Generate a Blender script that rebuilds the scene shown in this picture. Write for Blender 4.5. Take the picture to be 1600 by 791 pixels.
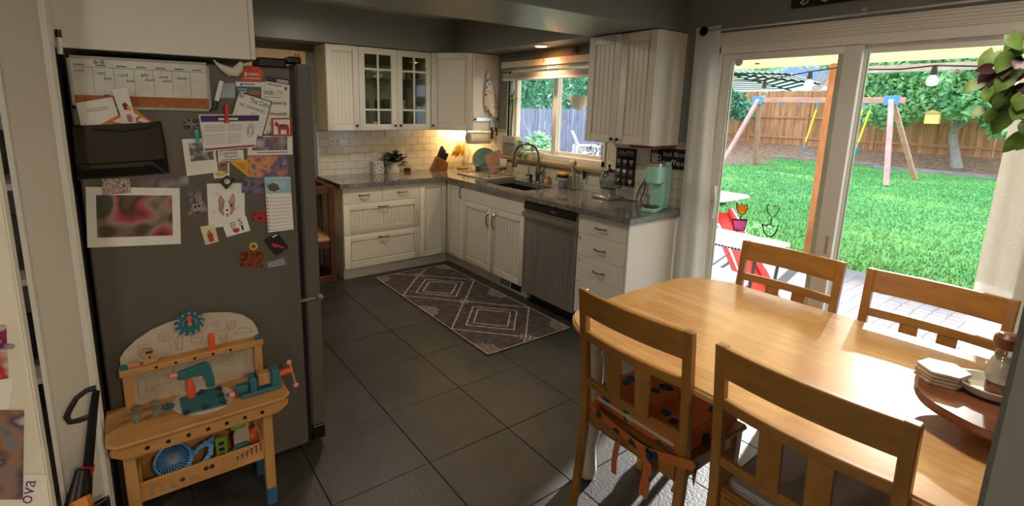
import bpy, bmesh, math, random
import numpy as np
from mathutils import Vector, Matrix
random.seed(7)
for o in list(bpy.data.objects): bpy.data.objects.remove(o)
S = bpy.context.scene
COL = S.collection
PI = math.pi
# ---------------------------------------------------------------- camera
CAM = Vector((4.953, -3.275, 1.61)); YAW, PITCH, ROLL, FPX = .94597, -.18824, .020368, 787.66
PPX, PPY = -43.916, -77.598
_f = Vector((-math.sin(YAW)*math.cos(PITCH), math.cos(YAW)*math.cos(PITCH), math.sin(PITCH)))
_r0 = Vector((math.cos(YAW), math.sin(YAW), 0)); _u0 = _r0.cross(_f)
_r = _r0*math.cos(ROLL)+_u0*math.sin(ROLL); _u = -_r0*math.sin(ROLL)+_u0*math.cos(ROLL)
cd = bpy.data.cameras.new('camera'); cam = bpy.data.objects.new('camera', cd); COL.objects.link(cam)
cd.sensor_width = 36; cd.lens = FPX/1600*36; cd.shift_x = -PPX/1600; cd.shift_y = PPY/1600
cd.clip_start = .02; cd.clip_end = 300
mw = Matrix((( _r.x, _u.x, -_f.x, CAM.x), (_r.y, _u.y, -_f.y, CAM.y), (_r.z, _u.z, -_f.z, CAM.z), (0,0,0,1)))
cam.matrix_world = mw
S.camera = cam
# ---------------------------------------------------------------- light
w = bpy.data.worlds.new('world'); S.world = w; w.use_nodes = True
bg = w.node_tree.nodes['Background']; bg.inputs[0].default_value = (.70, .85, 1.0, 1); bg.inputs[1].default_value = 2.6
sl = bpy.data.lights.new('sun', 'SUN'); sun = bpy.data.objects.new('sun', sl); COL.objects.link(sun)
sl.energy = 11.0; sl.angle = math.radians(.8); sl.color = (1, .98, .95)
SUN_EL = math.radians(19.5)
_sd = Vector((.208, -1, 0)).normalized()*math.cos(SUN_EL)+Vector((0, 0, -math.sin(SUN_EL)))
sun.rotation_euler = _sd.to_track_quat('-Z', 'Y').to_euler(); sun.location = (2, 10, 8)
S.view_settings.view_transform = 'Standard'; S.view_settings.look = 'None'
S.view_settings.exposure = 0.7; S.view_settings.gamma = 1.0; S.view_settings.use_curve_mapping = False

def U(px, py, ax, val):
    """photo pixel -> point on the world plane ax = val"""
    v = _f+_r*((px-800-PPX)/FPX)-_u*((py-395.5-PPY)/FPX)
    i = 'xyz'.index(ax); t = (val-CAM[i])/v[i]
    return CAM+v*t
# ---------------------------------------------------------------- helpers
class MB:
    def __init__(s): s.v = []; s.f = []; s.mi = []
    def add(s, vs, fs, mi=0):
        n = len(s.v); s.v += [tuple(v) for v in vs]; s.f += [tuple(i+n for i in f) for f in fs]; s.mi += [mi]*len(fs); return s
    def box(s, x0, x1, y0, y1, z0, z1, mi=0):
        return s.add([(x0,y0,z0),(x1,y0,z0),(x1,y1,z0),(x0,y1,z0),(x0,y0,z1),(x1,y0,z1),(x1,y1,z1),(x0,y1,z1)],
                     [(0,3,2,1),(4,5,6,7),(0,1,5,4),(1,2,6,5),(2,3,7,6),(3,0,4,7)], mi)
    def fb(s, F, u0, u1, n0, n1, z0, z1, mi=0):
        o, u, n = F; P = lambda a, b, c: o+u*a+n*b+Vector((0,0,c))
        return s.add([P(u0,n0,z0),P(u1,n0,z0),P(u1,n1,z0),P(u0,n1,z0),P(u0,n0,z1),P(u1,n0,z1),P(u1,n1,z1),P(u0,n1,z1)],
                     [(0,3,2,1),(4,5,6,7),(0,1,5,4),(1,2,6,5),(2,3,7,6),(3,0,4,7)], mi)
    def prism(s, pts, ext, mi=0):
        pts = [Vector(p) for p in pts]; e = Vector(ext); n = len(pts)
        return s.add(pts+[p+e for p in pts], [tuple(range(n))[::-1], tuple(range(n, 2*n))]+[(i,(i+1)%n,n+(i+1)%n,n+i) for i in range(n)], mi)
    def tube(s, pts, r, n=8, closed=False, flat=1.0, mi=0):
        pts = [Vector(p) for p in pts]; m = len(pts); rs = r if isinstance(r, (list, tuple)) else [r]*m
        vs = []; nx = None
        for i, p in enumerate(pts):
            a = pts[i-1] if (i > 0 or closed) else p; b = pts[(i+1) % m] if (i < m-1 or closed) else p
            t = (b-a).normalized()
            if nx is None:
                nx = t.orthogonal().normalized()
            nx = (nx-t*nx.dot(t)); nx = nx.normalized() if nx.length > 1e-6 else t.orthogonal().normalized()
            ny = t.cross(nx)
            for k in range(n):
                q = 2*PI*k/n; vs.append(p+(nx*math.cos(q)+ny*math.sin(q)*flat)*rs[i])
        fs = []
        for i in range(m if closed else m-1):
            j = (i+1) % m
            for k in range(n): fs.append((i*n+k, i*n+(k+1)%n, j*n+(k+1)%n, j*n+k))
        if not closed: fs += [tuple(range(n))[::-1], tuple(range((m-1)*n, m*n))]
        return s.add(vs, fs, mi)
    def cyl(s, p0, p1, r0, r1=None, n=16, mi=0):
        return s.tube([p0, p1], [r0, r0 if r1 is None else r1], n, mi=mi)
    def lathe(s, prof, c, n=24, mi=0, ax=None):
        c = Vector(c); vs = []; fs = []; m = len(prof)
        R = Matrix.Identity(3) if ax is None else Vector((0,0,1)).rotation_difference(Vector(ax)).to_matrix()
        for r, z in prof:
            for k in range(n):
                q = 2*PI*k/n; vs.append(c+R@Vector((r*math.cos(q), r*math.sin(q), z)))
        for i in range(m-1):
            for k in range(n): fs.append((i*n+k, i*n+(k+1)%n, (i+1)*n+(k+1)%n, (i+1)*n+k))
        if prof[0][0] > 1e-5: fs.append(tuple(range(n))[::-1])
        if prof[-1][0] > 1e-5: fs.append(tuple(range((m-1)*n, m*n)))
        return s.add(vs, fs, mi)
    def ball(s, c, r, n=14, mi=0):
        r = Vector((r,r,r)) if not isinstance(r, (tuple, Vector)) else Vector(r); c = Vector(c); h = n//2
        vs = [c+Vector((0,0,r.z))]; fs = []
        for i in range(1, h):
            a = PI*i/h
            for k in range(n):
                q = 2*PI*k/n; vs.append(c+Vector((r.x*math.sin(a)*math.cos(q), r.y*math.sin(a)*math.sin(q), r.z*math.cos(a))))
        vs.append(c-Vector((0,0,r.z)))
        for k in range(n):
            fs.append((0, 1+k, 1+(k+1)%n)); b = 1+(h-2)*n; fs.append((len(vs)-1, b+(k+1)%n, b+k))
        for i in range(h-2):
            for k in range(n): fs.append((1+i*n+k, 1+(i+1)*n+k, 1+(i+1)*n+(k+1)%n, 1+i*n+(k+1)%n))
        return s.add(vs, fs, mi)
    def xf(s, M):
        s.v = [tuple(M@Vector(v)) for v in s.v]; return s
    def mesh(s, name, mats, bevel=0, smooth=35, seg=1):
        me = bpy.data.meshes.new(name); me.from_pydata(s.v, [], s.f)
        if any(s.mi): me.polygons.foreach_set('material_index', s.mi)
        for m in (mats if isinstance(mats, (list, tuple)) else [mats]): me.materials.append(m)
        bm = bmesh.new(); bm.from_mesh(me)
        bmesh.ops.remove_doubles(bm, verts=bm.verts, dist=1e-6)
        bmesh.ops.recalc_face_normals(bm, faces=bm.faces)
        if bevel:
            es = [e for e in bm.edges if len(e.link_faces) == 2 and e.calc_face_angle(0) > .6]
            bmesh.ops.bevel(bm, geom=es, offset=bevel, segments=seg, affect='EDGES', clamp_overlap=True)
        for f in bm.faces: f.smooth = True
        lim = math.radians(smooth)
        for e in bm.edges: e.smooth = len(e.link_faces) == 2 and e.calc_face_angle(0) < lim
        bm.to_mesh(me); bm.free()
        return me
    def build(s, name, mats, parent=None, bevel=0, smooth=35, seg=1):
        return put(name, s.mesh(name, mats, bevel, smooth, seg), parent)
def put(name, me, parent=None, loc=None):
    o = bpy.data.objects.new(name, me); COL.objects.link(o)
    if parent is not None:
        o.parent = parent
        if parent.type == 'EMPTY': o.matrix_parent_inverse = Matrix.Translation(-Vector(parent.location))
    if loc is not None: o.location = loc
    return o
def tag(o, label=None, cat=None, group=None, kind=None):
    if label: o['label'] = label
    if cat: o['category'] = cat
    if group: o['group'] = group
    if kind: o['kind'] = kind
    return o
def thing(name, label, cat, loc=(0,0,0), group=None, kind=None):
    o = bpy.data.objects.new(name, None); COL.objects.link(o); o.location = loc; o.empty_display_size = .05
    return tag(o, label, cat, group, kind)
def struct(o): o['kind'] = 'structure'; return o
def copy_tree(o, parent=None):
    c = o.copy(); COL.objects.link(c)
    if parent is not None: c.parent = parent; c.matrix_parent_inverse = o.matrix_parent_inverse.copy()
    for ch in KIDS(o): copy_tree(ch, c)
    return c
def KIDS(o): return [c for c in COL.objects if c.parent is o]
def np_mesh(name, verts, faces, mat):
    me = bpy.data.meshes.new(name); verts = np.asarray(verts, np.float32); faces = np.asarray(faces, np.int32)
    me.vertices.add(len(verts)); me.vertices.foreach_set('co', verts.ravel())
    k = faces.shape[1]; me.loops.add(faces.size); me.loops.foreach_set('vertex_index', faces.ravel())
    me.polygons.add(len(faces)); me.polygons.foreach_set('loop_start', np.arange(0, faces.size, k, dtype=np.int32))
    me.update(calc_edges=True); me.materials.append(mat); return me
# ---------------------------------------------------------------- materials
def lin(c):
    f = lambda v: v/12.92 if v <= .04045 else ((v+.055)/1.055)**2.4
    return tuple(f(x/255) for x in c)+(1,)
class NT:
    def __init__(s, name):
        s.m = bpy.data.materials.new(name); s.m.use_nodes = True; s.t = s.m.node_tree; s.b = s.t.nodes['Principled BSDF']; s.out = s.t.nodes['Material Output']
    def n(s, typ, **kw):
        d = s.t.nodes.new(typ)
        for k, v in kw.items():
            if k in d.inputs.keys() if isinstance(k, str) else False: d.inputs[k].default_value = v
            else: setattr(d, k, v)
        return d
    def l(s, a, b): s.t.links.new(a, b)
    def coords(s, scale=(1,1,1), rot=(0,0,0), kind='Object'):
        tc = s.n('ShaderNodeTexCoord'); mp = s.n('ShaderNodeMapping'); mp.inputs['Scale'].default_value = scale; mp.inputs['Rotation'].default_value = rot
        s.l(tc.outputs[kind], mp.inputs['Vector']); return mp.outputs['Vector']
    def noise(s, vec, scale, detail=4, rough=.55, dist=0):
        d = s.n('ShaderNodeTexNoise'); d.inputs['Scale'].default_value = scale; d.inputs['Detail'].default_value = detail
        d.inputs['Roughness'].default_value = rough; d.inputs['Distortion'].default_value = dist; s.l(vec, d.inputs['Vector']); return d.outputs['Fac']
    def ramp(s, fac, stops, interp='LINEAR'):
        d = s.n('ShaderNodeValToRGB'); cr = d.color_ramp; cr.interpolation = interp
        while len(cr.elements) < len(stops): cr.elements.new(.5)
        for e, (p, c) in zip(cr.elements, stops): e.position = p; e.color = c
        s.l(fac, d.inputs['Fac']); return d.outputs['Color']
    def mix(s, fac, a, b, blend='MIX'):
        d = s.n('ShaderNodeMix', data_type='RGBA', blend_type=blend)
        for sock, v in ((d.inputs[0], fac), (d.inputs[6], a), (d.inputs[7], b)):
            if hasattr(v, 'links') or isinstance(v, bpy.types.NodeSocket): s.l(v, sock)
            else: sock.default_value = v
        return d.outputs[2]
    def bump(s, h, strength=.2, dist=.01):
        d = s.n('ShaderNodeBump'); d.inputs['Strength'].default_value = strength; d.inputs['Distance'].default_value = dist
        s.l(h, d.inputs['Height']); s.l(d.outputs['Normal'], s.b.inputs['Normal'])
    def set(s, **kw):
        for k, v in kw.items(): s.b.inputs[k.replace('_', ' ')].default_value = v
        return s
def dark(c, k): return (c[0]*k, c[1]*k, c[2]*k, 1)
def mat(name, rgb, rough=.5, metal=0, var=.12, scale=12, bump=0, bscale=60, coat=0, emit=0, spec=.5):
    t = NT(name); c = lin(rgb); v = t.coords()
    f = t.noise(v, scale)
    t.l(t.ramp(f, [(.3, dark(c, 1-var)), (.7, dark(c, 1+var))]), t.b.inputs['Base Color'])
    t.set(Roughness=rough, Metallic=metal, Coat_Weight=coat)
    t.b.inputs['Specular IOR Level'].default_value = spec
    if bump: t.bump(t.noise(v, bscale, 3), bump, .004)
    if emit: t.b.inputs['Emission Color'].default_value = c; t.b.inputs['Emission Strength'].default_value = emit
    return t.m
def wood(name, a, b, scale=(1,1,1), rough=.4, coat=0, g=9, bump=.05):
    t = NT(name); v = t.coords(scale)
    f1 = t.noise(v, g, 6, .6, .6); f2 = t.noise(v, g*4, 3, .5)
    m = t.n('ShaderNodeMath', operation='MULTIPLY_ADD'); t.l(f2, m.inputs[0]); m.inputs[1].default_value = .35; t.l(f1, m.inputs[2])
    t.l(t.ramp(m.outputs[0], [(.45, lin(a)), (.85, lin(b))]), t.b.inputs['Base Color'])
    t.set(Roughness=rough, Coat_Weight=coat, Coat_Roughness=.1); t.bump(f2, bump, .002); return t.m
def blotch(name, cols, scale=8, rough=.4, detail=1.5):
    t = NT(name); f = t.noise(t.coords(), scale, detail, .5)
    k = len(cols); t.l(t.ramp(f, [(.28+.44*i/max(1, k-1), lin(c)) for i, c in enumerate(cols)]), t.b.inputs['Base Color'])
    t.set(Roughness=rough); return t.m
def glass(name, tint=(1,1,1), refl=.025, rough=.0, pwr=5):
    t = NT(name); tr = t.n('ShaderNodeBsdfTransparent'); tr.inputs[0].default_value = tint+(1,)
    gl = t.n('ShaderNodeBsdfGlossy'); gl.inputs['Roughness'].default_value = rough
    lw = t.n('ShaderNodeLayerWeight'); lw.inputs['Blend'].default_value = .5
    pw = t.n('ShaderNodeMath', operation='POWER'); t.l(lw.outputs['Facing'], pw.inputs[0]); pw.inputs[1].default_value = pwr
    fr = t.n('ShaderNodeMath', operation='MULTIPLY_ADD'); t.l(pw.outputs[0], fr.inputs[0]); fr.inputs[1].default_value = .6; fr.inputs[2].default_value = refl
    mx = t.n('ShaderNodeMixShader'); t.l(fr.outputs[0], mx.inputs[0]); t.l(tr.outputs[0], mx.inputs[1]); t.l(gl.outputs[0], mx.inputs[2])
    t.l(mx.outputs[0], t.out.inputs['Surface']); return t.m
def leafmat(name, a, b, scale=6, rough=.5, trans=.3):
    t = NT(name); f = t.noise(t.coords(), scale, 3)
    c = t.ramp(f, [(.3, lin(a)), (.7, lin(b))]); t.l(c, t.b.inputs['Base Color']); t.set(Roughness=rough)
    tl = t.n('ShaderNodeBsdfTranslucent'); t.l(c, tl.inputs[0]); mx = t.n('ShaderNodeMixShader'); mx.inputs[0].default_value = trans
    t.l(t.b.outputs[0], mx.inputs[1]); t.l(tl.outputs[0], mx.inputs[2]); t.l(mx.outputs[0], t.out.inputs['Surface']); return t.m
def cloth(name, rgb, rough=.9, trans=0, transp=0, weave=300):
    t = NT(name); c = lin(rgb); f = t.noise(t.coords(), 9); v = t.ramp(f, [(.3, dark(c, .9)), (.7, dark(c, 1.08))])
    t.l(v, t.b.inputs['Base Color']); t.set(Roughness=rough); t.bump(t.noise(t.coords(), weave, 2), .15, .003)
    sh = t.b.outputs[0]
    if trans:
        tl = t.n('ShaderNodeBsdfTranslucent'); t.l(v, tl.inputs[0]); mx = t.n('ShaderNodeMixShader'); mx.inputs[0].default_value = trans
        t.l(sh, mx.inputs[1]); t.l(tl.outputs[0], mx.inputs[2]); sh = mx.outputs[0]
    if transp:
        tp = t.n('ShaderNodeBsdfTransparent'); mx = t.n('ShaderNodeMixShader'); mx.inputs[0].default_value = transp
        t.l(sh, mx.inputs[1]); t.l(tp.outputs[0], mx.inputs[2]); sh = mx.outputs[0]
    t.l(sh, t.out.inputs['Surface']); return t.m
MT = {}
MT['wallgrey'] = mat('wall_grey', (126,128,122), .75, var=.04, scale=3, bump=.08, bscale=220)
MT['wallcream'] = mat('wall_cream', (196,188,172), .8, var=.03, scale=3, bump=.06, bscale=220)
MT['ceil'] = mat('ceiling_paint', (168,170,164), .85, var=.04, scale=3, bump=.1, bscale=160)
MT['soffit'] = mat('soffit_paint', (126,128,122), .38, var=.04, scale=3)
MT['trim'] = mat('trim_white', (222,218,206), .45, var=.03, scale=4)
MT['cab'] = mat('cabinet_white', (226,222,210), .38, var=.02, scale=4)
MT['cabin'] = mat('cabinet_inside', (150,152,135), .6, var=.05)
MT['vinyl'] = mat('vinyl_white', (228,226,218), .4, var=.02, scale=4)
MT['chrome'] = mat('brushed_nickel', (196,192,184), .3, .75, var=.05)
MT['darkmetal'] = mat('dark_metal', (60,58,55), .35, .9, var=.1)
MT['black'] = mat('black_plastic', (18,18,19), .35, var=.1)
MT['blackmat'] = mat('black_matte', (24,24,25), .8, var=.1)
MT['white'] = mat('white_plastic', (232,230,224), .4, var=.02)
MT['paper'] = mat('paper_white', (226,224,218), .85, var=.03, scale=20)
MT['ink'] = mat('ink', (38,36,38), .8, var=.05)
MT['inkgrey'] = mat('ink_grey', (130,128,126), .8, var=.05)
MT['chalk'] = mat('chalk_white', (205,203,196), .9, var=.08)
MT['glass'] = glass('pane_glass')
MT['clear'] = glass('clear_glass', (.93,.95,.95), .08, .02, 2.2)
MT['kglass'] = glass('kettle_glass', (.70,.73,.73), .16, .03, 1.6)
MT['faucet'] = mat('faucet_steel', (150,144,136), .22, .95, var=.05)
MT['sinksteel'] = mat('sink_steel', (92,90,86), .3, .9, var=.08)
MT['cabglass'] = glass('cabinet_glass', (.90,.93,.86))
MT['grout'] = mat('grout', (170,166,152), .9, var=.06)
MT['tile'] = mat('subway_tile', (222,217,202), .16, var=.02, scale=5, coat=.2)
MT['orange'] = mat('orange_paint', (214,86,38), .45, var=.05)
MT['teal'] = mat('teal_paint', (44,100,108), .5, var=.06)
MT['pink'] = mat('pink_wood', (222,136,118), .5, var=.05)
MT['red'] = mat('red_plastic', (206,36,40), .4, var=.06)
MT['mint'] = mat('mint_plastic', (164,224,210), .3, var=.02)
MT['pine'] = wood('pine', (168,118,64), (190,144,86), (1,.25,1), .55, g=14)
MT['pinev'] = wood('pine_upright', (168,118,64), (190,144,86), (1,1,.2), .55, g=14)
MT['ply'] = mat('plywood_pale', (182,170,150), .7, var=.04)
MT['oak'] = wood('chair_oak', (158,104,44), (196,142,70), (1.0,1.0,.25), .3, .25, 10)
MT['oakh'] = wood('chair_oak_rail', (158,104,44), (196,142,70), (.25,1.0,1.0), .3, .25, 10)
MT['redwood'] = wood('stained_redwood', (74,38,24), (100,54,34), (1,1,.2), .5)
MT['walnut'] = wood('walnut', (92,50,30), (140,82,50), (.5,1,1), .3, .3)
MT['knifeblock'] = wood('knife_block_wood', (128,72,36), (160,96,52), (1,1,.3), .4)
t = NT('stainless'); v = t.coords((40,40,.6)); f = t.noise(v, 2, 4)  # stretched noise puts vertical reflection streaks into the steel's colour
t.l(t.ramp(f, [(.3, lin((150,147,142))), (.7, lin((188,185,180)))]), t.b.inputs['Base Color']); t.set(Metallic=.72, Roughness=.34); MT['steel'] = t.m
t = NT('fridge_steel'); v = t.coords((1,1,1)); f = t.noise(v, 3, 3)
t.l(t.ramp(f, [(.3, lin((90,85,77))), (.7, lin((95,90,81)))]), t.b.inputs['Base Color']); t.set(Metallic=.15, Roughness=.45); MT['fridge'] = t.m
# granite worktop
t = NT('granite'); v = t.coords(); vo = t.n('ShaderNodeTexVoronoi'); vo.inputs['Scale'].default_value = 190; t.l(v, vo.inputs['Vector'])
sp = t.n('ShaderNodeSeparateColor'); t.l(vo.outputs['Color'], sp.inputs[0])
c1 = t.ramp(sp.outputs[0], [(0, lin((52,52,56))), (.35, lin((96,95,98))), (.6, lin((128,126,126))), (.88, lin((164,161,158))), (1, lin((40,40,42)))], 'CONSTANT')
c2 = t.ramp(t.noise(v, 30, 4), [(.35, lin((96,96,100))), (.65, lin((140,138,136)))])
t.l(t.mix(.6, c2, c1), t.b.inputs['Base Color']); t.set(Roughness=.1, Coat_Weight=.3); MT['granite'] = t.m
# slate floor tile
t = NT('slate_tile'); v = t.coords(); oi = t.n('ShaderNodeObjectInfo')
geo = t.n('ShaderNodeNewGeometry'); wp = geo.outputs['Position']
f = t.noise(wp, 5, 5, .6, .5); f2 = t.noise(wp, 70, 4, .6)
c = t.ramp(f, [(.3, lin((44,43,41))), (.7, lin((62,60,57)))])
rr = t.n('ShaderNodeMapRange'); t.l(oi.outputs['Random'], rr.inputs[0]); rr.inputs[3].default_value = .88; rr.inputs[4].default_value = 1.1
hs = t.n('ShaderNodeHueSaturation'); t.l(rr.outputs[0], hs.inputs['Value']); t.l(c, hs.inputs['Color'])
t.l(hs.outputs[0], t.b.inputs['Base Color']); t.set(Roughness=.38); t.bump(f2, .35, .006); MT['slate'] = t.m
# butcher block table: staves along x
t = NT('butcher_block'); v = t.coords(); br = t.n('ShaderNodeTexBrick'); br.offset = .37; br.squash = 1
br.inputs['Color1'].default_value = lin((208,152,86)); br.inputs['Color2'].default_value = lin((236,192,130)); br.inputs['Mortar'].default_value = lin((190,128,62))
for k, q in (('Scale', 1), ('Mortar Size', .0006), ('Brick Width', .33), ('Row Height', .062), ('Bias', 0)): br.inputs[k].default_value = q
t.l(v, br.inputs['Vector']); gv = t.coords((.35,2.4,1)); g = t.noise(gv, 22, 5, .6, .4)
t.l(t.mix(.55, br.outputs['Color'], t.ramp(g, [(.3, lin((210,152,86))), (.7, lin((238,198,138)))])), t.b.inputs['Base Color'])
t.set(Roughness=.2, Coat_Weight=.1, Coat_Roughness=.1); t.bump(t.noise(v, 90, 2), .03, .002); MT['table'] = t.m
# text
def text_mb(txt, origin, u, v, width=None, height=None, align='LEFT', shear=0, lift=.0):
    cu = bpy.data.curves.new('t', 'FONT'); cu.body = txt; cu.align_x = align; cu.shear = shear; cu.resolution_u = 2
    ob = bpy.data.objects.new('t', cu); COL.objects.link(ob); dg = bpy.context.evaluated_depsgraph_get()
    me = bpy.data.meshes.new_from_object(ob.evaluated_get(dg)); bpy.data.objects.remove(ob); bpy.data.curves.remove(cu)
    P = [q.co.copy() for q in me.vertices]; F = [tuple(p.vertices) for p in me.polygons]; bpy.data.meshes.remove(me)
    x0 = min(p.x for p in P); x1 = max(p.x for p in P); y0 = min(p.y for p in P); y1 = max(p.y for p in P)
    sx = width/(x1-x0) if width else height/(y1-y0); sy = height/(y1-y0) if height else sx
    mb = MB(); o = Vector(origin); u = Vector(u).normalized(); v = Vector(v).normalized(); n = u.cross(v)
    ox = x0 if align == 'LEFT' else (x0+x1)/2
    return mb.add([o+u*((p.x-ox)*sx)+v*((p.y-y0)*sy)+n*lift for p in P], F)
# ================================================================ SETTING
ZC = 2.47; ZS = 2.148
# floor with separate slate tiles
floor = struct(MB().box(-.15, 7.3, -6.3, .15, -.15, -.004).build('floor', mat('floor_grout', (30,29,28), .9)))
TP = .456
tm = MB().box(-TP/2+.002, TP/2-.002, -TP/2+.002, TP/2-.002, -.006, 0).mesh('floor_tile', MT['slate'], bevel=.0015)
for i in range(-6, 7):
    for j in range(-5, 4):
        cx, cy = 2.70+(i+.5)*TP, -1.80+(j+.5)*TP
        if cy > -TP/2+.03 or cx < .2: continue
        put('floor_tile', tm, floor, (cx, cy, 0))
# walls
struct(MB().box(-.12, 0, -6.3, .15, 0, ZC).build('wall_back', MT['wallgrey']))
wb = bpy.data.objects['wall_back']
wn = MB()
WX0, WX1, WZ0, WZ1 = .80, 2.12, 1.13, 2.02
DX0, DX1, DZ1 = 3.03, 4.66, 2.03
wn.box(0, WX0, 0, .15, 0, ZC); wn.box(WX0, WX1, 0, .15, 0, WZ0); wn.box(WX0, WX1, 0, .15, WZ1, ZC)
wn.box(WX1, DX0, 0, .15, 0, ZC); wn.box(DX0, DX1, 0, .15, DZ1, ZC); wn.box(DX1, 7.3, 0, .15, 0, ZC)
ww = struct(wn.build('wall_window', MT['wallgrey']))
wl = struct(MB().box(0, 2.8, -3.565, -3.43, 0, ZC).build('wall_left', MT['wallcream']))
MB().box(2.795, 2.812, -3.445, -3.418, 0, ZC).box(2.795, 2.818, -3.436, -3.425, 0, ZC).build('corner_bead', MT['trim'], wl, bevel=.003)
MB().box(2.795, 2.804, -3.568, -3.552, 0, ZC).build('corner_bead', MT['trim'], wl, bevel=.003)
struct(MB().box(4.872, 7.3, -2.46, -2.30, 0, ZC).build('wall_right', mat('wall_right_paint', (122,120,114), .8, var=.05, scale=9, bump=.2, bscale=90), bevel=.006))
struct(MB().box(7.2, 7.32, -6.3, 0, 0, ZC).build('wall_side', MT['wallcream']))
rw = MB(); rw.box(0, 4.2, -6.32, -6.2, 0, ZC); rw.box(5.0, 7.3, -6.32, -6.2, 0, ZC); rw.box(4.2, 5.0, -6.32, -6.2, 0, 1.1); rw.box(4.2, 5.0, -6.32, -6.2, 2.1, ZC)  # unseen opening, sized to tune the daylight from behind
struct(rw.build('wall_rear', MT['wallcream']))
struct(MB().box(-.12, 7.3, -6.3, .15, ZC, ZC+.1).build('ceiling', MT['ceil']))
# soffits over the wall cabinets and the dropped beam
struct(MB().box(0, .35, -3.43, 0, ZS, ZC).build('trim_1', MT['soffit']))
struct(MB().box(.35, 2.19, -.35, 0, ZS, ZC).build('trim_2', MT['soffit']))
struct(MB().box(2.19, 2.797, -3.43, 0, ZS, ZC).build('trim_3', MT['soffit'], bevel=.004))
# subway tile backsplash, tile by tile
TL, TH = .154, .0765
def tilemesh(F, w): return MB().fb(F, -w/2, w/2, 0, .008, -TH/2+.0012, TH/2-.0012).mesh('wall_tile', MT['tile'], bevel=.0012)
FB = (Vector((0,0,0)), Vector((0,1,0)), Vector((1,0,0))); FS = (Vector((0,0,0)), Vector((1,0,0)), Vector((0,-1,0)))
_tc = {}
def tile_row(F, parent, u0, u1, zc, off, key):
    a = math.floor((u0-off)/TL)*TL+off
    while a < u1-1e-4:
        l, r = max(a, u0), min(a+TL, u1)
        if r-l > .012:
            w = round(r-l-.0024, 4)
            if (key, w) not in _tc: _tc[(key, w)] = tilemesh(F, w)
            put('wall_tile', _tc[(key, w)], parent, F[0]+F[1]*((l+r)/2)+F[2]*.004+Vector((0,0,zc)))
        a += TL
bsb = MB().box(0, .004, -1.73, 0, .915, 1.40).build('grout_bed', MT['grout'], wb)
for r in range(6):
    zc = .932+TH*(r-.5)+.038
    tile_row(FB, wb, -1.725, -.012, zc, -1.55+(TL/2 if r % 2 else 0), 'b')
gs = MB().box(.004, 2.9, -.004, 0, .915, 1.10); gs.box(.004, .79, -.004, 0, 1.10, 1.39); gs.box(2.15, 2.9, -.004, 0, 1.10, 1.39); gs.build('grout_bed', MT['grout'], ww)
for r in range(6):
    zc = .932+TH*(r-.5)+.038; off = .02+(TL/2 if r % 2 else 0)
    if zc < 1.08: tile_row(FS, ww, .012, 2.9, zc, off, 's')
    else:
        tile_row(FS, ww, .012, .79, zc, off, 's'); tile_row(FS, ww, 2.15, 2.9, zc, off, 's')
# ---------------- kitchen window
W1 = struct(thing('window_1', None, None, (1.46, .08, 1.13)))
fr = MB(); fr.box(WX0, WX0+.05, .02, .13, WZ0, WZ1); fr.box(WX1-.05, WX1, .02, .13, WZ0, WZ1); fr.box(WX0, WX1, .02, .13, WZ1-.05, WZ1); fr.box(WX0, WX1, .02, .13, WZ0, WZ0+.05)
fr.build('window_frame', MT['vinyl'], W1, bevel=.003)
def sash(parent, x0, x1, y, z0, z1, w, th, name):
    s = MB(); s.box(x0, x0+w, y, y+th, z0, z1); s.box(x1-w, x1, y, y+th, z0, z1); s.box(x0+w, x1-w, y, y+th, z0, z0+w); s.box(x0+w, x1-w, y, y+th, z1-w, z1)
    so = s.build(name, MT['vinyl'], parent, bevel=.003)
    MB().box(x0+w-.004, x1-w+.004, y+th/2-.003, y+th/2+.003, z0+w-.004, z1-w+.004).build('pane', MT['glass'], so)
    return so
sash(W1, WX0+.03, 1.47, .05, WZ0+.03, WZ1-.03, .055, .03, 'sash')
sash(W1, 1.41, WX1-.03, .085, WZ0+.03, WZ1-.03, .055, .03, 'sash')
jb = MB(); jb.box(WX0-.012, WX0, -.002, .02, WZ0, WZ1); jb.build('jamb', MT['vinyl'], W1)
sm = mat('sill_stone', (196,176,132), .3, var=.1, scale=25)
MB().box(.745, 2.175, -.06, .02, 1.10, 1.13).build('window_sill', sm, W1, bevel=.008, seg=2)
MB().box(.755, 2.165, -.045, .0, 1.085, 1.10).build('sill_edge', sm, W1, bevel=.004)
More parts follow.
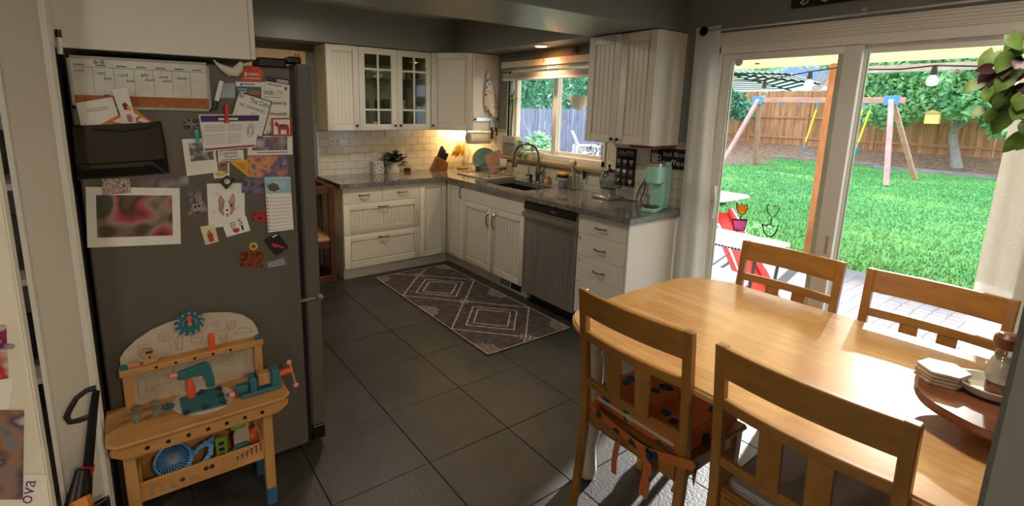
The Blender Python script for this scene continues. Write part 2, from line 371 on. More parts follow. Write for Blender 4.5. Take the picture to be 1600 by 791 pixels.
# ---------------- sliding glass door
D1 = struct(thing('door_1', None, None, (3.76, .05, 0)))
df = MB(); df.box(DX0, DX0+.035, -.02, .15, 0, DZ1); df.box(DX1-.035, DX1, -.02, .15, 0, DZ1); df.box(DX0, DX1, -.02, .15, DZ1-.045, DZ1); df.box(DX0, DX1, 0, .15, 0, .04)
df.build('door_frame', MT['vinyl'], D1, bevel=.004)
for y in (.03, .075): MB().box(DX0+.035, DX1-.035, y-.004, y+.004, .04, .055).build('track', MT['chrome'], D1)
def panel(x0, x1, y, th, nm, wl, wr):
    z0, z1 = .055, DZ1-.045; s = MB()
    s.box(x0, x0+wl, y, y+th, z0, z1); s.box(x1-wr, x1, y, y+th, z0, z1); s.box(x0+wl, x1-wr, y, y+th, z0, z0+.09); s.box(x0+wl, x1-wr, y, y+th, z1-.045, z1)
    o = s.build(nm, MT['vinyl'], D1, bevel=.003)
    b = MB(); q = .008; q2 = .03 if nm == 'sliding_panel' else .008
    b.box(x0+wl, x0+wl+q, y+th*.3, y+th*.7, z0+.09, z1-.045); b.box(x1-wr-q2, x1-wr, y+th*.3, y+th*.7, z0+.09, z1-.045)
    b.build('glazing_bead', mat('bead_green', (176,190,170), .4), o)
    MB().box(x0+wl-.003, x1-wr+.003, y+th/2-.003, y+th/2+.003, z0+.087, z1-.042).build('pane', MT['glass'], o)
    return o
P1 = panel(DX0+.035, 3.845, .01, .035, 'sliding_panel', .062, .085)
P2 = panel(3.79, DX1-.035, .06, .035, 'fixed_panel', .062, .05)
h = MB(); h.box(3.082, 3.122, -.004, .01, .88, 1.12); ho = h.build('handle_plate', MT['vinyl'], P1, bevel=.006)
pts = [(3.112, -.004+.0, 1.11), (3.125, -.03, 1.09), (3.14, -.045, 1.05), (3.145, -.05, 1.0), (3.14, -.045, .95), (3.125, -.03, .91), (3.112, -.004, .89)]
MB().tube(pts, .009, 8).build('handle', MT['vinyl'], P1)
MB().box(3.095, 3.108, -.008, -.004, .99, 1.02).build('latch', MT['chrome'], ho)
lb = MB().box(3.803, 3.825, .0085, .0099, .80, .93).build('warning_label', MT['paper'], P1)
ll = MB()
for k in range(9): ll.box(3.806, 3.822, .0078, .0084, .81+k*.012, .817+k*.012)
ll.build('print', MT['inkgrey'], lb)
# fluted casing above the door
ca = MB(); ca.box(DX0-.01, 4.9, -.03, 0, DZ1, 2.115)
for k in range(5): ca.box(DX0-.01, 4.9, -.036, -.03, DZ1+.008+k*.016, DZ1+.018+k*.016)
struct(ca.build('trim_4', MT['trim']))
struct(MB().box(DX0-.045, DX0, -.02, 0, 0, 2.03).build('trim_5', MT['trim'], bevel=.003))
struct(MB().box(DX1, DX1+.06, -.02, 0, 0, 2.03).build('trim_6', MT['trim'], bevel=.003))
struct(MB().box(2.92, 2.985, -.012, 0, 0, .1).build('baseboard_window', MT['trim'], bevel=.003))
# plain light-wood door in the back wall behind the fridge
D3 = struct(thing('door_2', None, None, (0, -2.3, 0)))
MB().box(0, .02, -2.76, -1.80, 0, 2.09).build('door_casing', wood('birch', (222,184,128), (236,204,152), (1,1,.2), .5), D3, bevel=.003)
MB().box(.02, .035, -2.69, -1.88, 0, 2.0).build('door_leaf', wood('birch_leaf', (214,176,122), (230,196,146), (1,1,.2), .5), D3, bevel=.003)
hk = MB(); hk.cyl((.02,-1.87,2.055),(.05,-1.87,2.055),.008,n=8); hk.tube([(.045,-1.87,2.055),(.06,-1.87,2.03),(.05,-1.87,2.01),(.035,-1.87,2.02)],.004,6)
hk.tube([(.04,-1.90,2.055),(.06,-1.90,2.04)],.004,6); hk.build('hook', mat('brass',(180,140,70),.3,1), D3)
# unseen fill lamps added to brighten the kitchen, dining and living rooms
def fill_lamp(x, y, e, r=.16):
    tl = thing('fill_lamp', LAMPL.pop(0), 'lamp', (x, y, ZC), 'added fill lamps')
    MB().lathe([(r*1.1,0),(r*1.1,-.02),(r,-.03)], (x,y,ZC)).build('lamp_base', MT['chrome'], tl)
    MB().lathe([(r,-.03),(r*.9,-.07),(r*.5,-.1),(.001,-.11)], (x,y,ZC)).build('lamp_shade', mat('fill_lamp_glass',(255,226,186),.4,emit=e), tl)
def fill_light(x, y, e, size, colr):
    al = bpy.data.lights.new('fill_lamp_light', 'AREA'); ao = bpy.data.objects.new('fill_lamp_light', al); COL.objects.link(ao)
    al.shape = 'DISK'; al.size = size; al.energy = e; al.color = colr; ao.location = (x, y, ZC-.13)
    return ao
LAMPL = ['unseen fill lamp added behind the near right wall', 'unseen fill lamp added above the dining table', 'unseen fill lamp added in the room behind the camera', 'unseen fill lamp added on the kitchen ceiling above the rug']
fill_lamp(6.5, -2.95, 6); fill_light(6.5, -2.95, 34, .34, (1,.82,.60))
fill_lamp(4.5, -1.45, 3); fill_light(4.5, -1.45, 9, .34, (1,.86,.68))
fill_lamp(4.1, -5.3, 6); fill_light(4.1, -5.3, 13, .34, (1,.84,.64))
fill_lamp(1.45, -1.75, 4, .13); fill_light(1.45, -1.75, 8, .26, (1,.87,.70))

# ================================================================ KITCHEN CABINETS
FR = .612; ZD = .112; ZT = .873
FB1 = (Vector((0,0,0)), Vector((0,1,0)), Vector((1,0,0)))          # fronts facing +x, u = y
FS1 = (Vector((0,0,0)), Vector((1,0,0)), Vector((0,-1,0)))         # fronts facing -y, u = x
def bead_front(F, u0, u1, n, z0, z1, parent, name='door', fw=.055, bead=True, mt=None, g=.0015):
    u0 += g; u1 -= g; z0 += g; z1 -= g
    b = MB(); t = .019
    if u1-u0 < .2 or z1-z0 < .18 or bead is None:
        b.fb(F, u0, u1, n-t, n, z0, z1); return b.build(name, mt or MT['cab'], parent, bevel=.002)
    b.fb(F, u0, u0+fw, n-t, n, z0, z1); b.fb(F, u1-fw, u1, n-t, n, z0, z1)
    b.fb(F, u0+fw, u1-fw, n-t, n, z0, z0+fw); b.fb(F, u0+fw, u1-fw, n-t, n, z1-fw, z1)
    b.fb(F, u0+fw, u1-fw, n-t, n-.010, z0+fw, z1-fw)
    if bead:
        k = max(2, round((u1-u0-2*fw)/.042)); wd = (u1-u0-2*fw-.012)/k
        for i in range(k):
            a = u0+fw+.006+i*wd; b.fb(F, a+.0022, a+wd-.0022, n-.011, n-.0055, z0+fw+.006, z1-fw-.006)
    else: b.fb(F, u0+fw+.012, u1-fw-.012, n-.011, n-.004, z0+fw+.012, z1-fw-.012)
    return b.build(name, mt or MT['cab'], parent, bevel=.0018)
def pull(F, u, n, z, parent, L=.1, vert=False):
    o, uu, nn = F; pts = []
    for i in range(9):
        a = -1+2*i/8; off = .026*(1-a*a)**.5 if abs(a) < 1 else 0
        d = a*L/2
        pts.append(o+nn*(n+off)+(Vector((0,0,z+d))+uu*u if vert else uu*(u+d)+Vector((0,0,z))))
    return MB().tube(pts, [.0075,.006,.005,.0055,.006,.0055,.005,.006,.0075], 8).build('handle', MT['faucet'], parent)
def knob(F, u, n, z, parent):
    o, uu, nn = F; c = o+uu*u+nn*n+Vector((0,0,z))
    return MB().lathe([(.005,0),(.005,.012),(.012,.016),(.013,.022),(.009,.027),(.001,.028)], c, 14, ax=nn).build('knob', MT['darkmetal'], parent)
def screw(F, u, n, z, parent):
    o, uu, nn = F; c = o+uu*u+nn*n+Vector((0,0,z))
    return MB().lathe([(.006,0),(.006,.002),(.001,.0025)], c, 10, ax=nn).build('bumper', mat('bumper_brown',(120,90,70),.5), parent)
# --- drawer cabinet on the back wall
y0, y1 = -1.704, -.924
c = thing('base_cabinet', 'white drawer cabinet under the granite worktop, next to the red wooden tower', 'cabinet', (.3, (y0+y1)/2, 0))
MB().box(.02, FR-.02, y0, y1, ZD, .875).build('body', MT['cab'], c)
MB().box(.02, FR-.06, y0+.01, y1, 0, ZD).build('toe_kick', MT['cab'], c)
ym = -1.322
for (a, b, zz0, zz1, kind) in ((y0, ym, .722, ZT, None), (ym, y1, .722, ZT, None), (y0, y1, .430, .722, True), (y0, y1, ZD, .430, False)):
    d = bead_front(FB1, a, b, FR, zz0, zz1, c, 'drawer', .06, kind)
    pull(FB1, (a+b)/2+(.01 if kind is None else -.0), FR, (zz1-.045) if kind is not None else (zz0+zz1)/2, d)
screw(FB1, y0+.04, FR, .84, c); screw(FB1, y1-.04, FR, .58, c); screw(FB1, y1-.04, FR, .36, c)
# --- corner cabinet
c = thing('corner_base_cabinet', 'white corner cabinet with two plain doors meeting at right angles', 'cabinet', (.5, -.5, 0))
b = MB(); b.box(.02, FR-.02, y1, -.02, ZD, .875); b.box(FR-.02, .92, -FR+.02, -.02, ZD, .875); b.build('body', MT['cab'], c)
b = MB(); b.box(.02, FR-.06, y1, -.02, 0, ZD); b.box(FR-.06, .92, -FR+.06, -.02, 0, ZD); b.build('toe_kick', MT['cab'], c)
bead_front(FB1, y1, -FR-.004, FR, ZD, ZT, c, 'door', .055, False)
d = bead_front(FS1, FR+.004, .92, FR, ZD, ZT, c, 'door', .055, False); pull(FS1, .885, FR, .79, d, .12, True); screw(FS1, .885, FR, .69, c)
# --- sink cabinet
x0, x1 = .92, 1.838
c = thing('sink_base_cabinet', 'white double-door cabinet under the sink with a floor vent in its plinth', 'cabinet', (1.38, -.3, 0))
b = MB(); b.box(x0, x0+.018, -FR+.02, -.02, ZD, .875); b.box(x1-.018, x1, -FR+.02, -.02, ZD, .875); b.box(x0, x1, -.04, -.02, ZD, .875); b.box(x0, x1, -FR+.02, -.02, ZD, ZD+.018); b.box(x0, x1, -FR+.02, -FR+.04, .66, .875)
b.build('body', MT['cab'], c)
MB().box(x0, x1, -FR+.06, -.02, 0, ZD).build('toe_kick', MT['cab'], c)
xm = 1.377
bead_front(FS1, x0, x1, FR, .722, ZT, c, 'false_drawer', .055, None)
d = bead_front(FS1, x0, xm, FR, ZD, .722, c, 'door', .055, False); pull(FS1, xm-.045, FR, .60, d, .13, True); screw(FS1, xm-.06, FR, .69, c)
d = bead_front(FS1, xm, x1, FR, ZD, .722, c, 'door', .055, True); pull(FS1, xm+.045, FR, .60, d, .13, True); screw(FS1, xm+.075, FR, .69, c)
vg = MB().box(1.45, 1.79, -FR+.052, -FR+.06, .012, .10).build('vent_grille', MT['white'], c, bevel=.002)
MB().box(1.47, 1.61, -FR+.049, -FR+.052, .03, .085).build('vent_plate', mat('vent_grey',(150,150,148),.5), vg)
MB().box(1.63, 1.77, -FR+.049, -FR+.052, .03, .085).build('vent_opening', MT['blackmat'], vg)
# --- dishwasher
x0, x1 = 1.845, 2.438
c = thing('dishwasher', 'stainless steel dishwasher with bar handle between white cabinets', 'dishwasher', (2.14, -.3, 0))
MB().box(x0+.01, x1-.01, -FR+.06, -.03, .05, .868).build('body', MT['darkmetal'], c)
MB().box(x0+.01, x1-.01, -FR+.08, -FR+.10, 0, .1).build('toe_kick', MT['blackmat'], c)
MB().box(x0, x1, -FR-.012, -FR+.05, .09, .858).build('door', MT['steel'], c, bevel=.004)
pp = MB().box(x0, x1, -FR-.014, -FR-.012, .80, .856).build('control_strip', mat('control_dark',(70,68,66),.3,.8), c)
text_mb('BOSCH', (2.165, -FR-.0145, .824), (1,0,0), (0,0,1), height=.013).build('brand_print', MT['chalk'], pp)
MB().box(2.14, 2.24, -FR-.0143, -FR-.014, .812, .848).build('badge', MT['black'], pp)
hb = MB(); hb.box(x0+.015, x1-.015, -FR-.052, -FR-.034, .745, .785); hb.box(x0+.015, x0+.035, -FR-.036, -FR-.01, .75, .78); hb.box(x1-.035, x1-.015, -FR-.036, -FR-.01, .75, .78)
hb.build('handle', MT['steel'], c, bevel=.006, seg=2)
# --- right drawer cabinet
x0, x1 = 2.443, 2.9
c = thing('base_cabinet', 'white four-drawer cabinet at the free end of the worktop beside the glass door', 'cabinet', (2.67, -.3, 0))
MB().box(x0, x1-.018, -FR+.02, -.02, ZD, .875).build('body', MT['cab'], c)
MB().box(x0, x1-.018, -FR+.06, -.02, 0, ZD).build('toe_kick', MT['cab'], c)
MB().box(x1-.018, x1, -FR, -.006, 0, .875).build('end_panel', MT['cab'], c, bevel=.0015)
zs = [ZT, .729, .562, .403, .2]
for k in range(4):
    d = bead_front(FS1, x0, x1-.02, FR, zs[k+1], zs[k], c, 'drawer', .055, None); pull(FS1, (x0+x1)/2-.01, FR, (zs[k]+zs[k+1])/2-.005, d, .1); screw(FS1, x0+.03, FR, zs[k]-.04, c)
bead_front(FS1, x0, x1-.02, FR, ZD, .2, c, 'plinth_front', .055, None)
# --- worktop with sink cut-out
SX0, SX1, SY0, SY1 = 1.07, 1.70, -.505, -.15
wt = MB(); Z0, Z1 = .875, .915; E_ = FR+.03
for (a, b_, c_, d_) in ((0.012, E_, -1.735, -E_), (.012, SX0, -E_, -.012), (SX0, SX1, -E_, SY0), (SX0, SX1, SY1, -.012), (SX1, 2.925, -E_, -.012)):
    wt.box(a, b_, c_, d_, Z0, Z1)
bm_o = wt.build('worktop', MT['granite'])
bm = bmesh.new(); bm.from_mesh(bm_o.data)
bmesh.ops.dissolve_limit(bm, angle_limit=.01, verts=bm.verts, edges=bm.edges); bm.to_mesh(bm_o.data); bm.free()
tag(bm_o, 'grey speckled granite L-shaped worktop over the white base cabinets', 'worktop')
sk = MB(); q = .012
sk.box(SX0-.01, SX0, SY0, SY1, .71, .875); sk.box(SX1, SX1+.01, SY0, SY1, .71, .875); sk.box(SX0-.01, SX1+.01, SY0-.01, SY0, .71, .875); sk.box(SX0-.01, SX1+.01, SY1, SY1+.01, .71, .875); sk.box(SX0-.01, SX1+.01, SY0-.01, SY1+.01, .70, .71)
c = thing('kitchen_sink', 'undermounted stainless steel sink basin below the kitchen window', 'sink', (1.385, -.33, .7))
sk.build('basin', MT['sinksteel'], c); MB().lathe([(.04,.001),(.04,.004),(.02,.002),(.001,.002)], (1.385,-.33,.71)).build('drain', MT['chrome'], c)
# --- wall cabinets
ZU0, ZU1, UD = 1.37, 2.141, .33
c = thing('wall_cabinet', 'narrow white wall cabinet with one beadboard door, nearest the fridge', 'cabinet', (.15, -1.56, ZU0))
MB().box(.002, UD-.02, -1.717, -1.412, ZU0, ZU1).build('body', MT['cab'], c)
d = bead_front(FB1, -1.717, -1.412, UD, ZU0, ZU1, c, 'door', .055, True); knob(FB1, -1.445, UD, ZU0+.045, d)
c = thing('glass_wall_cabinet', 'white wall cabinet with two glazed doors showing cups inside', 'cabinet', (.15, -1.02, ZU0))
b = MB(); a0, a1 = -1.411, -.636
b.box(.002, UD-.02, a0, a0+.018, ZU0, ZU1); b.box(.002, UD-.02, a1-.018, a1, ZU0, ZU1); b.box(.002, UD-.02, a0, a1, ZU0, ZU0+.018); b.box(.002, UD-.02, a0, a1, ZU1-.018, ZU1); b.box(.002, .012, a0, a1, ZU0, ZU1)
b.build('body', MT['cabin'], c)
SH = (1.545, 1.735, 1.93)
SHZ = (1.562, 1.862)
for z in SHZ: MB().box(.012, UD-.03, a0+.018, a1-.018, z-.008, z).build('shelf', MT['cabglass'], c)
for k, (p, q) in enumerate(((a0, -1.02), (-1.02, a1))):
    p += .0015; q -= .0015; fw = .058; t = .02; z0, z1 = ZU0+.0015, ZU1-.0015
    b = MB(); b.fb(FB1, p, p+fw, UD-t, UD, z0, z1); b.fb(FB1, q-fw, q, UD-t, UD, z0, z1); b.fb(FB1, p+fw, q-fw, UD-t, UD, z0, z0+fw); b.fb(FB1, p+fw, q-fw, UD-t, UD, z1-fw, z1)
    m_ = (p+q)/2; zz = [z0+fw, z0+fw+.137, z1-fw-.137, z1-fw]
    b.fb(FB1, m_-.009, m_+.009, UD-t+.002, UD-.001, z0+fw, z1-fw)
    for z in zz[1:3]: b.fb(FB1, p+fw, q-fw, UD-t+.002, UD-.002, z-.009, z+.009)
    d = b.build('glazed_door', MT['cab'], c, bevel=.0018)
    for (u0_, u1_) in ((p+fw, m_), (m_, q-fw)):
        for i in range(3): MB().fb(FB1, u0_, u1_, UD-.012, UD-.009, zz[i], zz[i+1]).build('pane', MT['cabglass'], d)
    knob(FB1, (q-.028) if k == 0 else (p+.028), UD, ZU0+.045, d)
c = thing('corner_wall_cabinet', 'white diagonal corner wall cabinet with a knife rail on its side', 'cabinet', (.2, -.2, ZU0))
pts = [(.002,-.002,ZU0),(.002,-.635,ZU0),(UD-.014,-.635,ZU0),(.635,-UD+.014,ZU0),(.635,-.002,ZU0)]
MB().prism(pts, (0,0,ZU1-ZU0)).build('body', MT['cab'], c)
s2 = math.sqrt(.5); FD = (Vector((UD,-.635,0)), Vector((s2,s2,0)), Vector((s2,-s2,0))); LD = (.635-UD)/s2
d = bead_front(FD, .004, LD-.004, .012, ZU0, ZU1, c, 'door', .06, False); knob(FD, .03, .012, ZU0+.045, d)
c = thing('wall_cabinet', 'white double-door wall cabinet to the right of the kitchen window', 'cabinet', (2.5, -.15, ZU0))
MB().box(2.192, 2.795, -UD+.02, -.002, ZU0, ZU1).build('body', MT['cab'], c)
d = bead_front(FS1, 2.192, 2.497, UD, ZU0, ZU1, c, 'door', .06, True); knob(FS1, 2.47, UD, ZU0+.03, d)
d = bead_front(FS1, 2.497, 2.795, UD, ZU0, ZU1, c, 'door', .06, True); knob(FS1, 2.524, UD, ZU0+.03, d)
c = thing('wall_cabinet', 'white cabinet above the fridge, its plain side facing the room', 'cabinet', (2.4, -3.13, 1.775))
MB().box(1.9, 2.752, -3.428, -2.83, 1.775, 2.146).build('body', MT['cab'], c, bevel=.002)
FT = (Vector((0,-2.83,0)), Vector((-1,0,0)), Vector((0,1,0)))
bead_front(FT, -2.752, -2.32, .02, 1.775, 2.146, c); bead_front(FT, -2.32, -1.9, .02, 1.775, 2.146, c)
# --- crockery in the glazed cabinet
def mug(x, y, z, r, h, m, lab, ang=0, handle=True, flare=1.0, nm='mug', grp='cups in the glazed cabinet'):
    c = thing(nm, lab, nm, (x, y, z), grp)
    MB().lathe([(r*.75,0),(r*flare*.95,h*.15),(r,h*.6),(r*flare,h),(r*flare-.004,h),(r*.9,h*.5),(r*.6,.006),(.001,.006)], (x,y,z), 18).build('cup', m, c)
    if handle:
        u = Vector((math.cos(ang), math.sin(ang), 0)); P = Vector((x,y,z))
        MB().tube([P+u*r*.9+Vector((0,0,h*.8)), P+u*(r+.02)+Vector((0,0,h*.8)), P+u*(r+.03)+Vector((0,0,h*.5)), P+u*(r+.02)+Vector((0,0,h*.22)), P+u*r*.85+Vector((0,0,h*.2))], .005, 6).build('handle', m, c)
    return c
cw = mat('porcelain', (214,212,204), .2); cg = mat('grey_stoneware', (96,96,100), .3); cdk = mat('dark_stoneware', (44,46,50), .3); cr_ = mat('red_stoneware',(120,40,36),.3)
mug(.20, -1.30, SHZ[0], .042, .095, cg, 'grey mug, leftmost on the lower glass shelf', -.6)
mug(.21, -1.16, SHZ[0], .044, .1, cdk, 'dark mug on the lower glass shelf beside the grey one', -.6)
mug(.20, -1.08, SHZ[0], .036, .11, cdk, 'slim dark mug behind the left glazed door edge', -.6)
mug(.20, -.93, SHZ[0], .05, .1, cw, 'flared white cup on the lower shelf behind the right glazed door', 0, False, 1.35, 'cup')
mug(.20, -.75, SHZ[0], .042, .085, cg, 'grey mug rightmost on the lower glass shelf', -.6)
mug(.18, -1.32, SHZ[1], .04, .07, cdk, 'small dark cup leftmost on the upper glass shelf', -.6)
mug(.20, -1.17, SHZ[1], .05, .085, cw, 'white teacup on the upper shelf behind the left glazed door', .3, True, 1.2)
mug(.20, -.93, SHZ[1], .055, .09, cw, 'white bowl-shaped cup on the upper shelf behind the right glazed door', 0, False, 1.2, 'cup')
mug(.21, -.76, SHZ[1]+.012, .04, .07, cr_, 'red and white cup standing on the saucer', .3)
o = MB().lathe([(.03,0),(.05,.003),(.085,.012),(.083,.013),(.04,.006),(.001,.006)], (.21,-.76,SHZ[1]), 24).build('saucer', cw); tag(o, 'white saucer under the red and white cup', 'saucer')
mug(.20, -1.30, ZU0+.018, .04, .09, MT['clear'], 'clear glass tumbler leftmost on the cabinet floor', 0, False, 1.0, 'glass', 'glasses in the glazed cabinet')
mug(.20, -1.19, ZU0+.018, .045, .06, cw, 'low white cup at the bottom of the left glazed door', -.6)
mug(.20, -1.10, ZU0+.018, .045, .045, cdk, 'low dark bowl at the bottom of the left glazed door', 0, False, 1.3, 'bowl')
mug(.20, -.92, ZU0+.018, .04, .11, MT['clear'], 'clear tumbler at the bottom left of the right glazed door', 0, False, 1.0, 'glass', 'glasses in the glazed cabinet')
mug(.20, -.76, ZU0+.018, .038, .13, MT['clear'], 'tall clear tumbler at the bottom right of the right glazed door', 0, False, 1.0, 'glass', 'glasses in the glazed cabinet')
# --- recessed light in the soffit above the sink
c = thing('recessed_light', 'lit round recessed light in the soffit over the sink', 'lamp', (1.50, -.2, ZS))
MB().lathe([(.05,-.001),(.052,-.006),(.075,-.006),(.078,-.001)], (1.50,-.2,ZS), 28).build('trim_ring', MT['trim'], c)
MB().lathe([(.05,-.003),(.001,-.003)], (1.50,-.2,ZS), 24).build('bulb_face', mat('warm_bulb',(255,214,160),.4,emit=14), c)
sp = bpy.data.lights.new('recessed_spot', 'SPOT'); so = bpy.data.objects.new('recessed_spot', sp); COL.objects.link(so); so.location = (1.50,-.2,ZS-.02); sp.energy = 14; sp.color = (1,.78,.5); sp.spot_size = 2.2; sp.spot_blend = .6; sp.shadow_soft_size = .05
so.parent = c; so.matrix_parent_inverse = Matrix.Translation(-Vector(c.location))
# ================================================================ THINGS ON THE WORKTOP AND WALLS
ZW = .915
def leafshape(w, l, heart=.0, n=7):
    """outline of a leaf in the xy plane, stem at origin, tip at +y"""
    L = []; R = []
    for i in range(n+1):
        t = i/n; ww = w*(math.sin(PI*min(1, t**.75))**.8 if 0 < t < 1 else 0); y = l*t - (heart*l*(1-t)**3 if t > 0 else 0)
        L.append((-ww, y)); R.append((ww, y))
    return L, R
def leaf_mb(mb, base, d, up, w, l, fold=.25, droop=.3, heart=.12, n=6, mi=0):
    d = Vector(d).normalized(); up = Vector(up); side = d.cross(up).normalized(); nn = side.cross(d).normalized()
    vs = []; fs = []
    for i in range(n+1):
        t = i/n; ww = w*(math.sin(PI*min(1, (t*.93+.07)**.7))**.85 if t < 1 else 0); dr = -droop*l*t*t
        c = Vector(base)+d*(l*t)+nn*dr
        back = d*(-heart*l*max(0, 1-3*t))
        vs += [c-side*ww+nn*fold*ww+back, c, c+side*ww+nn*fold*ww+back]
    for i in range(n):
        a = 3*i; fs += [(a, a+1, a+4, a+3), (a+1, a+2, a+5, a+4)]
    return mb.add(vs, fs, mi)
# tissue box
c = thing('tissue_box', 'white tissue box with black dots and a tissue sticking out', 'tissue box', (.08,-1.14,ZW))
tb = MB().box(.02, .135, -1.195, -1.085, ZW, ZW+.125).build('box', mat('box_white',(206,206,200),.6), c, bevel=.003)
dm = MB(); rnd = random.Random(3)
for (yy, zz) in [(-.04,.02),(.0,.035),(.035,.022),(-.03,.06),(.02,.07),(.04,.055),(-.045,.095),(-.01,.1),(.03,.105)]:
    dm.lathe([(.007,0),(.007,.0006),(.001,.0007)], (.135,-1.14+yy,ZW+zz+.002), 10, ax=(1,0,0))
for (xx, zz) in [(.03,.03),(.06,.07),(.1,.04),(.11,.09),(.04,.1),(.08,.11)]: dm.lathe([(.007,0),(.007,.0006),(.001,.0007)], (xx,-1.195,ZW+zz), 10, ax=(0,-1,0))
dm.build('dot_print', MT['ink'], tb)
ts = MB()
for k, (dx, dy, h, tw) in enumerate(((0,-.02,.11,.3),(.01,.01,.125,-.2),(-.015,.03,.09,.5))):
    b0 = Vector((.075+dx,-1.14+dy,ZW+.12))
    ts.add([b0+Vector((-.02,-.03,0)), b0+Vector((.02,.03,0)), b0+Vector((.03,.0+tw*.05,h*.6)), b0+Vector((.0,tw*.06,h)), b0+Vector((-.025,-.02,h*.7))], [(0,1,2),(0,2,3),(0,3,4)])
ts.build('tissue', cloth('tissue_paper',(226,224,218),.9,.3), c)
# potted plant
c = thing('potted_plant', 'leafy dark green plant in a white cylindrical pot on the worktop', 'plant', (.10,-.965,ZW))
MB().lathe([(.058,0),(.064,.01),(.066,.115),(.061,.115),(.060,.1),(.001,.1)], (.10,-.965,ZW), 28).build('pot', MT['white'], c)
MB().lathe([(.07,0),(.07,.006),(.06,.006)], (.10,-.965,ZW), 24).build('saucer', MT['ply'], c)
MB().lathe([(.06,.1),(.03,.104),(.001,.105)], (.10,-.965,ZW), 16).build('soil', mat('soil',(40,30,24),.95), c)
dl = leafmat('dark_leaf',(18,36,18),(40,66,30),20); rnd = random.Random(5)
for k in range(90):
    a = rnd.uniform(0,2*PI); r = rnd.uniform(.0,.10); h = rnd.uniform(.11,.23)-r*.5
    p = Vector((.11+math.cos(a)*r*.5, -.965+math.sin(a)*r*1.25, ZW+h)); d = Vector((math.cos(a)*.7, math.sin(a), rnd.uniform(-.1,.8)))
    mb = MB(); leaf_mb(mb, p, d, (0,0,1), rnd.uniform(.018,.027), rnd.uniform(.05,.075)); mb.build('leaf', dl, c)
st = MB()
for k in range(9):
    a = k*.7; st.tube([(.10,-.965,ZW+.1), (.10+.03*math.cos(a),-.965+.04*math.sin(a),ZW+.16), (.10+.06*math.cos(a),-.965+.09*math.sin(a),ZW+.2)], .0022, 5)
st.build('stems', dl, c)
# candle, wire
c = thing('candle', 'small dark red candle tub between plant and knife block', 'candle', (.085,-.79,ZW))
MB().lathe([(.036,0),(.037,.002),(.037,.034),(.034,.034),(.033,.028),(.001,.028)], (.085,-.79,ZW), 22).build('tub', mat('candle_tub',(92,46,40),.4), c)
MB().lathe([(.033,.026),(.001,.026)], (.085,-.79,ZW)).build('wax', mat('wax',(150,90,80),.5), c)
o = MB().tube([(.012,-.83,1.12),(.03,-.80,1.05),(.05,-.74,.96),(.05,-.66,.921),(.09,-.62,.920),(.06,-.6,.92)], .002, 6).build('power_cord', MT['inkgrey']); tag(o, 'thin white cord hanging from the outlet behind the plant', 'cord')
c = thing('wall_outlet', 'white wall outlet half hidden behind the potted plant', 'outlet', (.012,-.83,1.1))
MB().box(.012,.017,-.87,-.79,1.06,1.17).build('plate', MT['white'], c, bevel=.002); MB().box(.017,.0185,-.845,-.815,1.075,1.155).build('sockets', MT['trim'], c)
# double switch plate
c = thing('wall_outlet', 'white double wall plate with two rows of dark sockets on the tiles', 'outlet', (.012,-1.549,1.23))
MB().box(.012,.018,-1.61,-1.488,1.173,1.289).build('plate', MT['white'], c, bevel=.003)
for yy in (-1.578,-1.52):
    for zz in (1.21,1.252):
        s_ = MB(); s_.box(.018,.0188,yy-.006,yy-.003,zz-.007,zz+.007); s_.box(.018,.0188,yy+.003,yy+.006,zz-.007,zz+.007); s_.box(.018,.0188,yy-.003,yy+.003,zz-.013,zz-.009); s_.build('socket', MT['ink'], c)
# knife block
c = thing('knife_block', 'angled wooden knife block full of black-handled knives', 'knife block', (.16,-.43,ZW))
pr = [(-.11,0),(.055,0),(.07,.10),(.045,.13),(-.045,.155),(-.055,.14)]
KB = Vector((.17,-.435,ZW)); ku = Vector((.25,1,0)).normalized(); kn = Vector((1,-.25,0)).normalized()
MB().prism([KB+ku*a+Vector((0,0,h))-kn*.05 for a, h in [(-.11,0),(-.03,0),(.015,.13),(-.035,.155)]], kn*.1).build('block', MT['knifeblock'], c, bevel=.004)
MB().prism([KB+ku*a+Vector((0,0,h))-kn*.05 for a, h in [(-.028,0),(.07,0),(.085,.085),(.03,.125),(.017,.128)]], kn*.1).build('block_front', MT['knifeblock'], c, bevel=.004)
kd = (ku*.42+Vector((0,0,1))).normalized()
for i, (a, b_, h, L) in enumerate(((-.02,-.03,.148,.1),(-.02,.0,.148,.1),(-.015,.03,.145,.095),(.01,-.03,.13,.09),(.01,-.01,.13,.085),(.012,.012,.128,.085),(.014,.033,.126,.08),(.045,-.03,.108,.07),(.046,-.008,.107,.07),(.047,.014,.106,.07),(.048,.034,.105,.07))):
    p = KB+ku*a+kn*b_+Vector((0,0,h)); L *= 1.3; kb = MB()
    kb.tube([p-kd*.01, p+kd*.012, p+kd*L*.5, p+kd*L*.85, p+kd*L], [.007,.008,.0095,.0105,.006], 6, flat=.6)
    ko = kb.build('knife', MT['black']); tag(ko, 'black-handled knife standing in the wooden knife block', 'knife', 'knives in the knife block')
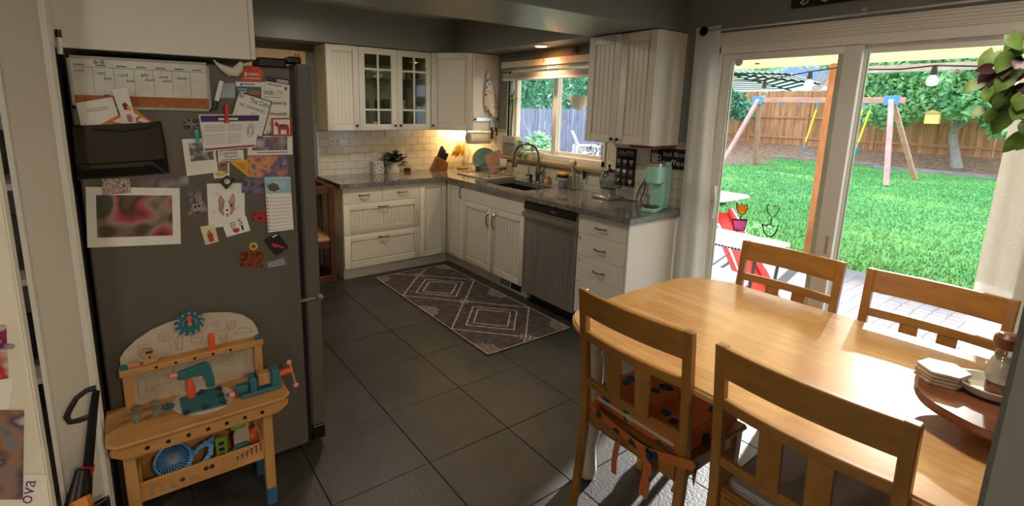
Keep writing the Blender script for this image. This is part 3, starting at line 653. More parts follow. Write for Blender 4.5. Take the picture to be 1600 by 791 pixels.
# banana stand with bananas
c = thing('banana_stand', 'wooden based banana stand with a curved metal hook', 'stand', (.14,-.12,ZW))
MB().lathe([(.06,0),(.062,.004),(.062,.018),(.05,.02),(.001,.02)], (.14,-.12,ZW), 26).build('base', MT['pine'], c)
MB().tube([(.14,-.12,ZW+.02),(.14,-.12,ZW+.1)], .004, 8).build('post', MT['pine'], c)
hook = [Vector((.155,-.105,ZW+.02))+Vector((.045*math.sin(PI*.5*t)+.02*t, .045*math.sin(PI*t*.9), .27*t)) for t in [i/8 for i in range(7)]]
hook += [Vector((.17,-.105,1.205)), Vector((.155,-.13,1.22)), Vector((.14,-.15,1.205))]
MB().tube(hook, .0035, 8).build('hook', MT['chrome'], c)
ban = blotch('banana_skin', [(96,66,18),(170,130,34),(196,156,52)], 14, .5)
for i, (dy, dx, k) in enumerate(((-.01,.0,1.0),(.012,.012,.92),(-.022,-.012,.88))):
    pts = []; rs = []
    for j in range(9):
        t = j/8; a = -.1+1.25*t
        pts.append(Vector((.14+dx*(1+t), -.145+dy*(1+2*t)-.075*(1-math.cos(a))*k, 1.20-.165*math.sin(a)*k))); rs.append([.004,.007,.018,.0235,.0255,.025,.021,.012,.005][j])
    o = MB().tube(pts, rs, 7).build('banana', ban); tag(o, ['middle and longest banana hanging from the curved stand','right-hand banana of the bunch on the curved stand','left-hand banana of the bunch on the curved stand'][i], 'banana', 'bananas on the stand')
# small plug-in lamp glowing under the corner cabinet
c = thing('lamp', 'small glowing warm lamp under the corner cabinet behind the bananas', 'lamp', (.10,-.10,1.2))
MB().lathe([(.045,0),(.05,.02),(.052,.10),(.045,.11)], (.11,-.10,1.235), 20).build('lamp_shade', mat('lit_shade',(255,206,128),.5,emit=9), c)
MB().lathe([(.02,-.03),(.022,0),(.012,.0)], (.11,-.10,1.235), 12).build('socket', MT['white'], c)
MB().tube([(.11,-.10,1.205),(.07,-.05,1.12),(.03,-.03,1.0),(.03,-.05,.93)], .003, 6).build('cord', MT['inkgrey'], c)
pl = bpy.data.lights.new('corner_lamp', 'POINT'); po = bpy.data.objects.new('corner_lamp', pl); COL.objects.link(po); po.location = (.20,-.20,1.30); pl.energy = 2.6; pl.color = (1,.66,.28); pl.shadow_soft_size = .05
po.parent = c; po.matrix_parent_inverse = Matrix.Translation(-Vector(c.location))
# paper towel under the corner cabinet
c = thing('paper_towel_holder', 'metal paper towel holder fixed under the corner cabinet', 'holder', (.56,-.18,1.29))
b = MB(); b.cyl((.56,-.345,1.29),(.56,-.012,1.29),.006,n=10); b.box(.545,.575,-.345,-.338,1.28,1.37); b.box(.545,.575,-.02,-.013,1.28,1.37); b.lathe([(.018,0),(.018,.008),(.004,.012)],(.56,-.345,1.29),16,ax=(0,-1,0)); b.build('bar', MT['chrome'], c)
o = MB().lathe([(.02,0),(.062,0),(.062,.275),(.02,.275),(.02,0)], (.56,-.325,1.29), 32, ax=(0,1,0)).build('paper_towel_roll', mat('towel_paper',(230,226,216),.9,bump=.3,bscale=120)); tag(o, 'white paper towel roll under the corner cabinet', 'paper towel')
# knife rail with two knives
c = thing('knife_rail', 'steel magnetic knife rail on the side of the corner cabinet', 'knife rail', (.645,-.16,1.49))
MB().box(.637,.652,-.315,-.005,1.465,1.51).build('bar', MT['chrome'], c, bevel=.004); 
for yy in (-.30,-.02): MB().lathe([(.012,0),(.012,.006),(.004,.008)],(.652,yy,1.4875),14,ax=(1,0,0)).build('screw_cap', MT['darkmetal'], c)
for (yy, L, lab, bw) in ((-.095,.16,'broad-bladed kitchen knife hanging left on the steel rail',.022),(-.035,.10,'slim paring knife hanging right on the steel rail',.012)):
    k = thing('kitchen_knife', lab, 'knife', (.655,yy,1.45))
    MB().prism([(.653,yy-bw,1.40),(.653,yy+bw*.9,1.40),(.653,yy+bw*.9,1.48),(.653,yy-.002,1.40+L),(.653,yy-bw*.6,1.46)], (.002,0,0)).build('blade', MT['chrome'], k)
    MB().tube([(.656,yy,1.405),(.658,yy,1.37),(.658,yy,1.33),(.656,yy+.004,1.405-L*.75)], [.009,.011,.010,.012], 8).build('handle', MT['black'], k)
# hanging tea towel
c = thing('tea_towel', 'white dotted tea towel gathered on a hook on the cabinet side', 'towel', (.65,-.14,1.97))
MB().tube([(.637,-.16,1.975),(.655,-.16,1.975),(.66,-.16,1.99)], .004, 6).build('hook', MT['chrome'], c)
tw = MB(); rows = []; rnd = random.Random(2)
NP = 14
for i in range(13):
    t = i/12; zz = 1.975-t*.42; hw = .008+.062*min(1,t*1.35)**.8; dp = .006+.02*min(1,t*1.3); cy = -.16+.055*t
    ring = []
    for k in range(NP):
        a = 2*PI*k/NP; rr = 1+.25*math.sin(3*a+t*2)*t; ring.append(Vector((.662+dp*math.cos(a)*rr, cy+hw*math.sin(a)*rr, zz-(.035*math.sin(2*a+1) if i == 12 else 0))))
    rows.append(ring)
tw.add([p for r in rows for p in r], [(i*NP+k,i*NP+(k+1)%NP,(i+1)*NP+(k+1)%NP,(i+1)*NP+k) for i in range(12) for k in range(NP)])
t = NT('towel_print'); v = t.coords(); vo = t.n('ShaderNodeTexVoronoi'); vo.inputs['Scale'].default_value = 26; vo.inputs['Randomness'].default_value = .8; t.l(v, vo.inputs['Vector'])
cc = t.ramp(vo.outputs['Distance'], [(.0,(0,0,0,1)),(.30,(0,0,0,1)),(.34,(1,1,1,1))]); sp_ = t.n('ShaderNodeSeparateColor'); t.l(vo.outputs['Color'], sp_.inputs[0])
dc = t.ramp(sp_.outputs[0], [(0,lin((200,96,50))),(.3,lin((96,150,190))),(.5,lin((150,80,60))),(.7,lin((210,160,80)))], 'CONSTANT')
t.l(t.mix(cc, dc, lin((226,222,210))), t.b.inputs['Base Color']); t.set(Roughness=.9); tw.build('cloth', t.m, c, smooth=80)
# dish rack
c = thing('dish_rack', 'wire dish rack drying dishes beside the sink', 'dish rack', (.83,-.22,ZW))
RX0, RX1, RY0, RY1 = .60, .98, -.35, -.09; wr = MB()
def loop(z, e): return [(RX0-e,RY0-e,z),(RX1+e,RY0-e,z),(RX1+e,RY1+e,z),(RX0-e,RY1+e,z)]
wr.tube(loop(ZW+.03,0), .003, 6, True); wr.tube(loop(ZW+.115,.015), .004, 6, True)
for i in range(13):
    x = RX0+(RX1-RX0)*i/12; wr.tube([(x,RY0-.012,ZW+.11),(x,RY0,ZW+.03),(x,RY1,ZW+.03),(x,RY1+.012,ZW+.11)], .002, 5)
for i in range(6):
    y = RY0+(RY1-RY0)*i/5; wr.tube([(RX0-.012,y,ZW+.11),(RX0,y,ZW+.03),(RX1,y,ZW+.03),(RX1+.012,y,ZW+.11)], .002, 5)
wr.build('wire_basket', MT['chrome'], c)
for (x,y) in ((RX0,RY0),(RX1,RY0),(RX1,RY1),(RX0,RY1)): MB().cyl((x,y,ZW+.0135),(x,y,ZW+.035),.005,n=8).build('leg', MT['black'], c)
o = MB().box(.5,1.03,-.42,-.06,ZW,ZW+.006).box(.5,1.03,-.42,-.412,ZW+.006,ZW+.013).box(.5,1.03,-.068,-.06,ZW+.006,ZW+.013).box(.5,.508,-.412,-.068,ZW+.006,ZW+.013).box(1.022,1.03,-.412,-.068,ZW+.006,ZW+.013).build('drip_tray', mat('tray_grey',(176,172,160),.4), bevel=.002); tag(o, 'flat light drip tray under the dish rack', 'tray')
gp = mat('green_ceramic',(88,128,114),.3)
o = MB().lathe([(.001,0),(.06,.002),(.075,.01),(.125,.022),(.127,.026),(.12,.025),(.07,.013),(.001,.006)], (.70,-.21,ZW+.155), 32, ax=(.75,-.55,.35)).build('dinner_plate', gp); tag(o, 'pale green round plate leaning in the dish rack', 'plate')
cb = MB(); Rm = Matrix.Translation((.87,-.20,ZW+.15)) @ Matrix.Rotation(math.radians(45),4,'Z') @ Matrix.Rotation(math.radians(-20),4,'X') @ Matrix.Rotation(math.radians(-24),4,'Y')
cb.box(-.09,.09,-.008,.008,-.11,.11); cb.xf(Rm); o = cb.build('cutting_board', wood('board_wood',(126,90,56),(152,114,74),(1,1,.3),.5), bevel=.006, seg=2); tag(o, 'wooden cutting board leaning in the dish rack', 'cutting board')
mug(.945,-.16,ZW+.1,.04,.09, cw, 'white mug hung upside down at the right end of the dish rack', -.9, True, 1.0, 'mug', None)
mug(.655,-.20,ZW+.036,.04,.075, mat('speckled_enamel',(150,140,130),.4), 'small speckled cup at the left end of the dish rack', .9, True, 1.0, 'mug', None)
mug(.70,-.29,ZW+.036,.03,.06, cdk, 'small black cup in front of the green plate in the rack', -.9, True, 1.0, 'cup', None)
# faucet
c = thing('faucet', 'brushed steel gooseneck faucet with pull-down spray head', 'faucet', (1.40,-.085,ZW))
FX, FY = 1.40, -.085
MB().lathe([(.032,0),(.032,.006),(.024,.012),(.022,.05),(.027,.075),(.029,.10),(.024,.14),(.017,.17),(.0155,.20)], (FX,FY,ZW), 22).build('body', MT['faucet'], c)
dirv = Vector((-.80,-.60,0)).normalized(); Rr = .118; pts = [Vector((FX,FY,ZW+.19)), Vector((FX,FY,ZW+.25))]
for i in range(13):
    a = PI*i/12*1.03; pts.append(Vector((FX,FY,ZW+.25))+dirv*(Rr*(1-math.cos(a)))+Vector((0,0,Rr*math.sin(a))))
MB().tube(pts, .0135, 12).build('gooseneck', MT['faucet'], c)
e = pts[-1]; MB().lathe([(.014,.01),(.017,0),(.0145,-.012),(.018,-.03),(.026,-.085),(.027,-.10),(.001,-.10)], e, 18).build('spray_head', MT['faucet'], c)
MB().tube([(FX+.02,FY,ZW+.09),(FX+.055,FY-.005,ZW+.10),(FX+.085,FY-.01,ZW+.135)], [.009,.007,.006], 8).build('lever', MT['faucet'], c)
c = thing('soap_dispenser', 'short dark metal soap dispenser pump left of the faucet', 'soap dispenser', (1.30,-.085,ZW))
MB().lathe([(.02,0),(.02,.006),(.012,.012),(.011,.04),(.014,.05),(.014,.06),(.006,.066)], (1.30,-.085,ZW), 16).build('body', MT['darkmetal'], c); MB().tube([(1.30,-.085,ZW+.06),(1.27,-.11,ZW+.062),(1.255,-.122,ZW+.055)], .006, 8).build('spout', MT['darkmetal'], c)
c = thing('bottle', 'small amber wooden bottle right of the faucet', 'bottle', (1.49,-.06,ZW))
MB().lathe([(.022,0),(.026,.01),(.024,.035),(.013,.05),(.012,.058),(.02,.064),(.02,.072),(.001,.074)], (1.49,-.06,ZW), 18).build('body', wood('amber_wood',(190,140,80),(214,168,104)), c)
# jar with yellow lid
c = thing('soap_jar', 'glass jar of purple soap with a wire clamp and yellow lid', 'jar', (1.735,-.09,ZW))
MB().lathe([(.036,0),(.04,.006),(.04,.075),(.034,.085),(.034,.1)], (1.735,-.09,ZW), 22).build('glass', MT['clear'], c); MB().lathe([(.036,.004),(.037,.06),(.001,.06)], (1.735,-.09,ZW), 20).build('contents', mat('lilac_soap',(150,136,160),.5), c)
MB().box(1.685,1.785,-.125,-.055,ZW+.115,ZW+.138).build('lid', mat('sponge_yellow',(206,164,50),.8,bump=.4), c, bevel=.006)
MB().box(1.69,1.78,-.12,-.06,ZW+.092,ZW+.115).build('clamp', MT['darkmetal'], c, bevel=.004); MB().tube([(1.69,-.125,ZW+.11),(1.69,-.13,ZW+.07),(1.72,-.132,ZW+.065)], .003, 6).build('wire', MT['darkmetal'], c)
# brush jar
c = thing('utensil_jar', 'clear glass jar holding a dish brush and wooden spoon', 'jar', (1.86,-.08,ZW))
MB().lathe([(.034,0),(.036,.004),(.036,.12),(.034,.12),(.034,.006),(.001,.006)], (1.86,-.08,ZW), 22).build('glass', MT['clear'], c)
k = thing('dish_brush', 'white-bristled dish brush standing in the glass jar', 'brush', (1.86,-.08,ZW+.01))
MB().tube([(1.875,-.085,ZW+.012),(1.85,-.075,ZW+.12),(1.825,-.07,ZW+.19)], [.006,.007,.009], 8).build('handle', MT['ply'], k); MB().ball((1.812,-.07,ZW+.225),(.028,.022,.035),14).build('bristles', mat('bristle',(224,218,200),.95,bump=.8,bscale=300), k)
o = MB().tube([(1.862,-.06,ZW+.012),(1.845,-.055,ZW+.17),(1.84,-.05,ZW+.22),(1.838,-.05,ZW+.25)], [.005,.006,.014,.008], 8, flat=.5).build('wooden_spoon', wood('spoon_wood',(140,88,50),(170,112,70)), None); tag(o, 'brown wooden spoon standing in the glass jar beside the brush', 'spoon')
c = thing('scrub_brush', 'slim black-handled scrubber standing against the tiles', 'brush', (1.945,-.05,ZW))
MB().tube([(1.945,-.05,ZW),(1.945,-.045,ZW+.11)], .014, 10).build('glass_vial', MT['clear'], c); MB().tube([(1.945,-.045,ZW+.1),(1.945,-.04,ZW+.13),(1.945,-.035,ZW+.18),(1.945,-.03,ZW+.215)], [.009,.016,.017,.011], 10, flat=.6).build('handle', MT['black'], c); MB().lathe([(.03,0),(.03,.004),(.001,.005)], (1.945,-.05,ZW), 14).build('foot', MT['chrome'], c)
# glass kettle on base
KX, KY = 2.30, -.14
c = thing('electric_kettle', 'clear glass electric kettle half full of water on a steel base', 'kettle', (KX,KY,ZW))
MB().prism([(KX-.085,KY-.09,ZW),(KX+.085,KY-.09,ZW),(KX+.1,KY+.06,ZW),(KX+.06,KY+.1,ZW),(KX-.06,KY+.1,ZW),(KX-.1,KY+.06,ZW)], (0,0,.022)).build('power_base', MT['chrome'], c, bevel=.005)
MB().lathe([(.06,.022),(.062,.03),(.062,.07),(.058,.075)], (KX,KY,ZW), 28).build('steel_collar', MT['chrome'], c)
MB().lathe([(.058,.075),(.068,.10),(.072,.14),(.066,.175),(.05,.205),(.042,.215)], (KX,KY,ZW), 28).build('glass_body', MT['kglass'], c)
MB().lathe([(.056,.078),(.066,.10),(.069,.135),(.001,.135)], (KX,KY,ZW), 28).build('water', glass('water',(.74,.8,.8)), c)
MB().lathe([(.045,.213),(.045,.222),(.02,.235),(.006,.24),(.006,.245),(.012,.255),(.010,.27),(.001,.272)], (KX,KY,ZW), 22).build('lid', MT['black'], c)
hd = Vector((.85,.5,0)).normalized(); K0 = Vector((KX,KY,ZW))
MB().tube([K0+hd*.05+Vector((0,0,.21)), K0+hd*.085+Vector((0,0,.215)), K0+hd*.115+Vector((0,0,.19)), K0+hd*.12+Vector((0,0,.14)), K0+hd*.10+Vector((0,0,.10)), K0+hd*.068+Vector((0,0,.085))], .009, 8).build('handle', MT['kglass'], c)
o = MB().tube([(2.37,-.05,ZW+.012),(2.46,-.05,ZW+.008),(2.52,-.06,ZW+.006),(2.50,-.03,ZW+.05),(2.515,-.02,ZW+.11),(2.55,-.018,ZW+.165),(2.565,-.012,ZW+.175)], .0045, 6).build('power_cord', MT['black']); tag(o, 'black cord running from the kettle base to the wall outlet', 'cord')
c = thing('wall_outlet', 'white wall outlet with a black plug beside the coffee maker', 'outlet', (2.56,-.012,1.1))
MB().box(2.53,2.60,-.017,-.012,1.05,1.16).build('plate', MT['white'], c, bevel=.002); MB().box(2.552,2.582,-.035,-.017,1.072,1.098).build('plug', MT['black'], c, bevel=.004)
# signs
def sign(name, label, x0, x1, z0, z1, y=-.013, th=.012, fm=None):
    c = thing(name, label, 'sign', ((x0+x1)/2,y,z0)); b = MB().box(x0,x1,y-th,y,z0,z1).build('board', MT['blackmat'], c, bevel=.002); return c, y-th-.0006
c, ys = sign('menu_sign', 'tall black coffee menu board with chalk-white cups on the tiles', 2.262, 2.452, 1.013, 1.312)
text_mb('Coffee', (2.275,ys,1.268), (1,0,0), (0,0,1), width=.085, height=.026, shear=.3).build('lettering', MT['chalk'], c)
text_mb('MENU', (2.365,ys,1.270), (1,0,0), (0,0,1), width=.07, height=.026).build('lettering', MT['chalk'], c)
MB().box(2.29,2.43,ys,ys+.0004,1.257,1.260).build('rule', MT['chalk'], c)
for r in range(3):
    for k in range(3):
        cx_, cz_ = 2.292+k*.062, 1.205-r*.077; b = MB()
        b.prism([(cx_-.019,ys,cz_+.018),(cx_-.016,ys,cz_-.004),(cx_-.008,ys,cz_-.014),(cx_+.008,ys,cz_-.014),(cx_+.016,ys,cz_-.004),(cx_+.019,ys,cz_+.018)], (0,.0004,0))
        b.box(cx_-.014,cx_+.014,ys,ys+.0004,cz_-.028,cz_-.024); b.build('cup_print', MT['inkgrey'] if (r+k) % 3 == 0 else MT['chalk'], c)
c, ys = sign('coffee_sign', 'black wooden sign reading but first coffee with a painted cup', 2.588, 2.90, 1.195, 1.342)
text_mb('but first', (2.70,ys,1.285), (1,0,0), (0,0,1), width=.18, height=.035).build('lettering', MT['chalk'], c)
text_mb('coffee', (2.685,ys,1.222), (1,0,0), (0,0,1), width=.20, height=.042).build('lettering', MT['chalk'], c)
b = MB(); b.prism([(2.598,ys,1.298),(2.602,ys,1.245),(2.615,ys,1.212),(2.64,ys,1.212),(2.653,ys,1.245),(2.657,ys,1.298)], (0,.0004,0))
b.tube([(2.655,ys,1.288),(2.678,ys,1.285),(2.676,ys,1.262),(2.652,ys,1.252)], .004, 5); b.tube([(2.618,ys,1.305),(2.612,ys,1.318),(2.624,ys,1.325)], .003, 5); b.tube([(2.632,ys,1.305),(2.640,ys,1.318),(2.634,ys,1.332)], .003, 5); b.build('cup_print', MT['chalk'], c)
o = MB().box(2.60,2.80,-.30,-.02,1.347,1.368).build('wood_strip', MT['walnut'], bevel=.003); tag(o, 'brown wooden strip fixed under the right wall cabinet', 'shelf')
# coffee maker
CX, CY = 2.79, -.20
c = thing('coffee_maker', 'mint green single-cup coffee maker at the end of the worktop', 'coffee maker', (CX,CY,ZW))
def rr(x0,x1,y0,y1,r,n=5):
    P = []
    for (cx_,cy_,a0) in ((x1-r,y1-r,0),(x0+r,y1-r,.5),(x0+r,y0+r,1),(x1-r,y0+r,1.5)):
        for i in range(n+1): a = PI*(a0+.5*i/n); P.append((cx_+r*math.cos(a), cy_+r*math.sin(a)))
    return P
def ext(P, z0, z1): return [(x,y,z0) for x, y in P], (0,0,z1-z0)
Rz = Matrix.Translation((CX,CY,ZW)) @ Matrix.Rotation(math.radians(14),4,'Z')
def cmp_(P, z0, z1, nm, m, bev=.006): return MB().prism(*ext(P,z0,z1)).xf(Rz).build(nm, m, c, bevel=bev, seg=2)
cmp_(rr(-.055,.055,-.155,.14,.04), 0, .026, 'drip_base', MT['mint'])
cmp_(rr(-.055,.055,.0,.14,.03), .026, .225, 'column', MT['mint'])
cmp_(rr(-.057,.057,-.12,.142,.045), .20, .315, 'head', MT['mint'])
cmp_(rr(-.056,.056,-.115,.03,.045), .315, .338, 'lid', MT['chrome'], .004)
cmp_(rr(-.05,.05,.05,.14,.03), .315, .335, 'tank_lid', MT['mint'], .004)
cmp_(rr(-.045,.045,-.13,-.02,.03), .026, .032, 'drip_grid', MT['darkmetal'], .001)
mug(2.655,-.10,ZW,.04,.075, mat('beige_mug',(196,184,160),.5), 'small beige pot tucked behind the mint coffee maker', 2, False, 1.05, 'pot', None)
o = MB().tube([(2.73,-.05,ZW+.03),(2.68,-.035,ZW+.04),(2.6,-.06,ZW+.012),(2.55,-.05,ZW+.012),(2.56,-.03,ZW+.09),(2.567,-.03,1.075)], .005, 6).build('power_cord', MT['black']); tag(o, 'black cord of the coffee maker looping up to the outlet', 'cord')
# ---- window sill things
c = thing('storage_box', 'grey lidded box standing on the left of the window sill', 'box', (.885,-.02,1.13))
MB().box(.79,1.0,-.058,.045,1.13,1.245).build('body', mat('box_grey',(140,138,130),.6), c, bevel=.008); MB().box(.785,1.005,-.060,.048,1.247,1.325).build('lid', mat('box_lid',(176,174,166),.55), c, bevel=.012, seg=2)
c = thing('bamboo_plant', 'lucky bamboo stalk with a tuft of leaves behind the grey box', 'plant', (.84,.02,1.325))
MB().tube([(.865,.0,1.325),(.862,.005,1.45),(.868,.01,1.6),(.862,.01,1.70)], .009, 8).build('stalk', leafmat('bamboo_stalk',(50,90,40),(90,140,60)), c)
gl_ = leafmat('fresh_leaf',(40,100,40),(90,160,70),30)
for (d, L, z) in (((-1,0,.25),.11,1.68),((1,0,.35),.10,1.69),((.4,-.3,1),.12,1.70),((-.5,-.2,.8),.11,1.70),((.7,-.4,.6),.08,1.66),((-.7,-.4,-.1),.08,1.67)):
    mb = MB(); leaf_mb(mb, (.862,.01,z), d, (0,-.3,1), .012, L, heart=0); mb.build('leaf', gl_, c)
c = thing('vine_plant', 'bright green trailing plant in a small pot on the sill', 'plant', (1.10,-.01,1.13))
MB().lathe([(.028,0),(.034,.05),(.031,.05),(.001,.045)], (1.10,-.01,1.13), 18).build('pot', MT['white'], c)
for k, (p, d, w, l) in enumerate((((1.08,-.02,1.21),(-.6,-.3,.9),.022,.07),((1.06,-.02,1.25),(-.8,-.2,.8),.026,.075),((1.14,-.02,1.2),(.8,-.3,.3),.02,.06),((1.21,-.02,1.23),(.9,-.1,-.8),.02,.065),((1.10,-.03,1.18),(0,-.8,-.2),.024,.06),((1.09,-.04,1.15),(-.3,-.6,-.8),.03,.07),((1.16,-.04,1.16),(.3,-.6,-.6),.026,.06))):
    mb = MB(); leaf_mb(mb, p, d, (0,-.6,1), w, l); mb.build('leaf', gl_, c)
MB().tube([(1.10,-.01,1.17),(1.12,-.01,1.25),(1.17,-.01,1.28),(1.21,-.02,1.24)], .003, 5).tube([(1.10,-.01,1.17),(1.07,-.02,1.24)], .003, 5).build('stems', gl_, c)
c = thing('succulent_pot', 'small dark succulent in a white pot on the window sill', 'plant', (1.30,-.02,1.13))
MB().lathe([(.04,0),(.05,.02),(.052,.07),(.048,.07),(.001,.062)], (1.30,-.02,1.13), 20).build('pot', MT['white'], c)
for k in range(9):
    a = k*.7; mb = MB(); leaf_mb(mb, (1.30,-.02,1.195), (math.cos(a),math.sin(a),.9), (0,0,1), .009, .04, heart=0); mb.build('leaf', leafmat('succulent',(30,50,34),(50,80,50)), c)
c = thing('window_planter', 'white half-round planter with greens stuck on the window glass', 'planter', (1.86,.03,1.6))
HP = U(906,150,'y',.03)
MB().lathe([(.012,-.125),(.04,-.115),(.075,-.07),(.092,-.02),(.095,0),(.088,0),(.085,-.02),(.001,-.03)], HP, 26).build('bowl', MT['white'], c)
rnd = random.Random(8)
for k in range(14):
    a = k*.9; mb = MB(); leaf_mb(mb, HP+Vector((.05*math.cos(a),.04*math.sin(a),-.01)), (math.cos(a),math.sin(a),rnd.uniform(.3,1.2)), (0,0,1), .012, rnd.uniform(.03,.055)); mb.build('leaf', gl_, c)
PW = U(914,238,'y',.082)
c = thing('word_decal', 'dark purple cursive word hanging at the lower right of the window', 'decal', tuple(PW))
b = text_mb('day', (1.875,.045,1.225), (1,0,0), (0,0,1), width=.15, height=.085, shear=.35); b.build('lettering', mat('plum_ink',(40,16,40),.6), c)
MB().box(2.045,2.062,.043,.047,1.195,1.31).build('stroke', MT['ink'], c)
# blind: headrail and bunched slats
c = thing('window_blind', 'white wooden blind pulled up at the top of the kitchen window', 'blind', (1.45,-.04,1.9))
MB().box(.755,2.16,-.065,-.005,2.0,2.06).build('valance', MT['trim'], c, bevel=.003)
sl_ = MB().box(.775,2.145,-.056,-.006,-.0016,.0016).mesh('slat', MT['trim'])
for z in (1.985,1.972): put('slat', sl_, c, (0,0,z))
for k in range(8): put('slat', sl_, c, (0,0,1.905+k*.0055))
for o in KIDS(c):
    if o.name.startswith('slat'): pass
MB().box(.77,2.15,-.06,-.004,1.878,1.9).build('bottom_rail', MT['trim'], c, bevel=.003)
for x in (1.0,1.45,1.9): MB().cyl((x,-.06,1.9),(x,-.06,2.0),.0015,n=5).build('ladder_cord', MT['trim'], c)
o = MB()
for k in range(9): o.ball((1.43,-.10,2.135-k*.0145), .0055, 8)
o = o.build('pull_chain', mat('brass_chain',(150,130,60),.3,.8)); tag(o, 'beaded pull chain hanging beside the recessed light', 'chain')
o = MB(); P = Vector((1.74,-.008,2.09))
for k in range(6):
    a = PI*k/6; q = Vector((math.cos(a),0,math.sin(a))); o.tube([P-q*.01, P+q*.03+Vector((0,-.004,.01)), P+q*.055], [.003,.002,.003], 5)
o.tube([P+Vector((.05*math.cos(t*.4),-.003,.05*math.sin(t*.4))) for t in range(16)], .002, 5, True)
o = o.build('wall_ornament', MT['darkmetal']); tag(o, 'small dark wire ornament on the wall above the window blind', 'ornament')
# red-brown toddler tower left of the cabinets
c = thing('step_tower', 'red-brown wooden toddler step tower left of the drawer cabinet', 'step stool', (.3,-1.95,0))
for (x,y) in ((.55,-1.80),(.55,-2.14),(.12,-1.80),(.12,-2.14)): MB().box(x-.02,x+.03,y-.02,y+.03,0,.90).build('post', MT['redwood'], c, bevel=.004)
for y in (-1.80,-2.14): 
    for z in (.86,.36,.03): MB().box(.15,.53,y-.012,y+.02,z-.03,z+.04).build('rail', MT['redwood'], c, bevel=.003)
for (x) in (.55,.12):
    for z in (.86,.36,.03): MB().box(x-.012,x+.022,-2.11,-1.82,z-.03,z+.04).build('rail', MT['redwood'], c, bevel=.003)
MB().box(.12,.57,-2.13,-1.79,.40,.425).build('platform', wood('platform_wood',(190,150,100),(214,176,124)), c, bevel=.003)
# rug
RGX0, RGX1, RGY0, RGY1 = .668, 2.483, -1.436, -.677
c = thing('rug', 'dark grey rug with white diamond outlines on the kitchen floor', 'rug', (1.57,-1.06,0))
t = NT('rug_pile'); v = t.coords(); f = t.noise(v, 14, 5, .7); f2 = t.noise(v, 240, 2)
t.l(t.ramp(f, [(.3,lin((62,56,56))),(.7,lin((96,88,86)))]), t.b.inputs['Base Color']); t.set(Roughness=1.0); t.bump(f2, .5, .004)
t.b.inputs['Specular IOR Level'].default_value = .1
MB().box(RGX0,RGX1,RGY0,RGY1,.001,.009).build('pile', t.m, c, bevel=.002)
rc = mat('rug_cream',(186,172,150),1.0,var=.15,scale=60,bump=.4,bscale=300,spec=.1)
def stroke(mb, pts, w=.009, z=.0092):
    for a, b in zip(pts[:-1], pts[1:]):
        a = Vector((a[0],a[1],z)); b = Vector((b[0],b[1],z)); d = (b-a); n = Vector((-d.y,d.x,0)).normalized()*w/2; k = max(1,int(d.length/.03)); 
        for i in range(k):
            p, q = a+d*(i/k), a+d*((i+1)/k); j = n*(.8+.5*((i*7)%3)/2); mb.add([p-j,q-j,q+j,p+j],[(0,1,2,3)])
cyr = (RGY0+RGY1)/2; H = (RGY1-RGY0)/2; xs = [RGX0+.05+ (RGX1-RGX0-.1)*k/2 for k in range(3)]
cent = [1.23, 2.02]
for cx_ in cent:
    for sc in (1.0,.66,.48):
        b = MB(); hw, hh = .40*sc, H*.98*sc; stroke(b, [(cx_-hw,cyr),(cx_,cyr+hh),(cx_+hw,cyr),(cx_,cyr-hh),(cx_-hw,cyr)], .010); b.build('diamond_line', rc, c)
for cx_ in (cent[0]-.40, (cent[0]+cent[1])/2, cent[1]+.40):
    b = MB(); q = .045; stroke(b, [(cx_-q,cyr),(cx_,cyr+q),(cx_+q,cyr),(cx_,cyr-q),(cx_-q,cyr)], .008); b.build('diamond_line', rc, c)
b = MB(); stroke(b, [(cent[0]-.40,cyr),(RGX0+.01,cyr+.18)], .01); stroke(b, [(cent[0]-.40,cyr),(RGX0+.01,cyr-.18)], .01); b.build('diamond_line', rc, c); b = MB()
stroke(b, [(cent[1]+.40,cyr),(RGX1-.01,cyr+.06)], .01); stroke(b, [(cent[1]+.40,cyr),(RGX1-.01,cyr-.06)], .01)
b.build('diamond_line', rc, c)
def motif(px_, py_, sy):
    b = MB()
    for r in range(5):
        k = 6-r
        for i in range(-k, k+1):
            x_, y_ = px_+i*.019, py_+sy*(.018+r*.022)
            if RGX0+.01 < x_ < RGX1-.01 and (r != 2): b.box(x_-.006,x_+.006,y_-.005,y_+.005,.009,.0094)
    stroke(b, [(max(px_-.1,RGX0+.01),py_+sy*.062),(min(px_+.1,RGX1-.01),py_+sy*.062)], .007); b.build('edge_motif', rc, c)['kind'] = 'stuff'
for px_ in (RGX0+.06, (cent[0]+cent[1])/2, RGX1-.06): motif(px_, RGY0, 1); motif(px_, RGY1, -1)
b = MB(); stroke(b, [(RGX0+.003,RGY0+.003),(RGX1-.003,RGY0+.003),(RGX1-.003,RGY1-.003),(RGX0+.003,RGY1-.003),(RGX0+.003,RGY0+.003)], .007); b.build('border', rc, c)
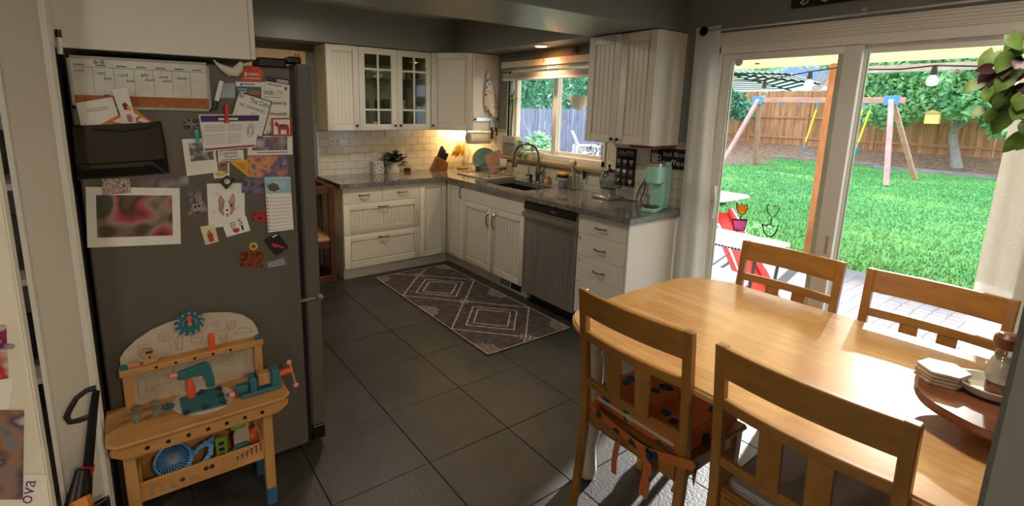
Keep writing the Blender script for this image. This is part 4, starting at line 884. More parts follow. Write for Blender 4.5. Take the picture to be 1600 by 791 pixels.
# ================================================================ FRIDGE AND WHAT HANGS ON IT
XF = 2.751
c = thing('refrigerator', 'grey steel refrigerator with its side covered in magnets and papers', 'refrigerator', (2.35,-3.03,0))
MB().box(1.93,XF,-3.40,-2.682,.03,1.752).build('body', MT['fridge'], c, bevel=.006)
MB().box(1.935,XF-.006,-2.682,-2.662,.06,1.745).build('gasket', MT['black'], c)
d = MB().box(1.93,XF,-2.662,-2.595,.748,1.772).build('upper_door', MT['fridge'], c, bevel=.008, seg=2)
d2 = MB().box(1.93,XF,-2.662,-2.595,.105,.738).build('freezer_drawer', MT['fridge'], c, bevel=.008, seg=2)
MB().box(2.2,2.26,-2.595,-2.545,.8,1.6).build('handle', MT['steel'], d, bevel=.01); MB().box(2.0,2.65,-2.595,-2.55,.68,.71).build('handle', MT['steel'], d2, bevel=.01)
MB().box(1.94,XF-.004,-2.66,-2.60,.03,.10).build('kick_plate', MT['darkmetal'], c, bevel=.004)
MB().box(2.62,XF-.02,-2.80,-2.69,1.752,1.79).build('hinge_cover', MT['darkmetal'], c, bevel=.006); MB().box(2.66,XF-.01,-2.685,-2.63,1.772,1.80).build('hinge_cap', MT['darkmetal'], c, bevel=.006)
MB().box(XF-.03,XF+.004,-2.69,-2.62,.738,.748).build('hinge_pin', MT['chrome'], c)
for (x,y) in ((2.0,-3.3),(2.68,-3.3),(2.0,-2.75),(2.68,-2.75)): MB().cyl((x,y,0),(x,y,.03),.02,n=10).build('foot', MT['black'], c)
LIFT = {}
def onf(px, py, lift=.0005): p = U(px, py, 'x', XF); p.x = XF+lift; return p
def card(name, label, cat, quad, m, lift=.0008, th=.0008, prints=(), group=None):
    """thin sheet held on the fridge side; quad in order tl,tr,br,bl"""
    c = thing(name, label, cat, tuple(onf(*quad[3])), group)
    P = [onf(*q, lift) for q in quad]
    MB().prism(P, (th,0,0)).build('sheet', m, c)
    def Q(u, v):   # u right, v down in [0,1]
        a = P[0].lerp(P[1], u); b = P[3].lerp(P[2], u); r = a.lerp(b, v); r.x = XF+lift+th+lf[0]; return r
    lf = [0]
    for pr in prints:
        lf[0] += .00025; k = pr[0]
        if k == 'rect': _, u0,v0,u1,v1,mm,nm = pr; MB().prism([Q(u0,v0),Q(u1,v0),Q(u1,v1),Q(u0,v1)], (.0002,0,0)).build(nm, mm, c)
        elif k == 'lines':
            _, u0,u1,vs,th_,mm,nm = pr; b = MB()
            for v_ in vs: b.prism([Q(u0,v_),Q(u1,v_),Q(u1,v_+th_),Q(u0,v_+th_)], (.0002,0,0))
            b.build(nm, mm, c)
        elif k == 'text':
            _, s_, u0,v0,u1,v1,mm = pr; o = Q(u0,v1); o.x += .0003; uu = Q(u1,v1)-Q(u0,v1); vv = Q(u0,v0)-Q(u0,v1)
            text_mb(s_, o, uu, vv, width=uu.length, height=vv.length).build('lettering', mm, c)
        elif k == 'poly': _, pts, mm, nm = pr; MB().prism([Q(*p) for p in pts], (.0002,0,0)).build(nm, mm, c)
        elif k == 'curve':
            _, pts, r_, mm, nm = pr; MB().tube([Q(*p) for p in pts], r_, 4, flat=1).build(nm, mm, c)
    return c
pm = MT['paper']; ik = MT['ink']; ig = MT['inkgrey']
# weekly white board with cork strip
bd = [(103.3,86),(325,98.5),(330,174),(114.5,169)]
c = thing('calendar_board', 'wide white weekly calendar board with a cork strip on the fridge', 'whiteboard', tuple(onf(114,169)))
P = [onf(*q, .001) for q in bd]
MB().prism(P, (.008,0,0)).build('board', mat('whiteboard',(196,198,190),.3), c)
def Qb(u, v, l=.0096): a = P[0].lerp(P[1],u); b = P[3].lerp(P[2],u); r = a.lerp(b,v); r.x = XF+l; return r
def qbox(mb, u0, v0, u1, v1, l=.0092, t=.0004): mb.prism([Qb(u0,v0,l),Qb(u1,v0,l),Qb(u1,v1,l),Qb(u0,v1,l)], (t,0,0))
b = MB(); 
for (u0,v0,u1,v1) in ((0,0,1,.05),(0,.95,1,1),(0,0,.018,1),(.982,0,1,1)): qbox(b,u0,v0,u1,v1,.001,.012)
b.build('frame', mat('aluminium_frame',(168,166,158),.6), c)
b = MB(); qbox(b,.018,.74,.982,.95); b.build('cork_strip', mat('cork',(168,104,58),.9,var=.2,scale=80), c)
b = MB()
for k in range(1,7): qbox(b,.018+k*.138-.0015,.2,.018+k*.138+.0015,.72)
qbox(b,.03,.2,.97,.21); b.build('grid_print', ig, c)
b = MB()
for k in range(7): qbox(b,.04+k*.138,.15,.11+k*.138,.18)
b.build('day_print', ig, c)
for (s_,u,v,w_,h_) in (('6/6',.17,.14,.07,.09),('cod',.04,.30,.06,.06),('cod',.185,.34,.055,.07),('bm',.225,.44,.05,.07),('cod',.33,.36,.06,.07),('bm',.38,.47,.05,.07),('am',.48,.35,.05,.06),('bath',.51,.43,.07,.06),('work',.61,.36,.07,.06),('swim',.63,.44,.07,.06),('swim',.745,.37,.075,.06)):
    o_ = Qb(u,v,.0097); uu = Qb(u+w_,v)-Qb(u,v); vv = Qb(u,v-h_)-Qb(u,v)
    text_mb(s_, o_, uu, vv, width=uu.length, height=vv.length, shear=.2).build('handwriting', ik, c)
MB().box(XF+.009,XF+.013,*[sorted((Qb(.21,.7).y,Qb(.25,.7).y))[i] for i in (0,1)],Qb(.23,.76).z,Qb(.23,.72).z).build('magnet', mat('blue_magnet',(50,70,150),.4), c)
# mail pocket
quad = [(113,196),(250,190),(262,271),(121,281)]
c = thing('mail_pocket', 'dark brown canvas mail pocket stuffed with papers on the fridge', 'pocket', tuple(onf(121,281)))
P = [onf(*q,.001) for q in quad]
pk = MB(); vs = []
for i in range(7):
    for j in range(5):
        u, v = i/6, j/4; a = P[0].lerp(P[1],u); b_ = P[3].lerp(P[2],u); p = a.lerp(b_,v)
        e = (1-(2*u-1)**4)*(1-(max(0,v-.5)*2)**4); p.x = XF+.006+.035*e; vs.append(p)
pk.add(vs, [(i*5+j,i*5+j+1,(i+1)*5+j+1,(i+1)*5+j) for i in range(6) for j in range(4)])
pk.build('front', mat('canvas_brown',(58,52,40),.9,bump=.4,bscale=300), c, smooth=80)
MB().prism(P, (.003,0,0)).build('back', MT['blackmat'], c)
P2 = [P[3].lerp(P[0],.28), P[2].lerp(P[1],.28)]
b = MB()
for i in range(6):
    u0, u1 = i/6, (i+1)/6
    def pp(u,v):
        a = P[0].lerp(P[1],u); b_ = P[3].lerp(P[2],u); p = a.lerp(b_,v); e = (1-(2*u-1)**4)*(1-(max(0,v-.5)*2)**4); p.x = XF+.0075+.035*e; return p
    b.add([pp(u0,.7),pp(u1,.7),pp(u1,.97),pp(u0,.97)],[(0,1,2,3)])
b.build('lower_band', MT['black'], c)
MB().tube([onf(113,196,.008),onf(150,202,.04),onf(190,203,.045),onf(230,199,.04),onf(250,190,.008)], .0035, 6).build('piping', MT['black'], c); MB().tube([onf(250,190,.004),onf(257,225,.006),onf(263,270,.004)], .004, 6).build('piping', MT['black'], c)
card('letter', 'white folded letter leftmost in the mail pocket', 'paper', [(119,161),(176,151.5),(193,204),(129,206)], pm, .016, prints=[('lines',.2,.8,[.25,.32,.39],.02,ig,'print')])
card('letter', 'white curled sheet in front of the folded letter in the mail pocket', 'paper', [(123,180),(182,169),(192,205),(146,205)], pm, .019)
card('sticker_sheet', 'orange sheet of white stickers slanting out of the mail pocket', 'paper', [(142,202),(208,168),(237,190),(222,206)], mat('sticker_orange',(206,120,60),.7), .022, prints=[('rect',.1+.3*i,.12+.45*j,.3+.3*i,.46+.45*j,pm,'sticker') for i in range(3) for j in range(2)])
card('bookmark', 'tall white strip with fruit stickers in the mail pocket', 'paper', [(174.5,140),(198,137.5),(217,204),(196,204)], pm, .026, prints=[('poly',[(.35,.36),(.6,.32),(.75,.4),(.6,.5),(.4,.5)],mat('fruit_red',(150,40,30),.6),'fruit_print'),('poly',[(.6,.42),(.85,.42),(.85,.52),(.62,.52)],mat('fruit_yellow',(220,160,40),.6),'fruit_print'),('poly',[(.4,.62),(.7,.6),(.8,.7),(.65,.8),(.4,.78)],mat('rose_print',(190,110,120),.6),'rose_print'),('rect',.3,.9,.8,.98,mat('teal_print',(40,90,100),.6),'band')])
# markers
def marker(label, a, b, lift=.012):
    p, q = onf(*a, lift), onf(*b, lift); c = thing('marker_pen', label, 'marker', tuple(q), 'marker pens')
    m = p.lerp(q,.68); MB().cyl(p,m,.008,n=12).build('barrel', MT['white'], c); MB().cyl(m,q,.0088,n=12).build('cap', MT['black'], c)
marker('white marker pen standing above the left end of the calendar board', (95,85),(91,47), .014)
marker('white marker pen with black cap slanting below the bird magnet', (345,127),(334,172))
# bird magnet
c = thing('bird_magnet', 'white ceramic bird magnet at the top of the fridge', 'magnet', tuple(onf(358,125)))
B0 = onf(360,108,.012); s_ = (onf(383,108)-onf(332,108)).length
b = MB(); pts = [onf(333,94,.008),onf(340,101,.010),onf(348,107,.014),onf(358,113,.018),onf(366,113,.018),onf(372,107,.016),onf(375,101,.014)]
b.tube(pts, [.002,.0065,.0125,.0185,.0195,.016,.011], 12); b.ball(onf(375,101.5,.014), .0115, 12); b.tube([onf(379,102,.014),onf(385,105,.014)], [.004,.0008], 6)
b.build('body', mat('ceramic_white',(214,208,192),.3), c, smooth=70)
org = mat('orange_card',(204,78,38),.6); tealc = mat('teal_card',(30,112,120),.6)
card('house_magnet', 'orange house-shaped magnet beside the bird', 'magnet', [(378,110),(411,112),(409,128),(377,127)], org, .001, .002, [('poly',[(-.02,.05),(.25,-.38),(.75,-.42),(1.08,.12)],org,'roof'),('rect',.12,.15,.25,.5,pm,'logo'),('lines',.3,.8,[.2,.35],.08,pm,'print'),('lines',.1,.9,[.65],.08,pm,'print')])
card('service_card', 'teal and white service card under the orange house magnet', 'card', [(368,127.5),(408,128.5),(408,153),(369,152)], tealc, .001, .001, [('rect',0,0,1,.3,pm,'header'),('rect',.18,.08,.26,.26,tealc,'logo'),('lines',.3,.75,[.12],.08,ig,'print'),('rect',.52,.55,.95,.78,org,'price_box'),('lines',.08,.42,[.45,.6,.75],.05,pm,'print')])
card('note', 'plain pale blue note left of the teal card', 'note', [(345,130),(367,130),(367.5,153),(342,153)], mat('pale_note',(170,176,182),.8), .0008)
card('wifi_sheet', 'white handwritten WiFi sheet at the top right of the fridge', 'paper', [(408,128),(452,130),(452,211),(409,209)], pm, .0008, prints=[('text','WiFi',.08,.16,.42,.25,ik),('curve',[(.5,.2),(.58,.16),(.68,.16),(.76,.2)],.0008,ik,'wifi_mark'),('curve',[(.55,.23),(.62,.2),(.68,.2),(.72,.23)],.0008,ik,'wifi_mark'),('lines',.08,.72,[.28],.008,ik,'rule'),('text','England646-56',.1,.36,.88,.44,ik),('text','blossom546',.3,.56,.9,.63,ik),('text','168.11.1',.3,.76,.75,.83,ik),('text','16',.18,.93,.35,1.0,ik)])
card('membership_card', 'dark blue and white plastic card at the top right corner', 'card', [(415,119),(452.5,124),(451,144.5),(414.5,136.5)], MT['white'], .003, .001, [('rect',0,0,1,.45,mat('navy_card',(30,32,60),.4),'band'),('lines',.45,.95,[.14,.28],.08,pm,'print'),('lines',.05,.7,[.6],.1,ig,'print'),('rect',.78,.62,.92,.88,ig,'seal')])
bo = card('date_card', 'tilted white card with black border reading The Date', 'card', [(372,142.5),(425,158.5),(409.5,216),(356,196)], MT['black'], .0032, .0008, [('rect',.03,.025,.97,.975,pm,'panel'),('text','The Date',.38,.06,.95,.20,ik),('text','THE UNBREAKABLE',.12,.28,.9,.37,ig),('text','SM',.5,.44,.66,.5,ig)])
mgn = mat('dome_magnet',(176,170,156),.35)
o = MB().lathe([(.012,0),(.0115,.006),(.008,.009),(.001,.01)], onf(377,148,.0045), 16, ax=(1,0,0)).build('dome_magnet', mgn); tag(o, 'grey dome magnet on the corner of the tilted white card', 'magnet')
pur = mat('purple_band',(62,34,98),.6)
card('schedule_sheet', 'white landscape sheet with a purple band at the top', 'paper', [(310,179),(407,178.5),(398,230),(318,237)], pm, .0060, .0006, [('rect',.02,.03,.98,.2,pur,'band'),('rect',.3,.1,.62,.16,pm,'banner'),('lines',.06,.4,[.3,.35,.4,.45,.56,.62,.68,.74,.80],.012,ig,'print'),('lines',.45,.7,[.3,.35,.4,.45,.56,.62,.68,.74,.80],.012,ig,'print'),('curve',[(.86+.065*math.cos(a*.5),.48+.2*math.sin(a*.5)) for a in range(13)],.0009,mat('stamp_blue',(90,140,170),.7),'stamp'),('curve',[(.86+.04*math.cos(a*.5),.48+.12*math.sin(a*.5)) for a in range(13)],.0012,mat('stamp_blue2',(90,140,170),.7),'stamp'),('rect',.02,.92,.98,.97,mat('maroon_line',(140,30,60),.6),'footer_line')])
def clip(label, a, b, m, w=.012):
    p, q = onf(*a,.012), onf(*b,.014); c = thing('magnet_clip', label, 'clip', tuple(q)); v_ = (q-p).normalized(); s2_ = v_.cross(Vector((1,0,0)))
    MB().tube([p, p.lerp(q,.3), p.lerp(q,.6), q], [w*.7,w,w*.6,w*.85], 10, flat=.6).build('grip', m, c); MB().cyl(p.lerp(q,.15)-Vector((.010,0,0)),p.lerp(q,.15)+Vector((.004,0,0)),.005,n=8).build('spring', m, c)
clip('red plastic magnet clip holding the purple-topped sheet', (353,163),(353,192), MT['red'])
clip('turquoise magnet clip holding the framed photo print', (305,203),(309,222), mat('turquoise_plastic',(60,160,160),.3), .010)
card('flag_magnet', 'small dark flag-cross magnet at the left of the purple-topped sheet', 'magnet', [(287,187),(310,186),(311,201),(288,202)], mat('flag_dark',(46,40,42),.5), .001, .003, [('poly',[(.0,.42),(1,.42),(1,.58),(0,.58)],ig,'cross'),('poly',[(.44,0),(.56,0),(.56,1),(.44,1)],ig,'cross'),('poly',[(0,0),(.1,0),(1,.95),(1,1),(.9,1),(0,.08)],MT['inkgrey'],'cross')])
ph1 = blotch('photo_blur_a',[(70,78,84),(140,116,104),(60,76,80),(196,190,186)],22)
card('photo_print', 'white photo print with a double border under the turquoise clip', 'photo', [(284,217.5),(334,215.5),(340.5,269),(292,275)], pm, .0030, prints=[('rect',.12,.14,.88,.86,MT['trim'],'inner_border'),('rect',.18,.12,.92,.62,ph1,'picture')])
card('photo_sheet', 'white sheet with a blurred photo below the wooden horse tile', 'photo', [(386.5,213),(456.5,212),(457,241.5),(386.5,243)], pm, .0016, prints=[('rect',.1,.05,.88,.75,blotch('photo_blur_b',[(150,140,150),(100,84,92),(180,170,176)],18),'picture'),('lines',.2,.9,[.84],.05,ig,'caption')])
red_ = mat('tile_red',(176,50,44),.4)
hs_ = [(.12,.42),(.16,.26),(.22,.16),(.28,.24),(.38,.36),(.6,.34),(.84,.38),(.92,.5),(.86,.9),(.74,.9),(.72,.66),(.46,.66),(.44,.9),(.33,.9),(.3,.6),(.24,.42)]
card('horse_tile', 'square tile magnet with a red painted horse', 'magnet', [(423.5,184.5),(454.5,184),(455,212.5),(424,212.5)], red_, .002, .006, [('rect',.09,.09,.91,.91,pm,'panel'),('poly',[(.12,.42),(.16,.26),(.22,.16),(.30,.24),(.38,.40),(.30,.5)],red_,'horse_print'),('poly',[(.28,.36),(.6,.34),(.84,.38),(.88,.66),(.30,.66)],red_,'horse_print'),('poly',[(.32,.62),(.45,.62),(.44,.9),(.33,.9)],red_,'horse_print'),('poly',[(.72,.62),(.88,.62),(.86,.9),(.74,.9)],red_,'horse_print'),('poly',[(.42,.36),(.64,.34),(.66,.5),(.44,.52)],mat('saddle_blue',(50,70,120),.5),'saddle_print')])
card('college_card', 'white Colorado State card peeking out below the purple-topped sheet', 'card', [(340,236),(380,234),(381,250),(341,253)], pm, .0020, prints=[('text','Colorado',.08,.02,.75,.4,ik),('text','State',.25,.42,.75,.7,ik),('lines',.1,.9,[.82],.1,ig,'print')])
card('sticky_note', 'triangular yellow note beside the blurred colour photo', 'note', [(358,253),(387,249),(388,277),(375,266)], mat('note_yellow',(226,168,40),.7), .0018, prints=[('lines',.3,.8,[.25,.4,.55],.05,mat('note_ink',(150,100,30),.7),'handwriting')])
card('photo_print', 'colourful blurred photo above the sloth notepad', 'photo', [(386.5,244),(449,243),(450,277),(387,279)], blotch('photo_blur_c',[(60,76,120),(206,150,90),(190,120,100),(60,80,130),(214,170,150)],26), .0024)
card('photo_print', 'small white-edged picture below the framed photo print', 'photo', [(333,254),(358,254),(358,277),(334,279)], pm, .0022, prints=[('rect',.1,.02,.9,.55,blotch('photo_blur_d',[(60,40,36),(150,110,80),(90,60,50)],40),'picture'),('poly',[(.1,.58),(.9,.7),(.5,.9),(.1,.85)],mat('pic_yellow',(210,180,60),.6),'stripe'),('poly',[(.5,.58),(.9,.58),(.9,.7)],mat('pic_blue',(50,70,150),.6),'stripe')])
c = thing('compass_magnet', 'dark green diamond magnet with a round dial', 'magnet', tuple(onf(354,292)))
MB().prism([onf(*p,.0034) for p in ((342,283),(354,273.5),(368,281),(353,296))], (.005,0,0)).build('plate', mat('green_metal',(52,60,40),.4,.6), c, bevel=.001); MB().lathe([(.011,0),(.011,.003),(.009,.003),(.001,.002)], onf(354,283,.0085), 18, ax=(1,0,0)).build('dial', MT['chrome'], c)
# big photo in white mat
big = blotch('photo_blur_e',[(56,66,50),(74,60,46),(150,128,112),(176,60,80),(60,46,38),(90,78,62)],9)
card('photo_print', 'large blurred photo in a white paper mat on the fridge', 'photo', [(133.8,292),(280.5,294),(282.5,381),(136.5,387)], pm, .0012, .0015, [('rect',.10,.13,.91,.84,big,'picture')])
card('photo_magnet', 'small collage magnet on the top edge of the large photo', 'magnet', [(159,280),(202,279),(205,301),(161,304.5)], blotch('collage',[(60,50,46),(190,180,170),(120,60,56),(200,190,170),(70,80,60)],70), .0035, .002)
card('photo_print', 'grey landscape snapshot under the mail pocket', 'photo', [(217,278),(294,275),(295,299),(217,292)], blotch('photo_blur_f',[(120,116,118),(84,70,72),(150,146,150)],14), .0006)
card('photo_print', 'purple-grey tram postcard left of the dog drawing', 'photo', [(289,300.5),(318.5,297),(324,332),(294,336)], blotch('photo_blur_g',[(120,110,130),(60,52,56),(150,140,120),(80,70,70)],34), .0014, prints=[('poly',[(.25,.55),(.75,.52),(.8,.86),(.28,.9)],mat('tram_cream',(150,140,120),.5),'tram_print'),('rect',.36,.62,.48,.74,ik,'tram_window'),('rect',.56,.6,.68,.72,ik,'tram_window')])
tan = mat('dog_tan',(178,140,112),.8)
card('dog_drawing', 'white drawing of a winking corgi with small hearts', 'drawing', [(323,287),(381.5,286),(383,350),(326,357)], pm, .0010, prints=[
 ('poly',[(.30,.46),(.38,.40),(.62,.40),(.70,.46),(.73,.6),(.64,.72),(.5,.78),(.36,.72),(.27,.6)],tan,'dog_face'),('poly',[(.29,.5),(.28,.38),(.33,.25),(.40,.32),(.45,.43)],tan,'ear'),('poly',[(.56,.42),(.62,.31),(.69,.23),(.73,.36),(.72,.5)],tan,'ear'),('poly',[(.32,.44),(.335,.31),(.41,.41)],mat('ear_pink',(206,160,150),.8),'inner_ear'),('poly',[(.60,.41),(.68,.29),(.69,.44)],mat('ear_pink2',(206,160,150),.8),'inner_ear'),
 ('poly',[(.46,.40),(.54,.40),(.6,.62),(.56,.78),(.44,.78),(.4,.62)],pm,'muzzle'),('poly',[(.46,.6),(.55,.6),(.505,.66)],ik,'nose'),('poly',[(.6,.5),(.65,.48),(.66,.54),(.61,.55)],ik,'eye'),
 ('curve',[(.36,.52),(.4,.54),(.44,.52)],.0007,ik,'wink'),('poly',[(.46,.7),(.55,.7),(.505,.8)],mat('tongue',(200,110,100),.7),'mouth'),
 ('curve',[(.24,.25),(.21,.21),(.25,.2),(.28,.21),(.25,.26)],.0006,mat('heart_pink',(200,120,130),.7),'heart'),('curve',[(.66,.14),(.63,.1),(.66,.09),(.7,.1),(.67,.15)],.0006,mat('heart_pink2',(200,120,130),.7),'heart'),('curve',[(.15,.66),(.12,.62),(.15,.6),(.18,.62),(.15,.67)],.0006,mat('heart_pink3',(200,120,130),.7),'heart'),('curve',[(.8,.6),(.77,.56),(.8,.54),(.84,.56),(.8,.61)],.0006,mat('heart_pink4',(200,120,130),.7),'heart')])
card('photo_print', 'dark purple landscape photo above the dog drawing corner', 'photo', [(377.5,277),(413,277),(412,303),(377,301)], blotch('photo_blur_h',[(40,40,60),(120,110,140),(36,36,50)],26), .0030)
skyb = mat('pad_blue',(150,190,200),.7); slb = mat('sloth_brown',(96,78,66),.7)
card('notepad', 'tall lined magnetic notepad with a sloth on its blue header', 'notepad', [(412.5,276.5),(453,276),(458,358),(418.5,363)], pm, .0036, .003, [('rect',0,0,1,.3,skyb,'header'),('poly',[(.1,.15),(.3,.1),(.5,.14),(.55,.22),(.35,.27),(.15,.24)],slb,'sloth_print'),('curve',[(.12,.2),(.06,.1)],.0012,slb,'arm'),('curve',[(.5,.2),(.62,.26)],.0012,slb,'arm'),('curve',[(.05,.07),(.95,.05)],.0006,slb,'branch'),('lines',.12,.95,[.38+.064*i for i in range(10)],.006,ig,'ruling'),('lines',.02,.08,[.36+.064*i for i in range(10)],.025,mat('bullet_red',(170,60,60),.7),'bullets')])
card('photo_magnet', 'small red sunset magnet left of the notepad', 'magnet', [(395,331),(415,330.5),(415,346.5),(395,346)], blotch('sunset_red',[(40,20,24),(180,50,40),(60,30,34)],60), .002, .002)
card('letter_card', 'tilted white card with scattered letters over the dog drawing', 'card', [(345.5,346),(384,336.5),(391,360),(354,370.5)], pm, .0028, .001, [('text','EF',.3,.22,.5,.56,ik),('text','S',.62,.1,.78,.46,ik),('text','I',.68,.52,.76,.86,ik),('poly',[(.3,.75),(.34,.62),(.46,.6),(.58,.66),(.58,.82),(.44,.92)],mat('heart_red',(180,50,56),.7),'heart_print')])
card('gnome_card', 'small cream card with a red and grey figure', 'card', [(312.5,354.5),(335,350),(341.5,377.5),(321,383)], mat('cream_card',(206,196,160),.7), .0016, .001, [('poly',[(.35,.9),(.3,.5),(.5,.2),(.72,.5),(.7,.9)],red_,'body_print'),('poly',[(.35,.45),(.5,.2),(.68,.45)],ig,'hat_print')])
o_ = thing('round_sticker', 'round yellow sticker with a red centre', 'sticker', tuple(onf(396,394)))
MB().lathe([(.0165,0),(.0165,.001),(.001,.001)], onf(396,385,.001), 24, ax=(1,0,0)).build('disc', mat('sticker_yellow',(190,180,50),.5), o_); MB().lathe([(.010,0),(.010,.0005),(.001,.0006)], onf(396,385,.002), 6, ax=(1,0,0)).build('crest', mat('crest_red',(150,60,40),.5), o_)
card('photo_magnet', 'dark tilted magnet with a red dancer shape', 'magnet', [(411,375),(433.5,363),(450.5,387),(430.5,400)], mat('night_card',(34,26,34),.4), .001, .002, [('poly',[(.2,.4),(.35,.35),(.6,.6),(.8,.85),(.7,.9),(.45,.65),(.25,.6)],mat('dancer_red',(170,50,40),.5),'figure_print'),('lines',.55,.9,[.06],.06,pm,'print')])
card('photo_magnet', 'dark orange sunset magnet under the yellow round sticker', 'magnet', [(376,392.5),(413,393.5),(410,417),(373.5,416)], blotch('sunset_orange',[(30,16,14),(150,66,24),(40,20,18),(170,80,30)],45), .001, .002)
card('name_badge', 'clear plastic badge with grey print at the lower right', 'badge', [(411.5,408),(448,397.5),(452,415),(413,422)], mat('badge_grey',(96,94,104),.25), .0032, .001, [('lines',.15,.85,[.3,.5,.7],.06,MT['chalk'],'print')])
# ================================================================ LEFT FOREGROUND: open white door, hall behind
c = struct(thing('door_3', None, None, (4.0,-3.8,0)))
MB().box(3.96,4.0,-4.25,-3.416,.01,2.05).build('door_leaf', MT['trim'], c, bevel=.004)
MB().box(4.0,4.012,-3.456,-3.417,.01,2.05).build('door_stile', MT['trim'], c, bevel=.003)
MB().box(4.0,4.006,-4.2,-3.46,.3,1.9).build('door_panel', mat('door_panel_grey',(170,166,156),.6), c)
def pin(name, label, cat, quad, m, x=4.008, pr=None):
    c = thing(name, label, cat, tuple(U(*quad[3],'x',x))); P = [U(*q,'x',x) for q in quad]; MB().prism(P, (.0015,0,0)).build('sheet', m, c)
    return c, P
pin('photo_print', 'blurred photo pinned on the open white door at the left edge', 'photo', [(-40,640),(38,641),(36,780),(-40,780)], blotch('photo_blur_i',[(30,36,60),(120,120,130),(150,110,80),(60,70,100),(190,180,176)],30), 4.020)
c, P = pin('paper_sheet', 'white paper with purple script pinned low on the open door', 'paper', [(-40,742),(72,742),(82,830),(-40,830)], pm, 4.0185)
text_mb('ova', U(50,786,'x',4.0206), (0,.25,.97), (0,-.97,.25), width=.036, height=.012, shear=.3).build('script_print', mat('script_purple',(100,50,120),.7), c)
pin('paper_sheet', 'red and purple leaflet pinned at the left edge of the picture', 'leaflet', [(-40,505),(10,508),(14,610),(-40,612)], blotch('leaflet',[(180,30,40),(90,30,90),(200,190,180),(170,40,50)],40), 4.0145)
pin('paper_sheet', 'white folded leaflet fan under the red leaflet', 'leaflet', [(-40,600),(22,590),(12,650),(-40,655)], pm, 4.0165)
o = MB().tube([U(8,540,'x',4.013),U(19,541,'x',4.03)], .0035, 6).build('push_pin', MT['chrome']); tag(o, 'small metal pin sticking out of the white door edge', 'pin')
# hall beyond
lc = NT('lace'); lv = lc.coords((1,1,1)); vo = lc.n('ShaderNodeTexVoronoi'); vo.inputs['Scale'].default_value = 50; lc.l(lv, vo.inputs['Vector']); lc.l(lc.ramp(vo.outputs['Distance'],[(.1,lin((110,130,160))),(.4,lin((190,205,225)))]), lc.b.inputs['Base Color'])  # bluish hall light is painted into the white lace
o = MB().box(1.20,1.215,-4.05,-3.60,1.25,1.75).build('lace_curtain', lc.m); tag(o, 'white lace cloth with blue hall light in its colour hanging in the hall behind the wall end', 'curtain')
c = thing('laundry_shelf', 'white shelf unit in the dim hall behind the wall end', 'shelf', (1.7,-3.75,0))
for z in (.25,.75,1.2): MB().box(1.5,1.9,-4.1,-3.6,z,z+.03).build('shelf_board', MT['trim'], c)
for y in (-4.1,-3.63): MB().box(1.5,1.53,y,y+.03,0,1.3).build('upright', MT['trim'], c); MB().box(1.87,1.9,y,y+.03,0,1.3).build('upright', MT['trim'], c)
o = MB().ball((1.7,-3.83,.93),(.17,.18,.15),16).build('laundry_bundle', cloth('laundry_grey',(110,112,120))); tag(o, 'grey cloth bundle on the hall shelf', 'laundry')
o = MB().ball((1.7,-3.83,.42),(.16,.18,.14),16).build('laundry_bundle', cloth('laundry_dark',(46,42,44))); tag(o, 'dark cloth bundle on the lower hall shelf', 'laundry')
o = MB().ball((1.7,-3.83,1.36),(.16,.18,.13),16).build('laundry_bundle', cloth('laundry_brown',(92,84,78))); tag(o, 'brown cloth bundle on top of the hall shelf', 'laundry')
# upright vacuum in front of the wall end
c = thing('stick_vacuum', 'black stick vacuum with looped handle leaning at the wall end', 'vacuum', (2.98,-3.46,0))
X_ = 2.93
A = U(150,612,'x',X_); B = U(146,640,'x',X_); C2 = U(137,735,'x',X_+.03); D_ = U(132,791,'x',X_+.06)
MB().tube([A, B, C2, D_, Vector((3.03,-3.46,.16))], [.011,.013,.015,.02,.02], 10).build('tube', MT['black'], c)
lp = [U(x,y,'x',X_) for x, y in ((150,606),(136,610),(120,622),(109,640),(104,652),(109,660),(124,657),(140,651),(149,645))]
MB().tube(lp, [.010,.009,.009,.0095,.010,.009,.009,.009,.011], 8).build('grip', mat('grip_dark',(40,38,36),.4), c)
MB().tube([U(138,728,'x',X_+.03),U(133,752,'x',X_+.04)], .018, 10).build('red_switch', MT['red'], c)
MB().tube([C2+Vector((.015,-.01,.02)), D_+Vector((.02,-.02,0)), Vector((3.06,-3.47,.30)), Vector((3.06,-3.47,.16))], [.02,.045,.06,.055], 12).build('canister', MT['darkmetal'], c)
MB().tube([U(125,780,'x',X_+.09), Vector((3.09,-3.47,.22))], .03, 10).build('orange_cup', mat('vac_orange',(210,120,40),.4), c)
MB().prism([(2.95,-3.58,.005),(3.16,-3.58,.005),(3.16,-3.40,.005),(2.95,-3.40,.005)], (0,0,.06)).build('floor_head', MT['black'], c, bevel=.015, seg=2); MB().tube([(3.04,-3.465,.16),(3.05,-3.48,.05)], .02, 8).build('neck', MT['black'], c)
# ================================================================ TOY WORKBENCH
WX0_, WX1_, WY0, WY1, WZ = 2.765, 3.035, -3.413, -2.816, .47
c = thing('toy_workbench', 'wooden toy workbench with an arched tool panel in front of the fridge', 'toy workbench', (2.9,-3.11,0))
WBN = c
MB().prism([(WX0_,WY0,WZ-.014),(WX1_-.03,WY0,WZ-.014),(WX1_,WY0+.03,WZ-.014),(WX1_,WY1-.03,WZ-.014),(WX1_-.03,WY1,WZ-.014),(WX0_,WY1,WZ-.014)], (0,0,.014)).build('bench_top', MT['pine'], c, bevel=.003)
ap = MB().prism([(WX1_-.022,WY0+.012,WZ-.016),(WX1_-.022,WY1-.012,WZ-.016),(WX1_-.022,WY1-.012,WZ-.035),(WX1_-.022,WY1-.05,WZ-.062),(WX1_-.022,WY0+.05,WZ-.062),(WX1_-.022,WY0+.012,WZ-.035)], (.016,0,0)).build('front_apron', MT['pine'], c, bevel=.002)
